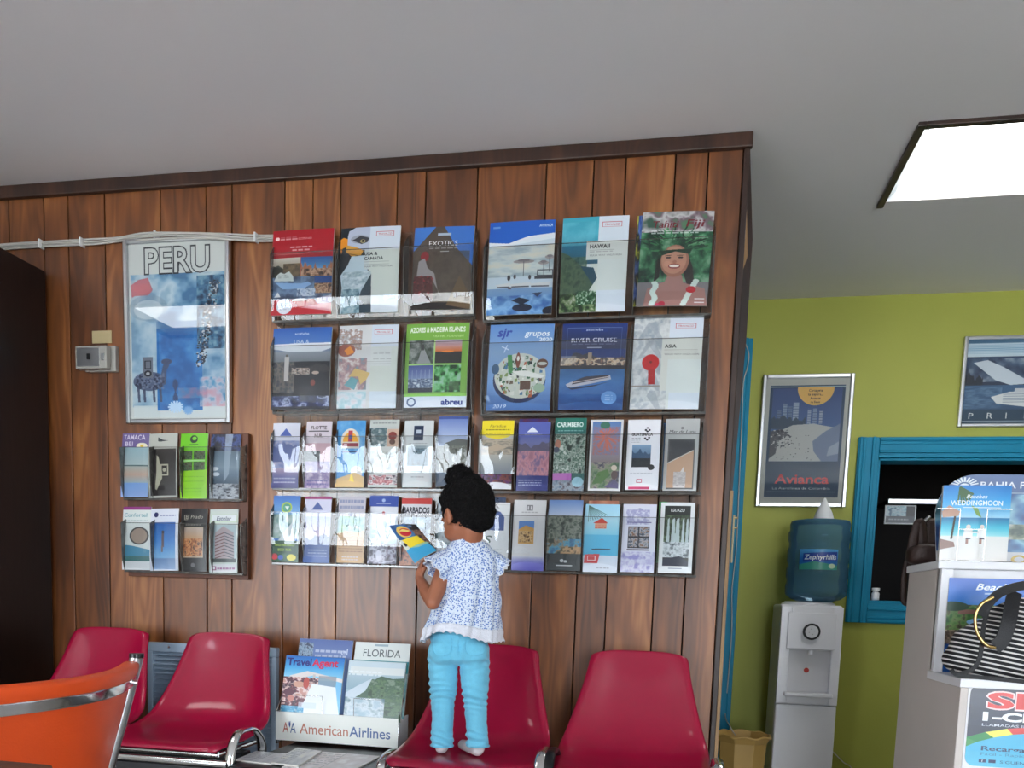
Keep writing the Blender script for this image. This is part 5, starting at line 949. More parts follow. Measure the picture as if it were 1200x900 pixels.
c = L_((150, 180, 190)); c.rect(0, 0, 1, .22, (190, 206, 214)); c.grad(0, .2, 1, .5, (170, 190, 200), (130, 160, 176)); c.rect(.04, .1, .98, .22, (210, 216, 216)); c.poly([(0, .7), (.3, .45), (.5, .3), (.6, .24), (.8, .28), (1, .26), (1, 1), (0, 1)], (66, 96, 76)); c.mot(.4, .3, 1, .9, [(44, 70, 50), (90, 120, 84), (60, 90, 66), (120, 140, 120)], 6); c.poly([(0, .55), (.2, .42), (.45, .28), (.35, .5), (.15, .64), (0, .7)], (190, 204, 214)); c.mot(0, .62, .7, 1, [(150, 176, 190), (200, 210, 216), (90, 120, 130)], 4); c.fake(.02, .17, .6, 2, .05, (226, 232, 234), .026)
mag_at('pale magazine of green mountain coast, right front of the holder', (405, 472, 776, 844), c, HY+.022)
# loose magazines on the table
def flat_mag(label, quad, cols, z, th=.005, kind='magazine'):
    P = []
    for (x, y) in quad:
        v = AF+(x-CX)/FL*AR-(y-CY)/FL*AU; k = (z+th-EYE)/v.z; P.append(Vector((v.x*k, v.y*k, z+th)))
    c = Cv(150, 110, (206, 206, 206)); c.mot(0, 0, 1, 1, cols, 4); c.fake(.06, .1, .5, 7, .1, (120, 120, 130), .03); c.rect(.495, 0, .505, 1, (160, 160, 160))
    b = B(); b.add(P, [(0, 1, 2, 3)]); b.uv[0] = [(0, 0), (1, 0), (1, 1), (0, 1)]
    Q = [p-Vector((0, 0, th)) for p in P]; b.add(P+Q, [(0, 4, 5, 1), (1, 5, 6, 2), (2, 6, 7, 3), (3, 7, 4, 0), (7, 6, 5, 4)], 1)
    o = obj('magazine', b, [c.mat('print_flat_magazine'), M['paper']], origin=(P[0]+P[2])/2-Vector((0, 0, th))); return tag(o, label, kind, 'loose magazines on the black table')
flat_mag('white leaflet lying at left edge of the black table', [(276, 890), (318, 895), (345, 884), (300, 880)], [(214, 214, 216), (232, 234, 236), (200, 204, 208)], TZ, .004)
flat_mag('open pale magazine lying in middle of the black table', [(318, 893), (350, 897), (377, 880), (348, 876)], [(230, 232, 222), (214, 218, 220), (180, 186, 190)], TZ+.004, .006)
flat_mag('wide magazine lying on black table below the lettered band', [(330, 899), (404, 908), (446, 886), (368, 880)], [(236, 236, 236), (205, 196, 196), (226, 222, 226)], TZ, .004)

# ================================================================= FOREGROUND: orange chair and table edge
t = thing('orange_chair', 'orange vinyl chair with chrome frame in the left foreground', 'chair', (-1.35, 1.16, 0))
# the chair faces left (-x): its back curves towards the viewer, far end at the chrome post
e0 = Vector((-1.012, 1.385)); e1 = Vector((-.965, .76))
def plan(u):       # 0 far end .. 1 near end
    p = e0.lerp(e1, u); n = Vector((-(e1-e0).y, (e1-e0).x)).normalized(); n = n if n.x > 0 else -n
    return p+n*0.100*math.sin(math.pi*u)
def pn(u):
    d = (plan(u+.01)-plan(u-.01)).normalized(); n = Vector((d.y, -d.x)); return n if n.x > 0 else -n
def strip(za, zb_, off, th, nu=17, drop=0.0, inset=0.0, k=4.0):
    b = B()
    def fn(s, v):
        u = inset+(1-2*inset)*v; p = plan(u); n = pn(u)
        q = s*2*math.pi; cz = math.cos(q); sy = math.sin(q)
        rz = math.copysign(abs(cz)**(2/k), cz); ry = math.copysign(abs(sy)**(2/k), sy)
        z = (za+zb_)/2+rz*(za-zb_)/2
        xy = p+n*(off+ry*th/2)-n*(OT-z)*0.20-(e1-e0).normalized()*(OT-z)*drop*(2*u-1)
        return (xy.x, xy.y, z)
    b.grid(fn, 28, nu, wrap=True); n_ = 28
    b.f.append(tuple(range(len(b.v)-n_, len(b.v)))); b.m.append(0); b.sm.append(False); b.f.append(tuple(range(n_))[::-1]); b.m.append(0); b.sm.append(False)
    return b
OT = W(155, 772, 1.40).z
obj('top_pad', strip(OT-.003, OT-.034, 0.0, .034, k=3), M['orange'], t)
obj('back_panel', strip(OT-.030, OT-.36, 0.0, .022, drop=.10, inset=.02, k=8), M['orange'], t)
obj('chrome_band', strip(OT-.028, OT-.046, .015, .004, inset=.002, k=8), M['chrome'], t)
for u in (.10, .90):
    p = plan(u); n = pn(u); q = p+n*.010; r_ = p+n*.017; obj('rivet', B().tube([(q.x, q.y, OT-.037), (r_.x, r_.y, OT-.037)], .006, 12), M['steel'], t)
dv = (e1-e0).normalized()
for s_, e in ((-1, e0), (1, e1)):
    top = Vector((e.x+.004, e.y, OT+.003))+Vector((dv.x, dv.y, 0))*s_*.012
    o_ = Vector((dv.x, dv.y, 0))*(-s_)
    P = [top, top+o_*.012+Vector((-.028, 0, -.12)), top+o_*.04+Vector((-.075, 0, -.32)), top+o_*.05+Vector((-.10, 0, -.40)), Vector((top.x-.02, top.y, 0.0))]
    pst = obj('post', B().tube(catmull(P, 5), .0125, 12), M['steel'], t)
    obj('end_cap', B().tube([tuple(top), tuple(top+Vector((0, 0, .008)))], .0135, 12), M['black'], pst)
    q = top+o_*.04; obj('leg', B().tube([(q.x-.46, q.y, 0), (q.x-.44, q.y, .42), (q.x-.08, q.y, .42)], .0095, 8), M['chrome'], t)
obj('seat', B().box(-1.50, -1.04, .84, 1.30, .42, .48), M['orange'], t, bevel=.02, seg=4)
p = W(63, 898, .70)
t = thing('desk', 'brown wooden desk top edge in the bottom left foreground', 'desk', (p.x-.4, .45, 0))
dz = p.z+.002
obj('desktop', B().box(p.x-.8, p.x, .15, .70, dz-.03, dz), M['tanwood'] if False else M['backboard'], t, bevel=.003)
for x in (p.x-.76, p.x-.06):
    for y in (.19, .65): obj('leg', B().box(x, x+.035, y-.02, y+.015, 0, dz-.03), M['blackmetal'], t)

# ================================================================= ALCOVE: bin, water cooler
bc = W(873, 862, 3.62); 
t = thing('waste_bin', 'tan octagonal plastic waste bin on the floor by the blue casing', 'waste bin', (bc.x-.005, 3.66, 0))
hz = .385; oc = lambda q: 1.0/math.cos(((q+math.pi/8) % (math.pi/4))-math.pi/8)
bx_, by_ = bc.x-.005, 3.66
b = B().lathe([(.075, 0), (.078, 0), (.098, hz-.03), (.112, hz)], (bx_, by_, 0), 32, 0, False, oc); b.add([(bx_+.075*oc(k/16*2*math.pi)*math.cos(k/16*2*math.pi), by_+.075*oc(k/16*2*math.pi)*math.sin(k/16*2*math.pi), 0.002) for k in range(16)], [tuple(range(16))])
o = obj('body', b, M['basket'], t); md = o.modifiers.new('s', 'SOLIDIFY'); md.thickness = .004; md.offset = -1
o = obj('rim', B().tube([(bx_+.112*oc(k/64*2*math.pi)*math.cos(k/64*2*math.pi), by_+.112*oc(k/64*2*math.pi)*math.sin(k/64*2*math.pi), hz+.004*math.cos(k/64*2*math.pi*8)) for k in range(64)], .005, 6, closed=True), M['basket'], t)
# white cable down the blue casing
cp = [(868, 392), (877, 412), (876, 430), (871, 450), (869, 500), (866.5, 560), (863, 640), (858, 690), (857.5, 740), (853, 800), (850, 838), (856, 852), (862, 862)]
cable([W(x, y, GY-.036 if y < 845 else 3.72) for x, y in cp], .0028, 'wall_cable', 'thin white cable running down beside the blue door casing', 'cable')
cable([W(975, 880, GY-.01), W(988, 893, GY-.01), W(1000, 905, GY-.01), W(1010, 960, GY-.01)], .003, 'power_cord', 'white power cord leaving the right side of the water cooler', 'cord')

# water cooler
q0, q1 = W(916, 708, 3.72), W(990, 710, 3.72); cx = (q0.x+q1.x)/2; hw = (q1.x-q0.x)/2; CZ = q1.z; yf = 3.72; yb2 = 4.02
t = thing('water_cooler', 'white water cooler standing against the green wall', 'water cooler', (cx, 3.87, 0))
b = B().box(cx-hw, cx+hw, yf+.03, yb2, .02, CZ)
obj('body', b, M['white'], t, bevel=.012, seg=3)
z1 = W(950, 826, yf).z
obj('lower_door', B().box(cx-hw+.002, cx+hw-.002, yf+.004, yf+.03, .04, z1-.003), M['white'], t, bevel=.008, seg=3)
# upper fascia built around the dispensing niche
nz0, nz1 = W(945, 815, yf).z, W(945, 762, yf).z; nx0, nx1 = cx-hw+.045, cx+hw-.04
fz = B().box(cx-hw+.002, nx0, yf, yf+.03, z1, CZ-.008).box(nx1, cx+hw-.002, yf, yf+.03, z1, CZ-.008).box(nx0, nx1, yf, yf+.03, nz1, CZ-.008).box(nx0, nx1, yf, yf+.03, z1, nz0)
obj('fascia', fz, M['white'], t, bevel=.003)
obj('niche_back', B().add([(nx0, yf+.01, nz0), (nx1, yf+.01, nz0), (nx1, yf+.03, nz0+.005), (nx0, yf+.03, nz0+.005), (nx1, yf+.029, nz1), (nx0, yf+.029, nz1)], [(3, 2, 4, 5), (0, 1, 2, 3)]), M['whitelam'], t)
obj('drip_tray', B().box(nx0-.012, nx1+.012, yf-.035, yf+.02, nz0-.004, nz0+.012), M['white'], t, bevel=.004)
pz = W(945, 740, yf); obj('control_panel', B().box(nx0-.014, nx1+.014, yf-.006, yf+.002, nz1+.004, CZ-.035), M['white'], t, bevel=.005, seg=3)
k = obj('knob', B().tube([(cx, yf-.006, pz.z), (cx, yf-.018, pz.z)], .036, 28), M['blackmetal'], t, bevel=.003)
obj('knob_face', B().tube([(cx, yf-.018, pz.z), (cx, yf-.022, pz.z)], .027, 24), M['whitelam'], k, bevel=.002)
for i in range(4): a = i*math.pi/2+.3; obj('led', B().tube([(cx+.012*math.cos(a), yf-.022, pz.z+.012*math.sin(a)), (cx+.012*math.cos(a), yf-.0235, pz.z+.012*math.sin(a))], .002, 8), M['greyplastic'], k)
red = mat('red_sticker', (196, 60, 50), .5); dz_ = (nz0+nz1)/2+.01
sp = obj('spigot', B().tube([(cx+.005, yf+.01, nz1), (cx+.005, yf+.008, nz1-.018)], .012, 12), M['white'], t)
st = obj('sticker', B().tube([(cx-.004, yf+.0285, dz_), (cx-.004, yf+.0275, dz_)], .011, 16), red, t)
obj('collar', B().lathe([(.06, CZ-.002), (.115, CZ-.002), (.115, CZ+.006), (.1, CZ+.014), (.06, CZ+.014)], (cx+.003, 3.87, 0), 32), M['white'], t)
# bottle
bz0 = CZ+.014; bx_ = W(958, 660, 3.87).x; br_ = .1325; bh = W(958, 610, 3.87).z-bz0
prof = [(.03, -.004), (.07, .0), (.105, .012), (br_*.98, .03), (br_, .045), (br_, .075), (br_*.965, .088), (br_*.965, .1), (br_, .112), (br_, .145), (br_*.965, .157), (br_*.965, .17), (br_, .182), (br_, .23), (br_*.96, .243), (br_*.96, .262), (br_, .275), (br_, bh-.055), (br_*.95, bh-.045), (br_*.97, bh-.02), (br_*.93, bh-.005), (br_*.7, bh), (0.001, bh-.002)]
prof = [(r, z*1.0) for r, z in prof if z <= bh]
btlm = mat('blue_bottle_plastic', (70, 130, 165), .06, trans=1.0, ior=1.25)
tb = thing('water_bottle', 'large blue water bottle upside down on the cooler', 'water bottle', (bx_, 3.87, bz0))
tint = thin_clear('bottle_tint', (0.50, 0.68, 0.78), 2.6, .05, ior=1.5)
def bottle_mat():
    m = thin_clear('bottle_plastic', (0.70, 0.86, 0.96), 1.3, .06, ior=1.35); nt = m.node_tree; o = nt.nodes['Material Output']; src = o.inputs[0].links[0].from_socket
    d = nt.nodes.new('ShaderNodeBsdfDiffuse'); d.inputs[0].default_value = lin((84, 136, 168)); mx = nt.nodes.new('ShaderNodeMixShader'); mx.inputs[0].default_value = .42
    nt.links.new(src, mx.inputs[1]); nt.links.new(d.outputs[0], mx.inputs[2]); nt.links.new(mx.outputs[0], o.inputs[0]); return m
ob_ = obj('bottle', B().lathe(prof, (bx_, 3.87, bz0), 40), bottle_mat(), tb)
wat = thin_clear('water_tint', (0.5, 0.7, 0.78), 1.0, .05, ior=1.2)
c = Cv(220, 150, (40, 120, 190)); c.grad(0, 0, 1, 1, (90, 170, 220), (30, 100, 180), (30, 110, 170)); c.poly([(0, .75), (.4, .6), (1, .78), (1, 1), (0, 1)], (60, 150, 130)); c.poly([(.1, .2), (.98, .12), (.98, .55), (.1, .62)], (24, 60, 150)); c.txt('Zephyrhills', .54, .5, .24, (230, 236, 244), 'c', .02, .15, w=.82); c.ell(.85, .82, .09, .12, (200, 220, 190))
l0, l1 = W(940, 643, 3.74), W(981, 668, 3.74); ang0 = math.asin((l0.x-bx_)/br_)-.02; ang1 = math.asin(min(.97, (l1.x-bx_)/br_))
b = B(); b.grid(lambda u, v: (bx_+(br_+.0015)*math.sin(ang0+(ang1-ang0)*u), 3.87-(br_+.0015)*math.cos(ang0+(ang1-ang0)*u), l1.z+(l0.z-l1.z)*v), 12, 2, uv=True)
obj('label_sticker', b, c.mat('print_bottle_label'), tb)
# paper cone cup upside down
k0 = W(965, 609, 3.85); hh = W(965, 583, 3.85).z-k0.z
t = thing('paper_cone_cup', 'white paper cone cup upside down on top of the bottle', 'paper cup', (k0.x, 3.85, bz0+bh)); 
obj('cone', B().lathe([(.043, bz0+bh), (.0435, bz0+bh+.004), (.036, bz0+bh+.03), (.004, bz0+bh+hh*.98), (.0005, bz0+bh+hh)], (k0.x, 3.85, 0), 28), M['pagewhite'], t)

# ================================================================= RIGHT: counter
CXL = 0.709; D1, D2, D3 = 2.16, 2.40, 2.69
zlow = W(1127, 795, D1).z; zup = W(1102, 657, D2).z; CR = 2.3
t = thing('service_counter', 'grey and white service counter at the right with lit front panels', 'counter', ((CXL+CR)/2, 2.4, 0)); t['label'] = 'grey sided white service counter at the right edge'
side = B().add([(CXL, D1, 0), (CXL, D3, 0), (CXL, D3, zup), (CXL, D2, zup), (CXL, D2, zlow), (CXL, D1, zlow)], [(0, 5, 4, 3, 2, 1)])
b = B().prism([(D1, 0), (D3, 0), (D3, zup-.022), (D2, zup-.022), (D2, zlow-.022), (D1, zlow-.022)], CXL, CXL+.018, 'x')
obj('side_panel', b, M['greylam'], t, bevel=.002)
obj('front_panel', B().box(CXL+.018, CR, D1, D1+.018, 0, zlow-.022), M['whitelam'], t, bevel=.001)
obj('back_panel', B().box(CXL+.018, CR, D3-.018, D3, 0, zup-.022), M['greylam'], t)
obj('ledge', B().box(CXL-.004, CR, D1-.006, D2+.02, zlow-.022, zlow), M['whitelam'], t, bevel=.002)
obj('upper_front', B().box(CXL+.018, CR, D2+.012, D2+.03, zlow, zup-.022), M['whitelam'], t)
obj('upper_top', B().box(CXL-.006, CR, D2-.006, D3+.01, zup-.022, zup), M['whitelam'], t, bevel=.003)
obj('end_stile', B().box(CXL, CXL+.03, D2-.02, D2+.012, zlow, zup-.022), M['whitelam'], t, bevel=.002)
# acrylic-less brochure standing on the ledge
def upright(label, x0_, x1_, z0_, z1_, y, canvas, th=.005, name='brochure', lean=.06, round_=None, cat='brochure', grp=None, gain=1.0, curl=0.0):
    w, h = x1_-x0_, z1_-z0_; n = 9; b = B()
    def P(u, v, d): return (x0_+w*u, y+d+v*h*lean+curl*((2*u-1)**2), z0_+v*h)
    b.grid(lambda u, v: P(u, v, 0), n, n, 0, True, uv=True); b.grid(lambda u, v: P(u, v, th), n, n, 1, True)
    for (e0_, e1_) in (((0, 0), (1, 0)), ((1, 0), (1, 1)), ((1, 1), (0, 1)), ((0, 1), (0, 0))):
        vs = []
        for k in range(n):
            q = k/(n-1); u = e0_[0]+(e1_[0]-e0_[0])*q; v = e0_[1]+(e1_[1]-e0_[1])*q; vs += [P(u, v, 0), P(u, v, th)]
        b.add(vs, [(2*k, 2*k+1, 2*k+3, 2*k+2) for k in range(n-1)], 1)
    o = obj(name, b, [canvas.mat('print_'+name, gain=gain), M['paper']], origin=((x0_+x1_)/2, y, z0_)); return tag(o, label, cat, grp)
c = Cv(300, 300, (30, 110, 200)); c.grad(0, 0, 1, .35, (24, 90, 190), (40, 130, 214)); c.txt('Beaches', .24, .12, .065, (232, 238, 244), 'l', .02, .3, w=.38); c.fake(.32, .15, .56, 1, 1, (206, 220, 236), .016); c.mot(0, .28, .5, .6, [(24, 60, 34), (60, 110, 50), (110, 140, 80), (60, 50, 40)], 6); c.rect(.1, .33, .5, .38, (130, 90, 80)); c.ell(.05, .3, .14, .05, (30, 66, 44)); c.ell(.3, .46, .12, .04, (130, 176, 214)); c.ell(.3, .49, .1, .02, (226, 232, 238)); c.mot(0, .55, .5, .7, [(150, 130, 110), (60, 50, 44), (196, 180, 160)], 8); c.mot(0, .7, 1, 1, [(20, 60, 120), (30, 90, 160), (20, 40, 80)], 4)
z_a = W(1108, 677, D2-.01).z
upright('blue Beaches resort brochure standing on the counter ledge behind the bag', W(1110, 720, D2-.03).x, W(1110, 720, D2-.03).x+.28, zlow+.001, z_a, D2-.03, c, lean=.03)
c = Cv(40, 100, (30, 90, 170)); upright('blue brochure edge standing left of the Beaches resort brochure', W(1105, 720, D2-.015).x, W(1105, 720, D2-.015).x+.1, zlow+.001, z_a-.02, D2-.014, c, lean=.02)
# poster on lower front
c = Cv(420, 460, (214, 218, 230)); 
c.poly([(.06, 0), (1, 0), (1, 1), (.06, 1), (0, .94), (0, .06)], (36, 44, 64)); c.mot(0, 0, 1, .5, [(34, 42, 62), (44, 52, 74)], 3)
c.ell(.62, 1.1, .9, .62, (60, 160, 196)); c.ell(.62, 1.12, .9, .58, (70, 170, 206)); c.grad(0, .82, 1, 1, (74, 172, 206), (90, 184, 214))
FG = [(206, 60, 60), (226, 226, 226), (60, 140, 80), (40, 130, 70), (226, 220, 90), (206, 60, 60), (230, 230, 232), (206, 60, 60), (60, 80, 160), (230, 230, 232), (60, 80, 160), (206, 60, 60), (226, 226, 226), (60, 140, 80)]
for k in range(14):
    a0_, a1_ = math.pi*(1-k/14*.9-.05), math.pi*(1-(k+1)/14*.9-.05); f_ = lambda a, q: (.62+.84*q*math.cos(a), 1.05-.56*q*math.sin(a))
    c.poly([f_(a0_, 1.03), f_(a1_, 1.03), f_(a1_, .9), f_(a0_, .9)], FG[k])
c.txt('SIM', .11, .28, .2, (232, 200, 200), 'l', .06, w=.62); c.txt('SIM', .125, .27, .18, (206, 44, 44), 'l', .035, w=.59)
c.txt('1-CLICK', .1, .43, .1, (232, 234, 240), 'l', .045, w=.72); c.txt('LLAMADAS INTERNACIONALES', .1, .5, .032, (200, 204, 214), 'l', .01, w=.74)
c.txt('Recarga y Conecta', .11, .8, .055, (30, 50, 84), 'l', .02, w=.74); c.txt('Facil - Rapido - Economico', .11, .86, .035, (60, 120, 160), 'l', 0, w=.7); c.rect(.1, .91, .15, .95, (30, 50, 90)); c.rect(.17, .91, .22, .95, (30, 50, 90)); c.txt('f', .125, .945, .03, (200, 220, 230), 'c'); c.txt('SIGUENOS', .25, .95, .035, (40, 80, 120), 'l', .005, w=.24)
for (x, y) in ((0, 0), (0, 1)):
    pass
px0 = W(1140, 802, D1-.002); pz0 = W(1133, 897, D1-.002)
b = B(); w_ = .32; h_ = px0.z-pz0.z; X_ = px0.x-.003
rp_ = .022; N = 7; pts = []
for (cx_, cz_, a_) in ((X_+rp_, pz0.z+rp_, 180), (X_+w_-rp_, pz0.z+rp_, 270), (X_+w_-rp_, px0.z-rp_, 0), (X_+rp_, px0.z-rp_, 90)):
    for k in range(N): q = R(a_+90*k/(N-1)); pts.append((cx_+rp_*math.cos(q), cz_+rp_*math.sin(q)))
b.add([(p[0], D1-.0015, p[1]) for p in pts], [tuple(range(len(pts)))]); b.uv[0] = [((p[0]-X_)/w_, (p[1]-pz0.z)/h_) for p in pts]
b.prism(pts, D1-.0013, D1-.0002, 'y', 1)
tag(obj('counter_poster', b, [c.mat('print_sim', rough=.3), M['paper']]), 'rounded dark and aqua poster reading SIM 1-CLICK on the counter front', 'poster')
# things on the upper counter
zc = zup
c = Cv(240, 300, (50, 150, 210)); c.grad(0, 0, 1, .42, (30, 120, 196), (60, 160, 220), (150, 200, 226)); c.grad(0, .42, 1, .66, (20, 110, 160), (60, 180, 206), (150, 214, 220)); c.grad(0, .66, 1, 1, (214, 216, 214), (228, 224, 220)); 
for k in range(12): a = -1.2+k*.26; c.line(.24, .02, .24+.2*math.cos(a), .06+.14*abs(math.sin(a))+.04, .025, (50, 90, 44))
c.poly([(.42, .26), (.52, .3), (.58, .42), (.5, .38)], (110, 150, 60)); c.line(.2, .36, .16, .7, .03, (60, 56, 44)); c.poly([(0, .34), (.1, .26), (.26, .34), (.24, .4), (.02, .42)], (190, 150, 130)); c.poly([(.0, .7), (.2, .74), (.22, .8), (0, .84)], (140, 110, 100))
for x in (.4, .6): c.ell(x, .54, .035, .03, (214, 206, 196)); c.poly([(x-.06, .56), (x+.06, .56), (x+.07, .68), (x-.07, .68)], (234, 236, 236)); c.rect(x-.03, .68, x+.01, .76, (150, 110, 96)); c.rect(x-.03, .68, x+.04, .7, (60, 60, 80))
c.rect(.44, .6, .56, .62, (226, 220, 214))
c.txt('Beaches', .34, .17, .05, (230, 236, 240), 'l', .01, .3, w=.3); c.txt('WEDDINGMOON', .12, .26, .065, (226, 234, 240), 'l', .015, w=.76); c.rect(.3, .285, .86, .292, (214, 224, 230))
wy = D2+.07; b0, b1 = W(1101, 650, wy), W(1181, 652, wy)
upright('upright Beaches WEDDINGMOON brochure with couple on sand in wire stand', b0.x, b1.x, zc+.002, W(1143, 568, wy).z, wy, c, lean=.05, th=.012, curl=.004)
t = thing('wire_stand', 'small wire brochure stand on top of the counter', 'brochure stand', ((b0.x+b1.x)/2, wy, zc))
zz = W(1140, 596, wy-.03).z
for (xa, xb) in ((1098, 1125), (1157, 1186)):
    A_, B_ = W(xa, 620, wy-.03).x, W(xb, 620, wy-.03).x
    inner = B_ if xa < 1110 else A_
    obj('wire', B().tube([(A_, wy-.02, zz), (B_, wy-.02, zz)], .0014, 6).tube([(inner, wy-.02, zz), (inner, wy-.02, zc+.003)], .0014, 6), M['chrome'], t)
obj('wire', B().tube([(W(1125, 620, wy-.03).x, wy-.02, zc+.09), (W(1157, 620, wy-.03).x, wy-.02, zc+.09)], .0014, 6), M['chrome'], t)
obj('base_wire', B().tube([(b0.x, wy-.03, zc+.003), (b1.x, wy-.03, zc+.003), (b1.x, wy+.05, zc+.003), (b0.x, wy+.05, zc+.003)], .0018, 6, closed=True), M['chrome'], t)
obj('back_wire', B().tube([(b0.x+.03, wy+.05, zc+.003), (b0.x+.03, wy+.045, zz), (b1.x-.03, wy+.045, zz), (b1.x-.03, wy+.05, zc+.003)], .0014, 6), M['chrome'], t)
# rounded BAHIA PRINCIPE placard
c = Cv(460, 420, (60, 90, 140)); c.grad(0, 0, 1, .25, (70, 96, 144), (60, 90, 140)); c.rect(0, .86, 1, 1, (196, 196, 198)); c.mot(0, .22, 1, .86, [(30, 60, 110), (60, 110, 160), (130, 180, 200), (50, 90, 100)], 4); c.mot(.3, .55, 1, .72, [(60, 80, 70), (120, 130, 110), (190, 190, 180)], 8); c.rect(0, .2, 1, .21, (150, 176, 196))
for k in range(11):
    a = math.pi*k/10; c.line(.17+.04*math.cos(a), .13-.045*math.sin(a), .17+.09*math.cos(a), .13-.1*math.sin(a), .012, (206, 216, 224))
c.ell(.17, .13, .03, .03, (206, 216, 224)); c.txt('BAHIA PRINCIPE', .27, .15, .07, (206, 214, 222), 'l', .012, w=.56); c.txt('HOTELES', .18, .945, .05, (50, 54, 80), 'l', .03, w=.26); c.ell(.55, .94, .05, .05, (190, 160, 60)); c.ell(.55, .94, .03, .03, (196, 196, 198))
wy2 = D2+.16; r0 = W(1096, 600, wy2); zt2 = W(1150, 556, wy2).z; X_ = r0.x; w_ = .42; h_ = zt2-zc-.003
pts = []
for k in range(13):                     # big rounded left shoulder
    a = R(180-90*k/12); pts.append((X_+.1+.1*math.cos(a), zt2-.11+.11*math.sin(a)))
pts += [(X_+w_, zt2), (X_+w_, zc+.003), (X_+.015, zc+.003)]
pts = pts[::-1]
b = B(); b.add([(p[0], wy2, p[1]) for p in pts], [tuple(range(len(pts)))]); b.uv[0] = [((p[0]-X_)/w_, (p[1]-zc-.003)/h_) for p in pts]; b.prism(pts, wy2+.0003, wy2+.004, 'y', 1)
t = thing('hotel_placard', 'rounded BAHIA PRINCIPE placard standing behind the wire brochure stand', 'sign', (X_+w_/2, wy2, zc))
obj('placard', b, [c.mat('print_placard'), M['pagewhite']], t); obj('easel', B().add([(X_+.2, wy2+.004, zc+.12), (X_+.26, wy2+.004, zc+.12), (X_+.26, wy2+.09, zc+.001), (X_+.2, wy2+.09, zc+.001), (X_+.2, wy2+.006, zc+.12), (X_+.26, wy2+.006, zc+.12)], [(0, 1, 2, 3), (4, 3, 2, 5)]), M['pagewhite'], t)

# striped bag on the ledge
t = thing('striped_handbag', 'black and white striped handbag standing on the counter ledge', 'handbag', (CXL+.27, D1+.06, zlow))
bxl = W(1113, 780, D1+.04).x; bw_ = .50; bh_ = W(1150, 692, D1+.04).z-zlow; byc = D1+.085; bd = .075
def bag(u, v):
    q = u*2*math.pi; cx_ = math.cos(q); sy = math.sin(q); k = 2.6
    rx = math.copysign(abs(cx_)**(2/k), cx_); ry = math.copysign(abs(sy)**(2/k), sy)
    prof_ = [(0, .80, .9), (.08, .96, 1.08), (.3, 1.0, 1.15), (.55, .95, .98), (.8, .80, .62), (1.0, .64, .22)]
    sxx = smooth_prof(prof_, v); z = zlow+.002+bh_*v
    slump = .006*math.sin(v*14+rx*5)*(.4+v)
    lf = max(0, -rx-.25)/.75; z = zlow+.002+bh_*v*(1-.27*lf**1.3)
    return (bxl+bw_/2+rx*bw_/2*sxx[0]+slump, byc+ry*bd*sxx[1]+.004*math.sin(rx*9+v*6), z+(.012*math.sin(u*14) if v > .95 else 0))
b = B().grid(bag, 64, 22, wrap=True); b.add([bag(k/64, 0) for k in range(64)], [tuple(range(64))[::-1]]); b.add([bag(k/64, 1) for k in range(64)], [tuple(range(64))])
obj('bag_body', b, M['stripe'], t)
def band(path, wdt, m, nm, off=.003, thick=.004):
    b = B(); P = [Vector([float(q) for q in p]) for p in catmull(path, 6)]; vs = []
    for i, p in enumerate(P):
        d = (P[min(i+1, len(P)-1)]-P[max(i-1, 0)]).normalized(); n = Vector((0, -1, 0)); s_ = d.cross(n).normalized()
        vs += [p+s_*wdt/2, p-s_*wdt/2, p-s_*wdt/2+Vector((0, thick, 0)), p+s_*wdt/2+Vector((0, thick, 0))]
    fs = []
    for i in range(len(P)-1):
        for k in range(4): fs.append((i*4+k, i*4+(k+1) % 4, (i+1)*4+(k+1) % 4, (i+1)*4+k))
    b.add(vs, fs+[(0, 3, 2, 1), tuple(len(vs)-4+k for k in range(4))]); return obj(nm, b, M[m], t)
yF = D1-.008
def bp_(x, y, dd=0.0): return tuple(W(x, y, yF+dd))
band([bp_(1122, 791, .008), bp_(1140, 784), bp_(1148, 772), bp_(1151, 755), bp_(1153, 735, .01), bp_(1158, 715, .03), bp_(1163, 700, .05)], .010, 'blackstrap', 'seam_strap')
band([bp_(1115, 785, .012), bp_(1122, 791, .005), bp_(1140, 793, .002), bp_(1170, 796), bp_(1210, 800)], .010, 'blackstrap', 'base_piping')
band([bp_(1166, 758), bp_(1174, 752), bp_(1180, 738), bp_(1184, 722, .01), bp_(1187, 705, .03), bp_(1190, 693, .05)], .034, 'blackstrap', 'front_strap')
band([bp_(1150, 722, .01), bp_(1160, 706, .02), bp_(1172, 695, .03), bp_(1190, 688, .04), bp_(1215, 684, .05)], .022, 'blackstrap', 'top_trim')
ringP = [bp_(1164, 700, -.01), bp_(1150, 708, -.012), bp_(1143, 722, -.012), bp_(1144, 738, -.012), bp_(1150, 750, -.012), bp_(1158, 757, -.012), bp_(1166, 759, -.008)]
obj('handle_ring', B().tube([tuple(p) for p in catmull(ringP, 6)], .0042, 8), M['gold'], t)

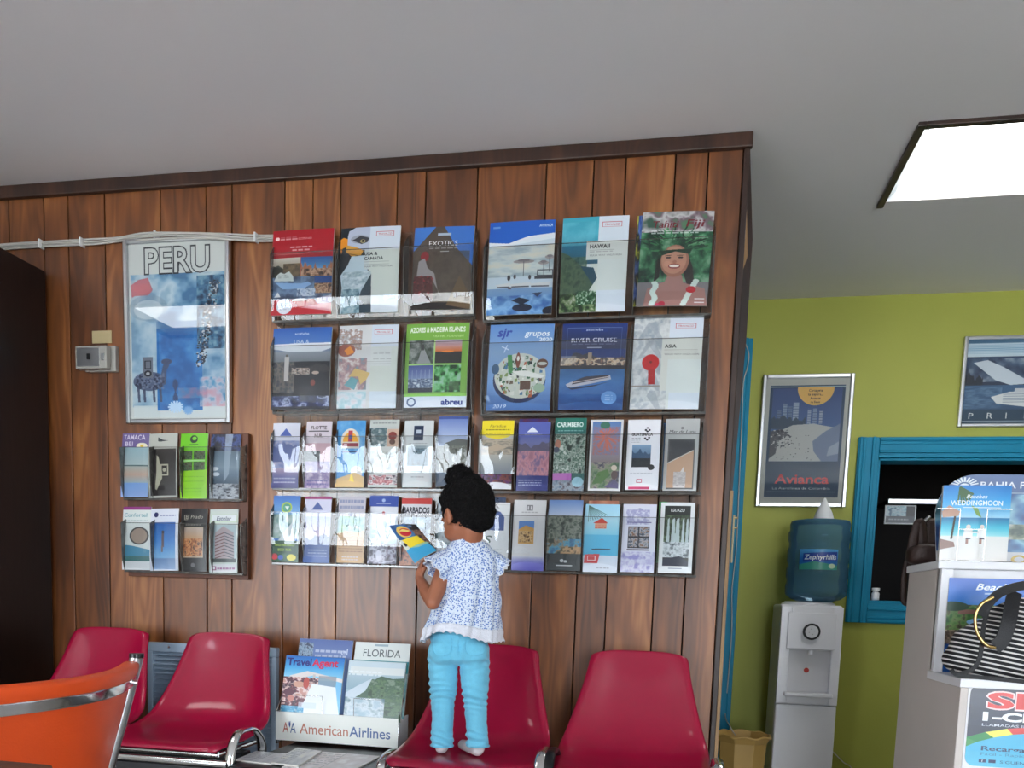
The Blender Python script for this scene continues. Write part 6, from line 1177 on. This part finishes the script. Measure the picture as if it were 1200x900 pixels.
# office side: glass shelf, framed photo, chair, handbag strap on the counter end
t = thing('glass_shelf', 'shelf with chrome edge inside the dark office beyond the window', 'shelf', tuple(W(1070, 588, 4.5)))
a_, b_ = W(1040, 585, 4.5), W(1110, 592, 4.5)
obj('shelf_edge', B().box(a_.x, b_.x+.5, 4.48, 4.5, b_.z+.002, a_.z), M['steel'], t, bevel=.002); obj('shelf_board', B().box(a_.x, b_.x+.5, 4.5, 4.75, b_.z+.006, a_.z-.004), M['darkroom'], t)
a_, b_ = W(1039, 593, 4.46), W(1071, 613, 4.46)
c = Cv(90, 60, (150, 176, 190)); c.mot(0, 0, .7, .6, [(120, 170, 190), (196, 214, 220), (70, 110, 140)], 4); c.rect(.7, 0, 1, .7, (40, 40, 46)); c.rect(0, .6, 1, 1, (60, 66, 76)); c.fake(.1, .75, .8, 1, 1, (190, 196, 200), .08)
b = B(); b.grid(lambda u, v: (a_.x+(b_.x-a_.x)*u, 4.458, b_.z+(a_.z-b_.z)*v), 2, 2, uv=True); b.box(a_.x-.006, b_.x+.006, 4.459, 4.47, b_.z-.006, a_.z+.004, 1)
tag(obj('framed_photo', b, [c.mat('print_small_photo', gain=1.0), M['pagewhite']]), 'small framed photo hanging under the office shelf', 'picture')
t = thing('office_chair', 'brown office chair with pale metal frame behind the counter', 'chair', (W(1095, 640, 3.1).x+.12, 3.25, 0))
x_ = W(1081, 620, 3.0).x; zt_ = W(1090, 605, 3.0).z; zb_ = W(1090, 643, 3.0).z
obj('backrest', B().box(x_+.008, x_+.40, 3.0, 3.05, zb_+.008, zt_-.006), M['leather'], t, bevel=.015, seg=3)
obj('frame', B().tube([(x_+.02, 3.0, zt_), (x_, 3.0, zt_-.02), (x_, 3.0, zb_+.02), (x_+.02, 3.0, zb_), (x_+.2, 3.0, zb_), (x_+.39, 3.0, zb_), (x_+.41, 3.0, zb_+.02), (x_+.41, 3.0, zt_-.02), (x_+.39, 3.0, zt_)], .006, 8), M['steel'], t)
obj('post', B().tube([(x_+.2, 3.03, zb_), (x_+.2, 3.06, .5), (x_+.2, 3.2, .46)], .018, 8), M['blackmetal'], t)
obj('seat', B().box(x_+.08, x_+.42, 3.06, 3.40, .42, .49), M['leather'], t, bevel=.02, seg=3)
obj('stem', B().tube([(x_+.2, 3.26, .1), (x_+.2, 3.26, .46)], .025, 10), M['blackmetal'], t)
for k in range(5): a = k*2*math.pi/5; obj('foot', B().tube([(x_+.2, 3.26, .1), (x_+.2+.26*math.cos(a), 3.26+.26*math.sin(a), .03)], .018, 8), M['blackmetal'], t)
# brown handbag on the far end of the counter with a strap loop hanging over
t = thing('brown_handbag', 'dark brown handbag with hanging strap loop on the counter end', 'handbag', (W(1085, 655, D3-.06).x, D3-.07, zc))
def bag2(u, v):
    q = u*2*math.pi; th_ = v*math.pi; cx_, sy = math.cos(q), math.sin(q)
    x0_ = W(1087, 648, D3-.06).x; r = max(0, math.sin(th_))**.45
    rx = math.copysign(abs(cx_)**.7, cx_); ry = math.copysign(abs(sy)**.7, sy)
    return (x0_+.060*r*rx, D3-.07+.045*r*ry, zc+.030+math.copysign(abs(math.cos(th_))**.6, -math.cos(th_))*.029+.004*math.sin(q*3+1)*r)
obj('bag_body', B().grid(bag2, 32, 16, wrap=True), M['leather'], t)
obj('bag_flap', B().tube(catmull([tuple(W(1068, 655, D3-.05)), tuple(W(1069, 640, D3-.05)), tuple(W(1073, 622, D3-.05)), tuple(W(1078, 612, D3-.05)), tuple(W(1081, 625, D3-.05)), tuple(W(1082, 648, D3-.05))], 5), .007, 10, flat=2), M['leather'], t)
LP = [W(1064, 655, D3+.014), W(1060, 672, D3+.014), W(1059, 692, D3+.014), W(1059, 704, D3+.014), W(1064, 707, D3+.014), W(1070, 698, D3+.014), W(1071, 682, D3+.014), W(1068, 668, D3+.014), W(1067, 657, D3+.014)]
obj('strap', B().tube([tuple(p) for p in catmull([tuple(q) for q in LP], 5)], .0055, 8, flat=1.6), M['leather'], t)
p = W(1026, 703, GY+.02); zz = zb+.015
t = thing('small_bottle', 'tiny white bottle standing on the teal window sill', 'bottle', (p.x, GY+.03, zz))
obj('bottle', B().lathe([(.001, 0), (.017, 0), (.018, .004), (.018, .032), (.012, .04), (.010, .044)], (p.x, GY+.03, zz), 16), M['white'], t)
obj('cap', B().lathe([(.018, .044), (.018, .058), (.001, .058)], (p.x, GY+.03, zz), 16), M['pagewhite'], t)

# ================================================================= THE CHILD
from mathutils import noise as mn
def sphere_pts(n1=20, n2=14):
    vs = []; fs = []
    for j in range(1, n2):
        a = math.pi*j/n2
        for i in range(n1): q = 2*math.pi*i/n1; vs.append((math.sin(a)*math.cos(q), math.sin(a)*math.sin(q), math.cos(a)))
    top = len(vs); vs += [(0, 0, 1), (0, 0, -1)]
    for j in range(n2-2):
        for i in range(n1): i2 = (i+1) % n1; fs.append((j*n1+i, (j+1)*n1+i, (j+1)*n1+i2, j*n1+i2))
    for i in range(n1): i2 = (i+1) % n1; fs.append((top, i, i2)); fs.append((top+1, (n2-2)*n1+i2, (n2-2)*n1+i))
    return vs, fs
SV, SF = sphere_pts()
def ball(b, c, r, fr=None):
    c = Vector(c); r = (r, r, r) if not isinstance(r, (tuple, list)) else r
    out = []
    for v in SV:
        p = (v[0]*r[0], v[1]*r[1], v[2]*r[2])
        out.append(c+(fr[0]*p[0]+fr[1]*p[1]+fr[2]*p[2] if fr else Vector(p)))
    b.add(out, SF)
def cap(b, p0, p1, r0, r1, n=14, k=7):
    p0, p1 = Vector(p0), Vector(p1); ball(b, p0, r0*.995); ball(b, p1, r1*.995)
    b.tube([p0.lerp(p1, i/k) for i in range(k+1)], [r0+(r1-r0)*i/k for i in range(k+1)], n)
def fuse(name, b, vox, mat_, parent, it=8, disp=None, fac=.5):
    me = bpy.data.meshes.new('tmp'); me.from_pydata([tuple(v) for v in b.v], [], b.f); o = bpy.data.objects.new('tmp', me); COL.objects.link(o)
    m = o.modifiers.new('r', 'REMESH'); m.mode = 'VOXEL'; m.voxel_size = vox; m.adaptivity = 0
    s = o.modifiers.new('s', 'SMOOTH'); s.factor = fac; s.iterations = it
    bpy.context.view_layer.update(); ev = o.evaluated_get(bpy.context.evaluated_depsgraph_get()); nm = bpy.data.meshes.new_from_object(ev)
    bpy.data.objects.remove(o); bpy.data.meshes.remove(me)
    nm.name = name
    if disp:
        nr = [v.normal.copy() for v in nm.vertices]
        for v, n in zip(nm.vertices, nr): v.co = v.co+n*disp(v.co, n)
    o0 = org(parent)
    for v in nm.vertices: v.co -= o0
    nm.materials.clear(); nm.materials.append(mat_); nm.polygons.foreach_set('use_smooth', [True]*len(nm.polygons)); nm.update()
    o = bpy.data.objects.new(name, nm); link(o, parent); return o
def lathe_ring(b, P, r0, r1, z, n=14): pass
D0 = 2.25
child = thing('child', 'small child in blue floral blouse and sky blue jeans standing on a crimson seat, reading', 'person', (W(538, 880, 2.27).x, 2.27, SZ))
child.name = 'person'
Hc = W(547, 602, 2.262)
yaw = R(50); pit = R(20)
Ff = Vector((-math.sin(yaw)*math.cos(pit), math.cos(yaw)*math.cos(pit), -math.sin(pit)))
Fl = Vector((-math.cos(yaw), -math.sin(yaw), 0)); Fu = Ff.cross(Fl); Fu = Fu if Fu.z > 0 else -Fu
HF = (Ff, Fl, Fu)
hp = lambda f, l, u: Hc+Ff*f*1.06+Fl*l*1.03+Fu*u*1.12
b = B()
ball(b, hp(-.006, 0, .012), (.081, .068, .078), HF); ball(b, hp(.02, 0, -.022), (.058, .058, .060), HF)
for s_ in (1, -1):
    ball(b, hp(.040, s_*.027, -.036), (.027, .025, .026), HF); ball(b, hp(.058, s_*.024, .006), (.014, .02, .009), HF)
    ball(b, hp(-.002, s_*.066, -.014), (.014, .008, .023), HF); ball(b, hp(.004, s_*.064, -.026), (.009, .006, .009), HF)
    ball(b, hp(-.008, s_*.0705, -.006), (.010, .004, .013), HF)
ball(b, hp(.052, 0, -.062), (.018, .018, .015), HF); ball(b, hp(.03, 0, -.052), (.035, .035, .024), HF); ball(b, hp(.066, 0, -.04), (.012, .017, .011), HF)
ball(b, hp(.078, 0, -.022), (.011, .011, .009), HF); ball(b, hp(.070, 0, -.010), (.010, .008, .014), HF)
nk0, nk1 = W(551, 646, 2.275), hp(-.012, 0, -.05)
cap(b, nk0, nk1, .032, .031)
T1 = W(551, 668, 2.275); T2 = W(549, 705, 2.275); T3 = W(540, 745, 2.275)
ball(b, T1, (.066, .045, .05)); ball(b, T2, (.062, .05, .06)); ball(b, T3, (.07, .055, .06)); cap(b, nk0, T2, .04, .05); cap(b, T2, T3, .05, .055)
Ls, Le, Lw = W(524, 660, 2.265), W(507, 706, 2.20), W(492, 679.5, 2.305)
Rs, Re, Rw = W(575, 662, 2.29), W(571, 700, 2.37), W(528, 684, 2.40)
for (a_, e_, w_) in ((Ls, Le, Lw), (Rs, Re, Rw)):
    cap(b, T1+(a_-T1)*.6, a_, .03, .027); cap(b, a_, a_.lerp(e_, .55), .026, .0245); cap(b, a_.lerp(e_, .55), e_, .0245, .0205); cap(b, e_, e_.lerp(w_, .4), .0205, .0215); cap(b, e_.lerp(w_, .4), w_, .0215, .0145)
# left hand: palm faces the booklet, four fingers curl behind its lower corner, thumb in front
def hand(b, w, dirv, across, palmn, sc=1.0, curl=1.0, thumb_side=1):
    d = dirv.normalized(); n = palmn.normalized(); a = d.cross(n).normalized()*thumb_side
    pc = w+d*.024*sc; ball(b, pc, (.016*sc, .019*sc, .0095*sc), (d, a, n)); cap(b, w, w+d*.02*sc, .0135*sc, .013*sc)
    for k, (o_, L) in enumerate(((.0135, .030), (.0045, .034), (-.0045, .032), (-.0130, .025))):
        p = w+d*.036*sc+a*o_*sc; r = .0052*sc; cu = curl*(1+.08*k); ang = 0.25*cu
        for q, fr in enumerate((.42, .32, .26)):
            dd = (d*math.cos(ang)+n*math.sin(ang)+a*o_*6*(1-q*.4)).normalized(); p2 = p+dd*L*fr*sc; cap(b, p, p2, r, r*.93, 10, 4); p = p2; r *= .93; ang += .62*cu
    p = w+d*.012*sc+a*.015*sc+n*.002; ang = .5
    for q, L in enumerate((.014, .013, .010)):
        dd = (d*math.cos(.5-.1*q)+a*(.55-.35*q)+n*(.35+.3*q)).normalized(); p2 = p+dd*L*sc; cap(b, p, p2, .0066*sc-.0004*q, .0062*sc-.0005*q, 10, 4); p = p2
hd = (W(489, 660, 2.335)-Lw).normalized()
hand(b, Lw, Vector((-.15, .35, 1)).normalized(), None, Vector((.75, .55, .1)), 1.0, .95, -1)
hand(b, Rw, Vector((-.55, .25, .8)).normalized(), None, Vector((-.4, .75, -.3)), 1.0, .9, 1)
LG = []
for kx in ((519, 519.5, 518.5, 518), (556, 557, 558, 560)):
    J = [W(kx[0], 772, 2.272), W(kx[1], 812, 2.27), W(kx[2], 845, 2.272), W(kx[3], 872, 2.272)]; LG.append(J)
    cap(b, T3, J[0], .04, .036); cap(b, J[0], J[1], .036, .031); cap(b, J[1], J[2], .029, .023); cap(b, J[2], J[3]+Vector((0, 0, .012)), .022, .018)
body = fuse('body', b, .0026, M['skin'], child, 5)
# face
for s_ in (1, -1):
    e = B(); ball(e, hp(.0665, s_*.024, -.008), .0095); ew = obj('eye', e, M['eyew'], child); e = B(); ball(e, hp(.0735, s_*.024, -.010), .0048); obj('iris', e, M['eyeb'], ew)
    for f in (body,): pass
    br = [hp(.070+.002*math.cos((k-3)*.3), s_*(.012+.005*k), .006+.003*math.sin(k/6*math.pi)) for k in range(6)]
    obj('eyebrow', B().tube(br, [.0012, .002, .0022, .002, .0016, .0008], 6), M['hair'], child)
e = B()
for (u, r) in ((-.0425, .0036), (-.0475, .0042)): e.tube([hp(.0765-.9*abs(x)**1.5*2.2, x, u+.15*abs(x)) for x in np.linspace(-.014, .014, 9)], [r*math.sqrt(max(.05, 1-(x/.0155)**2)) for x in np.linspace(-.014, .014, 9)], 8)
obj('lips', e, M['lip'], child)
# hair and bun
b = B()
ball(b, hp(-.012, 0, .020), (.084, .074, .084), HF); ball(b, hp(-.036, 0, -.004), (.050, .064, .064), HF); ball(b, hp(-.050, 0, -.034), (.028, .044, .036), HF)
ball(b, W(561, 591, 2.262), (.042, .055, .060)); ball(b, W(536, 584, 2.255), (.046, .05, .050)); ball(b, hp(.028, 0, .05), (.045, .058, .034), HF)
bun = W(539, 561, 2.25)
hairnoise = lambda co, n: .0032*mn.noise(co*95)+.0022*mn.noise(co*210)+.003*mn.noise(co*40)
hair = fuse('hair', b, .0028, M['hair'], child, 3, hairnoise)
b = B(); ball(b, bun, (.041, .036, .036)); ball(b, bun+Vector((.016, 0, .004)), (.022, .026, .024)); ball(b, bun+Vector((-.014, 0, -.004)), (.024, .028, .026))
fuse('hair_bun', b, .0026, M['hair'], child, 3, lambda co, n: .0045*mn.noise(co*70)+.0028*mn.noise(co*190))
b = B(); rr = random.Random(11)
for i in range(520):
    if i < 200: c0 = bun; rad = (.041, .036, .037); a = rr.uniform(0, 6.28); e = rr.uniform(-.3, 1.5)
    elif i < 420: c0 = hp(-.014, 0, .018); rad = (.082, .080, .084); a = rr.uniform(0, 6.28); e = rr.uniform(-.5, 1.4)
    else: c0 = hp(-.05, rr.uniform(-.03, .03), -.048); rad = (.016, .012, .012); a = rr.uniform(3.4, 6.0); e = rr.uniform(-1.4, .2)
    n = Vector((math.cos(a)*math.cos(e), math.sin(a)*math.cos(e), math.sin(e)))
    if i >= 200 and i < 420 and n.dot(Ff) > .35 and n.dot(Fu) < .6: continue
    p = c0+Vector((n.x*rad[0], n.y*rad[1], n.z*rad[2])); t_ = n.orthogonal().normalized(); t2 = n.cross(t_); ph = rr.uniform(0, 6.28); P = []
    rc = rr.uniform(.0015, .003)
    for k in range(7): q = ph+k*.9; P.append(p+n*(.0013*k-.002)+(t_*math.cos(q)+t2*math.sin(q))*rc)
    b.tube(P, .00055, 4)
o = obj('stray_curls', b, M['hair'], child); o['kind'] = 'stuff'
b = B(); hb = bun+Vector((0.002, 0, -.024)); b.tube([hb+Vector((.030*math.cos(q), .028*math.sin(q), .004*math.sin(q))) for q in np.linspace(0, 2*math.pi, 24, endpoint=False)], .004, 8, closed=True)
obj('hair_tie', b, M['black'], child)
# blouse
K = [(633, 550, .046, .043), (640, 550, .060, .050), (650, 551, .076, .056), (664, 552, .080, .062), (680, 552, .078, .066), (700, 549.5, .088, .073), (720, 545.5, .098, .081), (738, 542, .108, .088), (750, 540.5, .113, .091)]
def bl(u, v, off=0.0):
    x = v*(len(K)-1); i = min(int(x), len(K)-2); q = x-i; k0, k1 = K[i], K[i+1]; km = K[max(i-1, 0)]; kp = K[min(i+2, len(K)-1)]
    m = [0.5*((2*k0[j])+(-km[j]+k1[j])*q+(2*km[j]-5*k0[j]+4*k1[j]-kp[j])*q*q+(-km[j]+3*k0[j]-3*k1[j]+kp[j])*q**3) for j in range(4)]
    c = W(m[1], m[0], 2.275); a = u*2*math.pi
    back = max(0, math.cos(a+math.pi/2))      # a=-90deg is the side facing the camera
    z = c.z
    hem = max(0, (v-.55)/.45)**1.5
    z += hem*(.026*back**2-.004+.006*math.sin(a*3+1))
    z += (.012*math.cos(2*a) if v < .1 else 0)*(-1)*(1-v/.1)*.5
    g = max(0, v-.25)**1.1
    f = g*(.0075*math.sin(a*9+.8)+.0045*math.sin(a*17+2+v*3)+.004*math.sin(a*5-v*6))+.0016*math.sin(a*26+v*9)*v
    wr = .0028*math.sin(v*30+a*3+math.sin(a*4)*2)*math.exp(-((v-.62)/.22)**2)
    r = 1+0.0
    return Vector((c.x+(m[2]+f+wr+off)*math.cos(a), c.y+(m[3]+f+wr+off)*math.sin(a), z))
blouse = obj('blouse', B().grid(lambda u, v: bl(u, v*.865), 160, 70, wrap=True), M['floral'], child)
md = blouse.modifiers.new('t', 'SOLIDIFY'); md.thickness = .0015
def lace(u, v):
    p = bl(u, .86+.14*v, .0012+.0012*math.sin(v*9)); sc = .0045*abs(math.sin(u*math.pi*34))
    p.z += (sc-.004)*v; return p
lc = obj('lace_hem', B().grid(lace, 272, 10, wrap=True), M['lace'], child); md = lc.modifiers.new('t', 'SOLIDIFY'); md.thickness = .0014
b = B(); N = 90
b.tube([bl(k/N, .005, .002)+Vector((0, 0, .002*abs(math.sin(k/N*math.pi*26)))) for k in range(N)], .0032, 6, closed=True); obj('neck_trim', b, M['lace'], child)
def sleeve(p0, p1, r0, r1, ph, side=1, lift=0.0):
    ax = (p1-p0).normalized(); e = ax.cross(Vector((0, 1, 0))).normalized(); g = ax.cross(e)
    def fn(u, v):
        a = u*2*math.pi; r = r0+(r1-r0)*v**.8; r += v*(.0040*math.sin(a*7+ph)+.0022*math.sin(a*13+ph*2)); c = p0.lerp(p1, v)+Vector((0, 0, -.012*math.sin(v*1.3)*0))
        return c+e*r*math.cos(a)*1.0+g*r*.9*math.sin(a)+ax*(.004*math.sin(a*7+ph+1.5)*v)
    o = obj('sleeve', B().grid(fn, 72, 18, wrap=True), M['floral'], child); md = o.modifiers.new('t', 'SOLIDIFY'); md.thickness = .0015
    h = B(); h.tube([fn(k/72, 1) for k in range(72)], .0016, 6, closed=True); obj('sleeve_hem', h, M['lace'], o)
sleeve(W(536, 651, 2.268), W(508, 670, 2.222), .030, .0405, .6)
sleeve(W(566, 651, 2.272), W(587, 669, 2.295), .030, .036, 2.0)
# jeans
b = B()
ball(b, W(540, 738, 2.276), (.080, .058, .05)); ball(b, W(538, 750, 2.276), (.085, .060, .045)); ball(b, W(537.5, 762, 2.276), (.088, .062, .045))
for s_, J in zip((-1, 1), LG):
    ball(b, W(537.5+s_*17.5, 764, 2.247), (.043, .040, .042)); cap(b, J[0]+Vector((0, 0, .02)), J[0], .044, .0445); cap(b, J[0], J[1], .0435, .0385); cap(b, J[1], J[2], .0375, .0310)
    b.tube([J[2], J[2].lerp(J[3], .5), J[3]+Vector((0, 0, .002)), J[3]+Vector((0, 0, -.006))], [.0310, .0315, .0335, .0335], 20)
zk = LG[0][1].z; zc_ = LG[0][3].z
def wrinkle(co, n):
    a = math.atan2(co.y-2.27, co.x-(LG[0][1].x if co.x < child.location.x else LG[1][1].x)); s_ = co.x*60
    k1 = .55+.9*mn.noise(co*14+Vector((3, 1, 7))); w = .0042*k1*math.sin((co.z-zk)*310+1.6*math.sin(a*1.5+1)+5*mn.noise(co*13))*math.exp(-((co.z-zk)/.036)**2)
    w += .0042*(.55+.9*mn.noise(co*15))*math.sin((co.z-zc_)*290+2.4*math.sin(a+1)+5*mn.noise(co*14+Vector((9, 2, 4))))*math.exp(-((co.z-zc_-.02)/.03)**2)
    w += .0016*math.sin(co.z*260+3*math.sin(a*2)+co.x*40)*math.exp(-((co.z-zk-.085)/.03)**2)*(1 if n.y < .3 else .3)
    w += .0024*mn.noise(co*26)+.0016*mn.noise(Vector((co.x*20, co.y*20, co.z*70)))
    return w if n.z > -.8 else 0
jeans = fuse('jeans', b, .0028, M['jeans'], child, 6, wrinkle)
# seams, waistband and back pockets follow the cloth
def on_cloth(px, py, o=.0016):          # a point of the back surface, found by casting from behind
    org_ = W(px, py, 1.9)-child.location; d = (W(px, py, 2.5)-W(px, py, 1.9)).normalized(); ok, loc, nn, _ = jeans.ray_cast(org_, d)
    return (loc+nn*o+child.location) if ok else None
def seam(pts, nm='seam', r=.0011):
    P = [on_cloth(*p) for p in catmull(pts, 6)]; P = [p for p in P if p is not None]
    if len(P) > 2: obj(nm, B().tube(P, r, 5), M['jeans'], jeans)
seam([(538, 740), (537.5, 752), (537, 766)], 'centre_seam')
for s_ in (-1, 1):
    cx = 537.5+s_*19
    seam([(cx-11, 748), (cx-10, 764), (cx, 769), (cx+10, 764), (cx+11, 748)], 'back_pocket')
    seam([(cx-14, 744.5), (cx, 743), (cx+14, 744.5)], 'yoke_seam')
for J in LG:
    ring = B(); ring.tube([J[3]+Vector((.0335*math.cos(q), .0335*math.sin(q), -.004)) for q in np.linspace(0, 2*math.pi, 24, endpoint=False)], .0022, 6, closed=True); obj('cuff_hem', ring, M['jeans'], jeans)
# socks
for k, J in enumerate(LG):
    b = B(); hl = J[3].copy(); hl.z = SZ+.018; hl.y -= .004; tv = Vector((-.02, .09, 0)) if k == 0 else Vector((-.062, .072, 0))
    cap(b, J[3]+Vector((0, 0, .004)), hl+Vector((0, .004, .004)), .0225, .021); cap(b, hl, hl+tv*.55+Vector((0, 0, -.001)), .0195, .018); cap(b, hl+tv*.55, hl+tv+Vector((0, 0, -.002)), .0185, .0155)
    ball(b, hl+tv*.8+Vector((0.006, 0, -.003)), (.02, .02, .0135))
    zmin = SZ-.004
    fuse('sock', b, .0026, M['sock'], child, 5)
# booklet in the child's hand
c = Cv(200, 260, (60, 110, 170)); c.rect(0, 0, 1, .42, (50, 96, 150)); c.mot(0, 0, 1, .42, [(44, 84, 140), (70, 120, 170)], 4); c.ell(.38, .22, .26, .17, (226, 190, 90)); c.ell(.42, .24, .22, .12, (190, 40, 50)); c.poly([(.14, .2), (.4, .14), (.64, .22), (.5, .25), (.3, .2)], (230, 206, 110)); c.poly([(.62, 0), (1, 0), (1, 1), (.8, 1), (.78, .5)], (34, 30, 34)); c.mot(.7, .2, 1, .7, [(90, 60, 50), (150, 110, 90), (40, 30, 34)], 4)
c.poly([(.1, .42), (.74, .40), (.84, .64), (.18, .66)], (238, 210, 50)); c.poly([(0, .4), (.1, .42), (.2, .66), (0, .7)], (210, 214, 200)); c.poly([(.04, .5), (.14, .5), (.18, .58), (.08, .6)], (30, 30, 34)); c.poly([(0, .68), (.9, .64), (1, 1), (0, 1)], (56, 160, 206)); c.poly([(.2, .66), (.9, .64), (.96, .7), (.5, .72)], (150, 190, 160)); c.rect(.66, .03, .8, .1, (90, 110, 140))
QA, QB, QC, QD = W(456, 616, 2.42), W(487, 614.5, 2.42), W(512, 645, 2.345), W(486, 660, 2.335)
b = B()
def bk(u, v, o=0.0):
    p = QD.lerp(QC, u).lerp(QA.lerp(QB, u), v); n = (QC-QD).cross(QA-QD).normalized(); n = n if n.y < 0 else -n
    return p+n*(o+.004*math.sin(u*math.pi))
b.grid(lambda u, v: bk(u, v), 8, 8, uv=True); b.grid(lambda u, v: bk(u, v, -.0025), 8, 8, 1)
for (e0_, e1_) in (((0, 0), (1, 0)), ((1, 0), (1, 1)), ((1, 1), (0, 1)), ((0, 1), (0, 0))):
    vs = []
    for k in range(8): q = k/7; u = e0_[0]+(e1_[0]-e0_[0])*q; v = e0_[1]+(e1_[1]-e0_[1])*q; vs += [bk(u, v), bk(u, v, -.0025)]
    b.add(vs, [(2*k, 2*k+1, 2*k+3, 2*k+2) for k in range(7)], 1)
tag(obj('booklet', b, [c.mat('print_booklet'), M['paper']], origin=QD), 'blue and yellow booklet held open in the hand of the child', 'booklet')
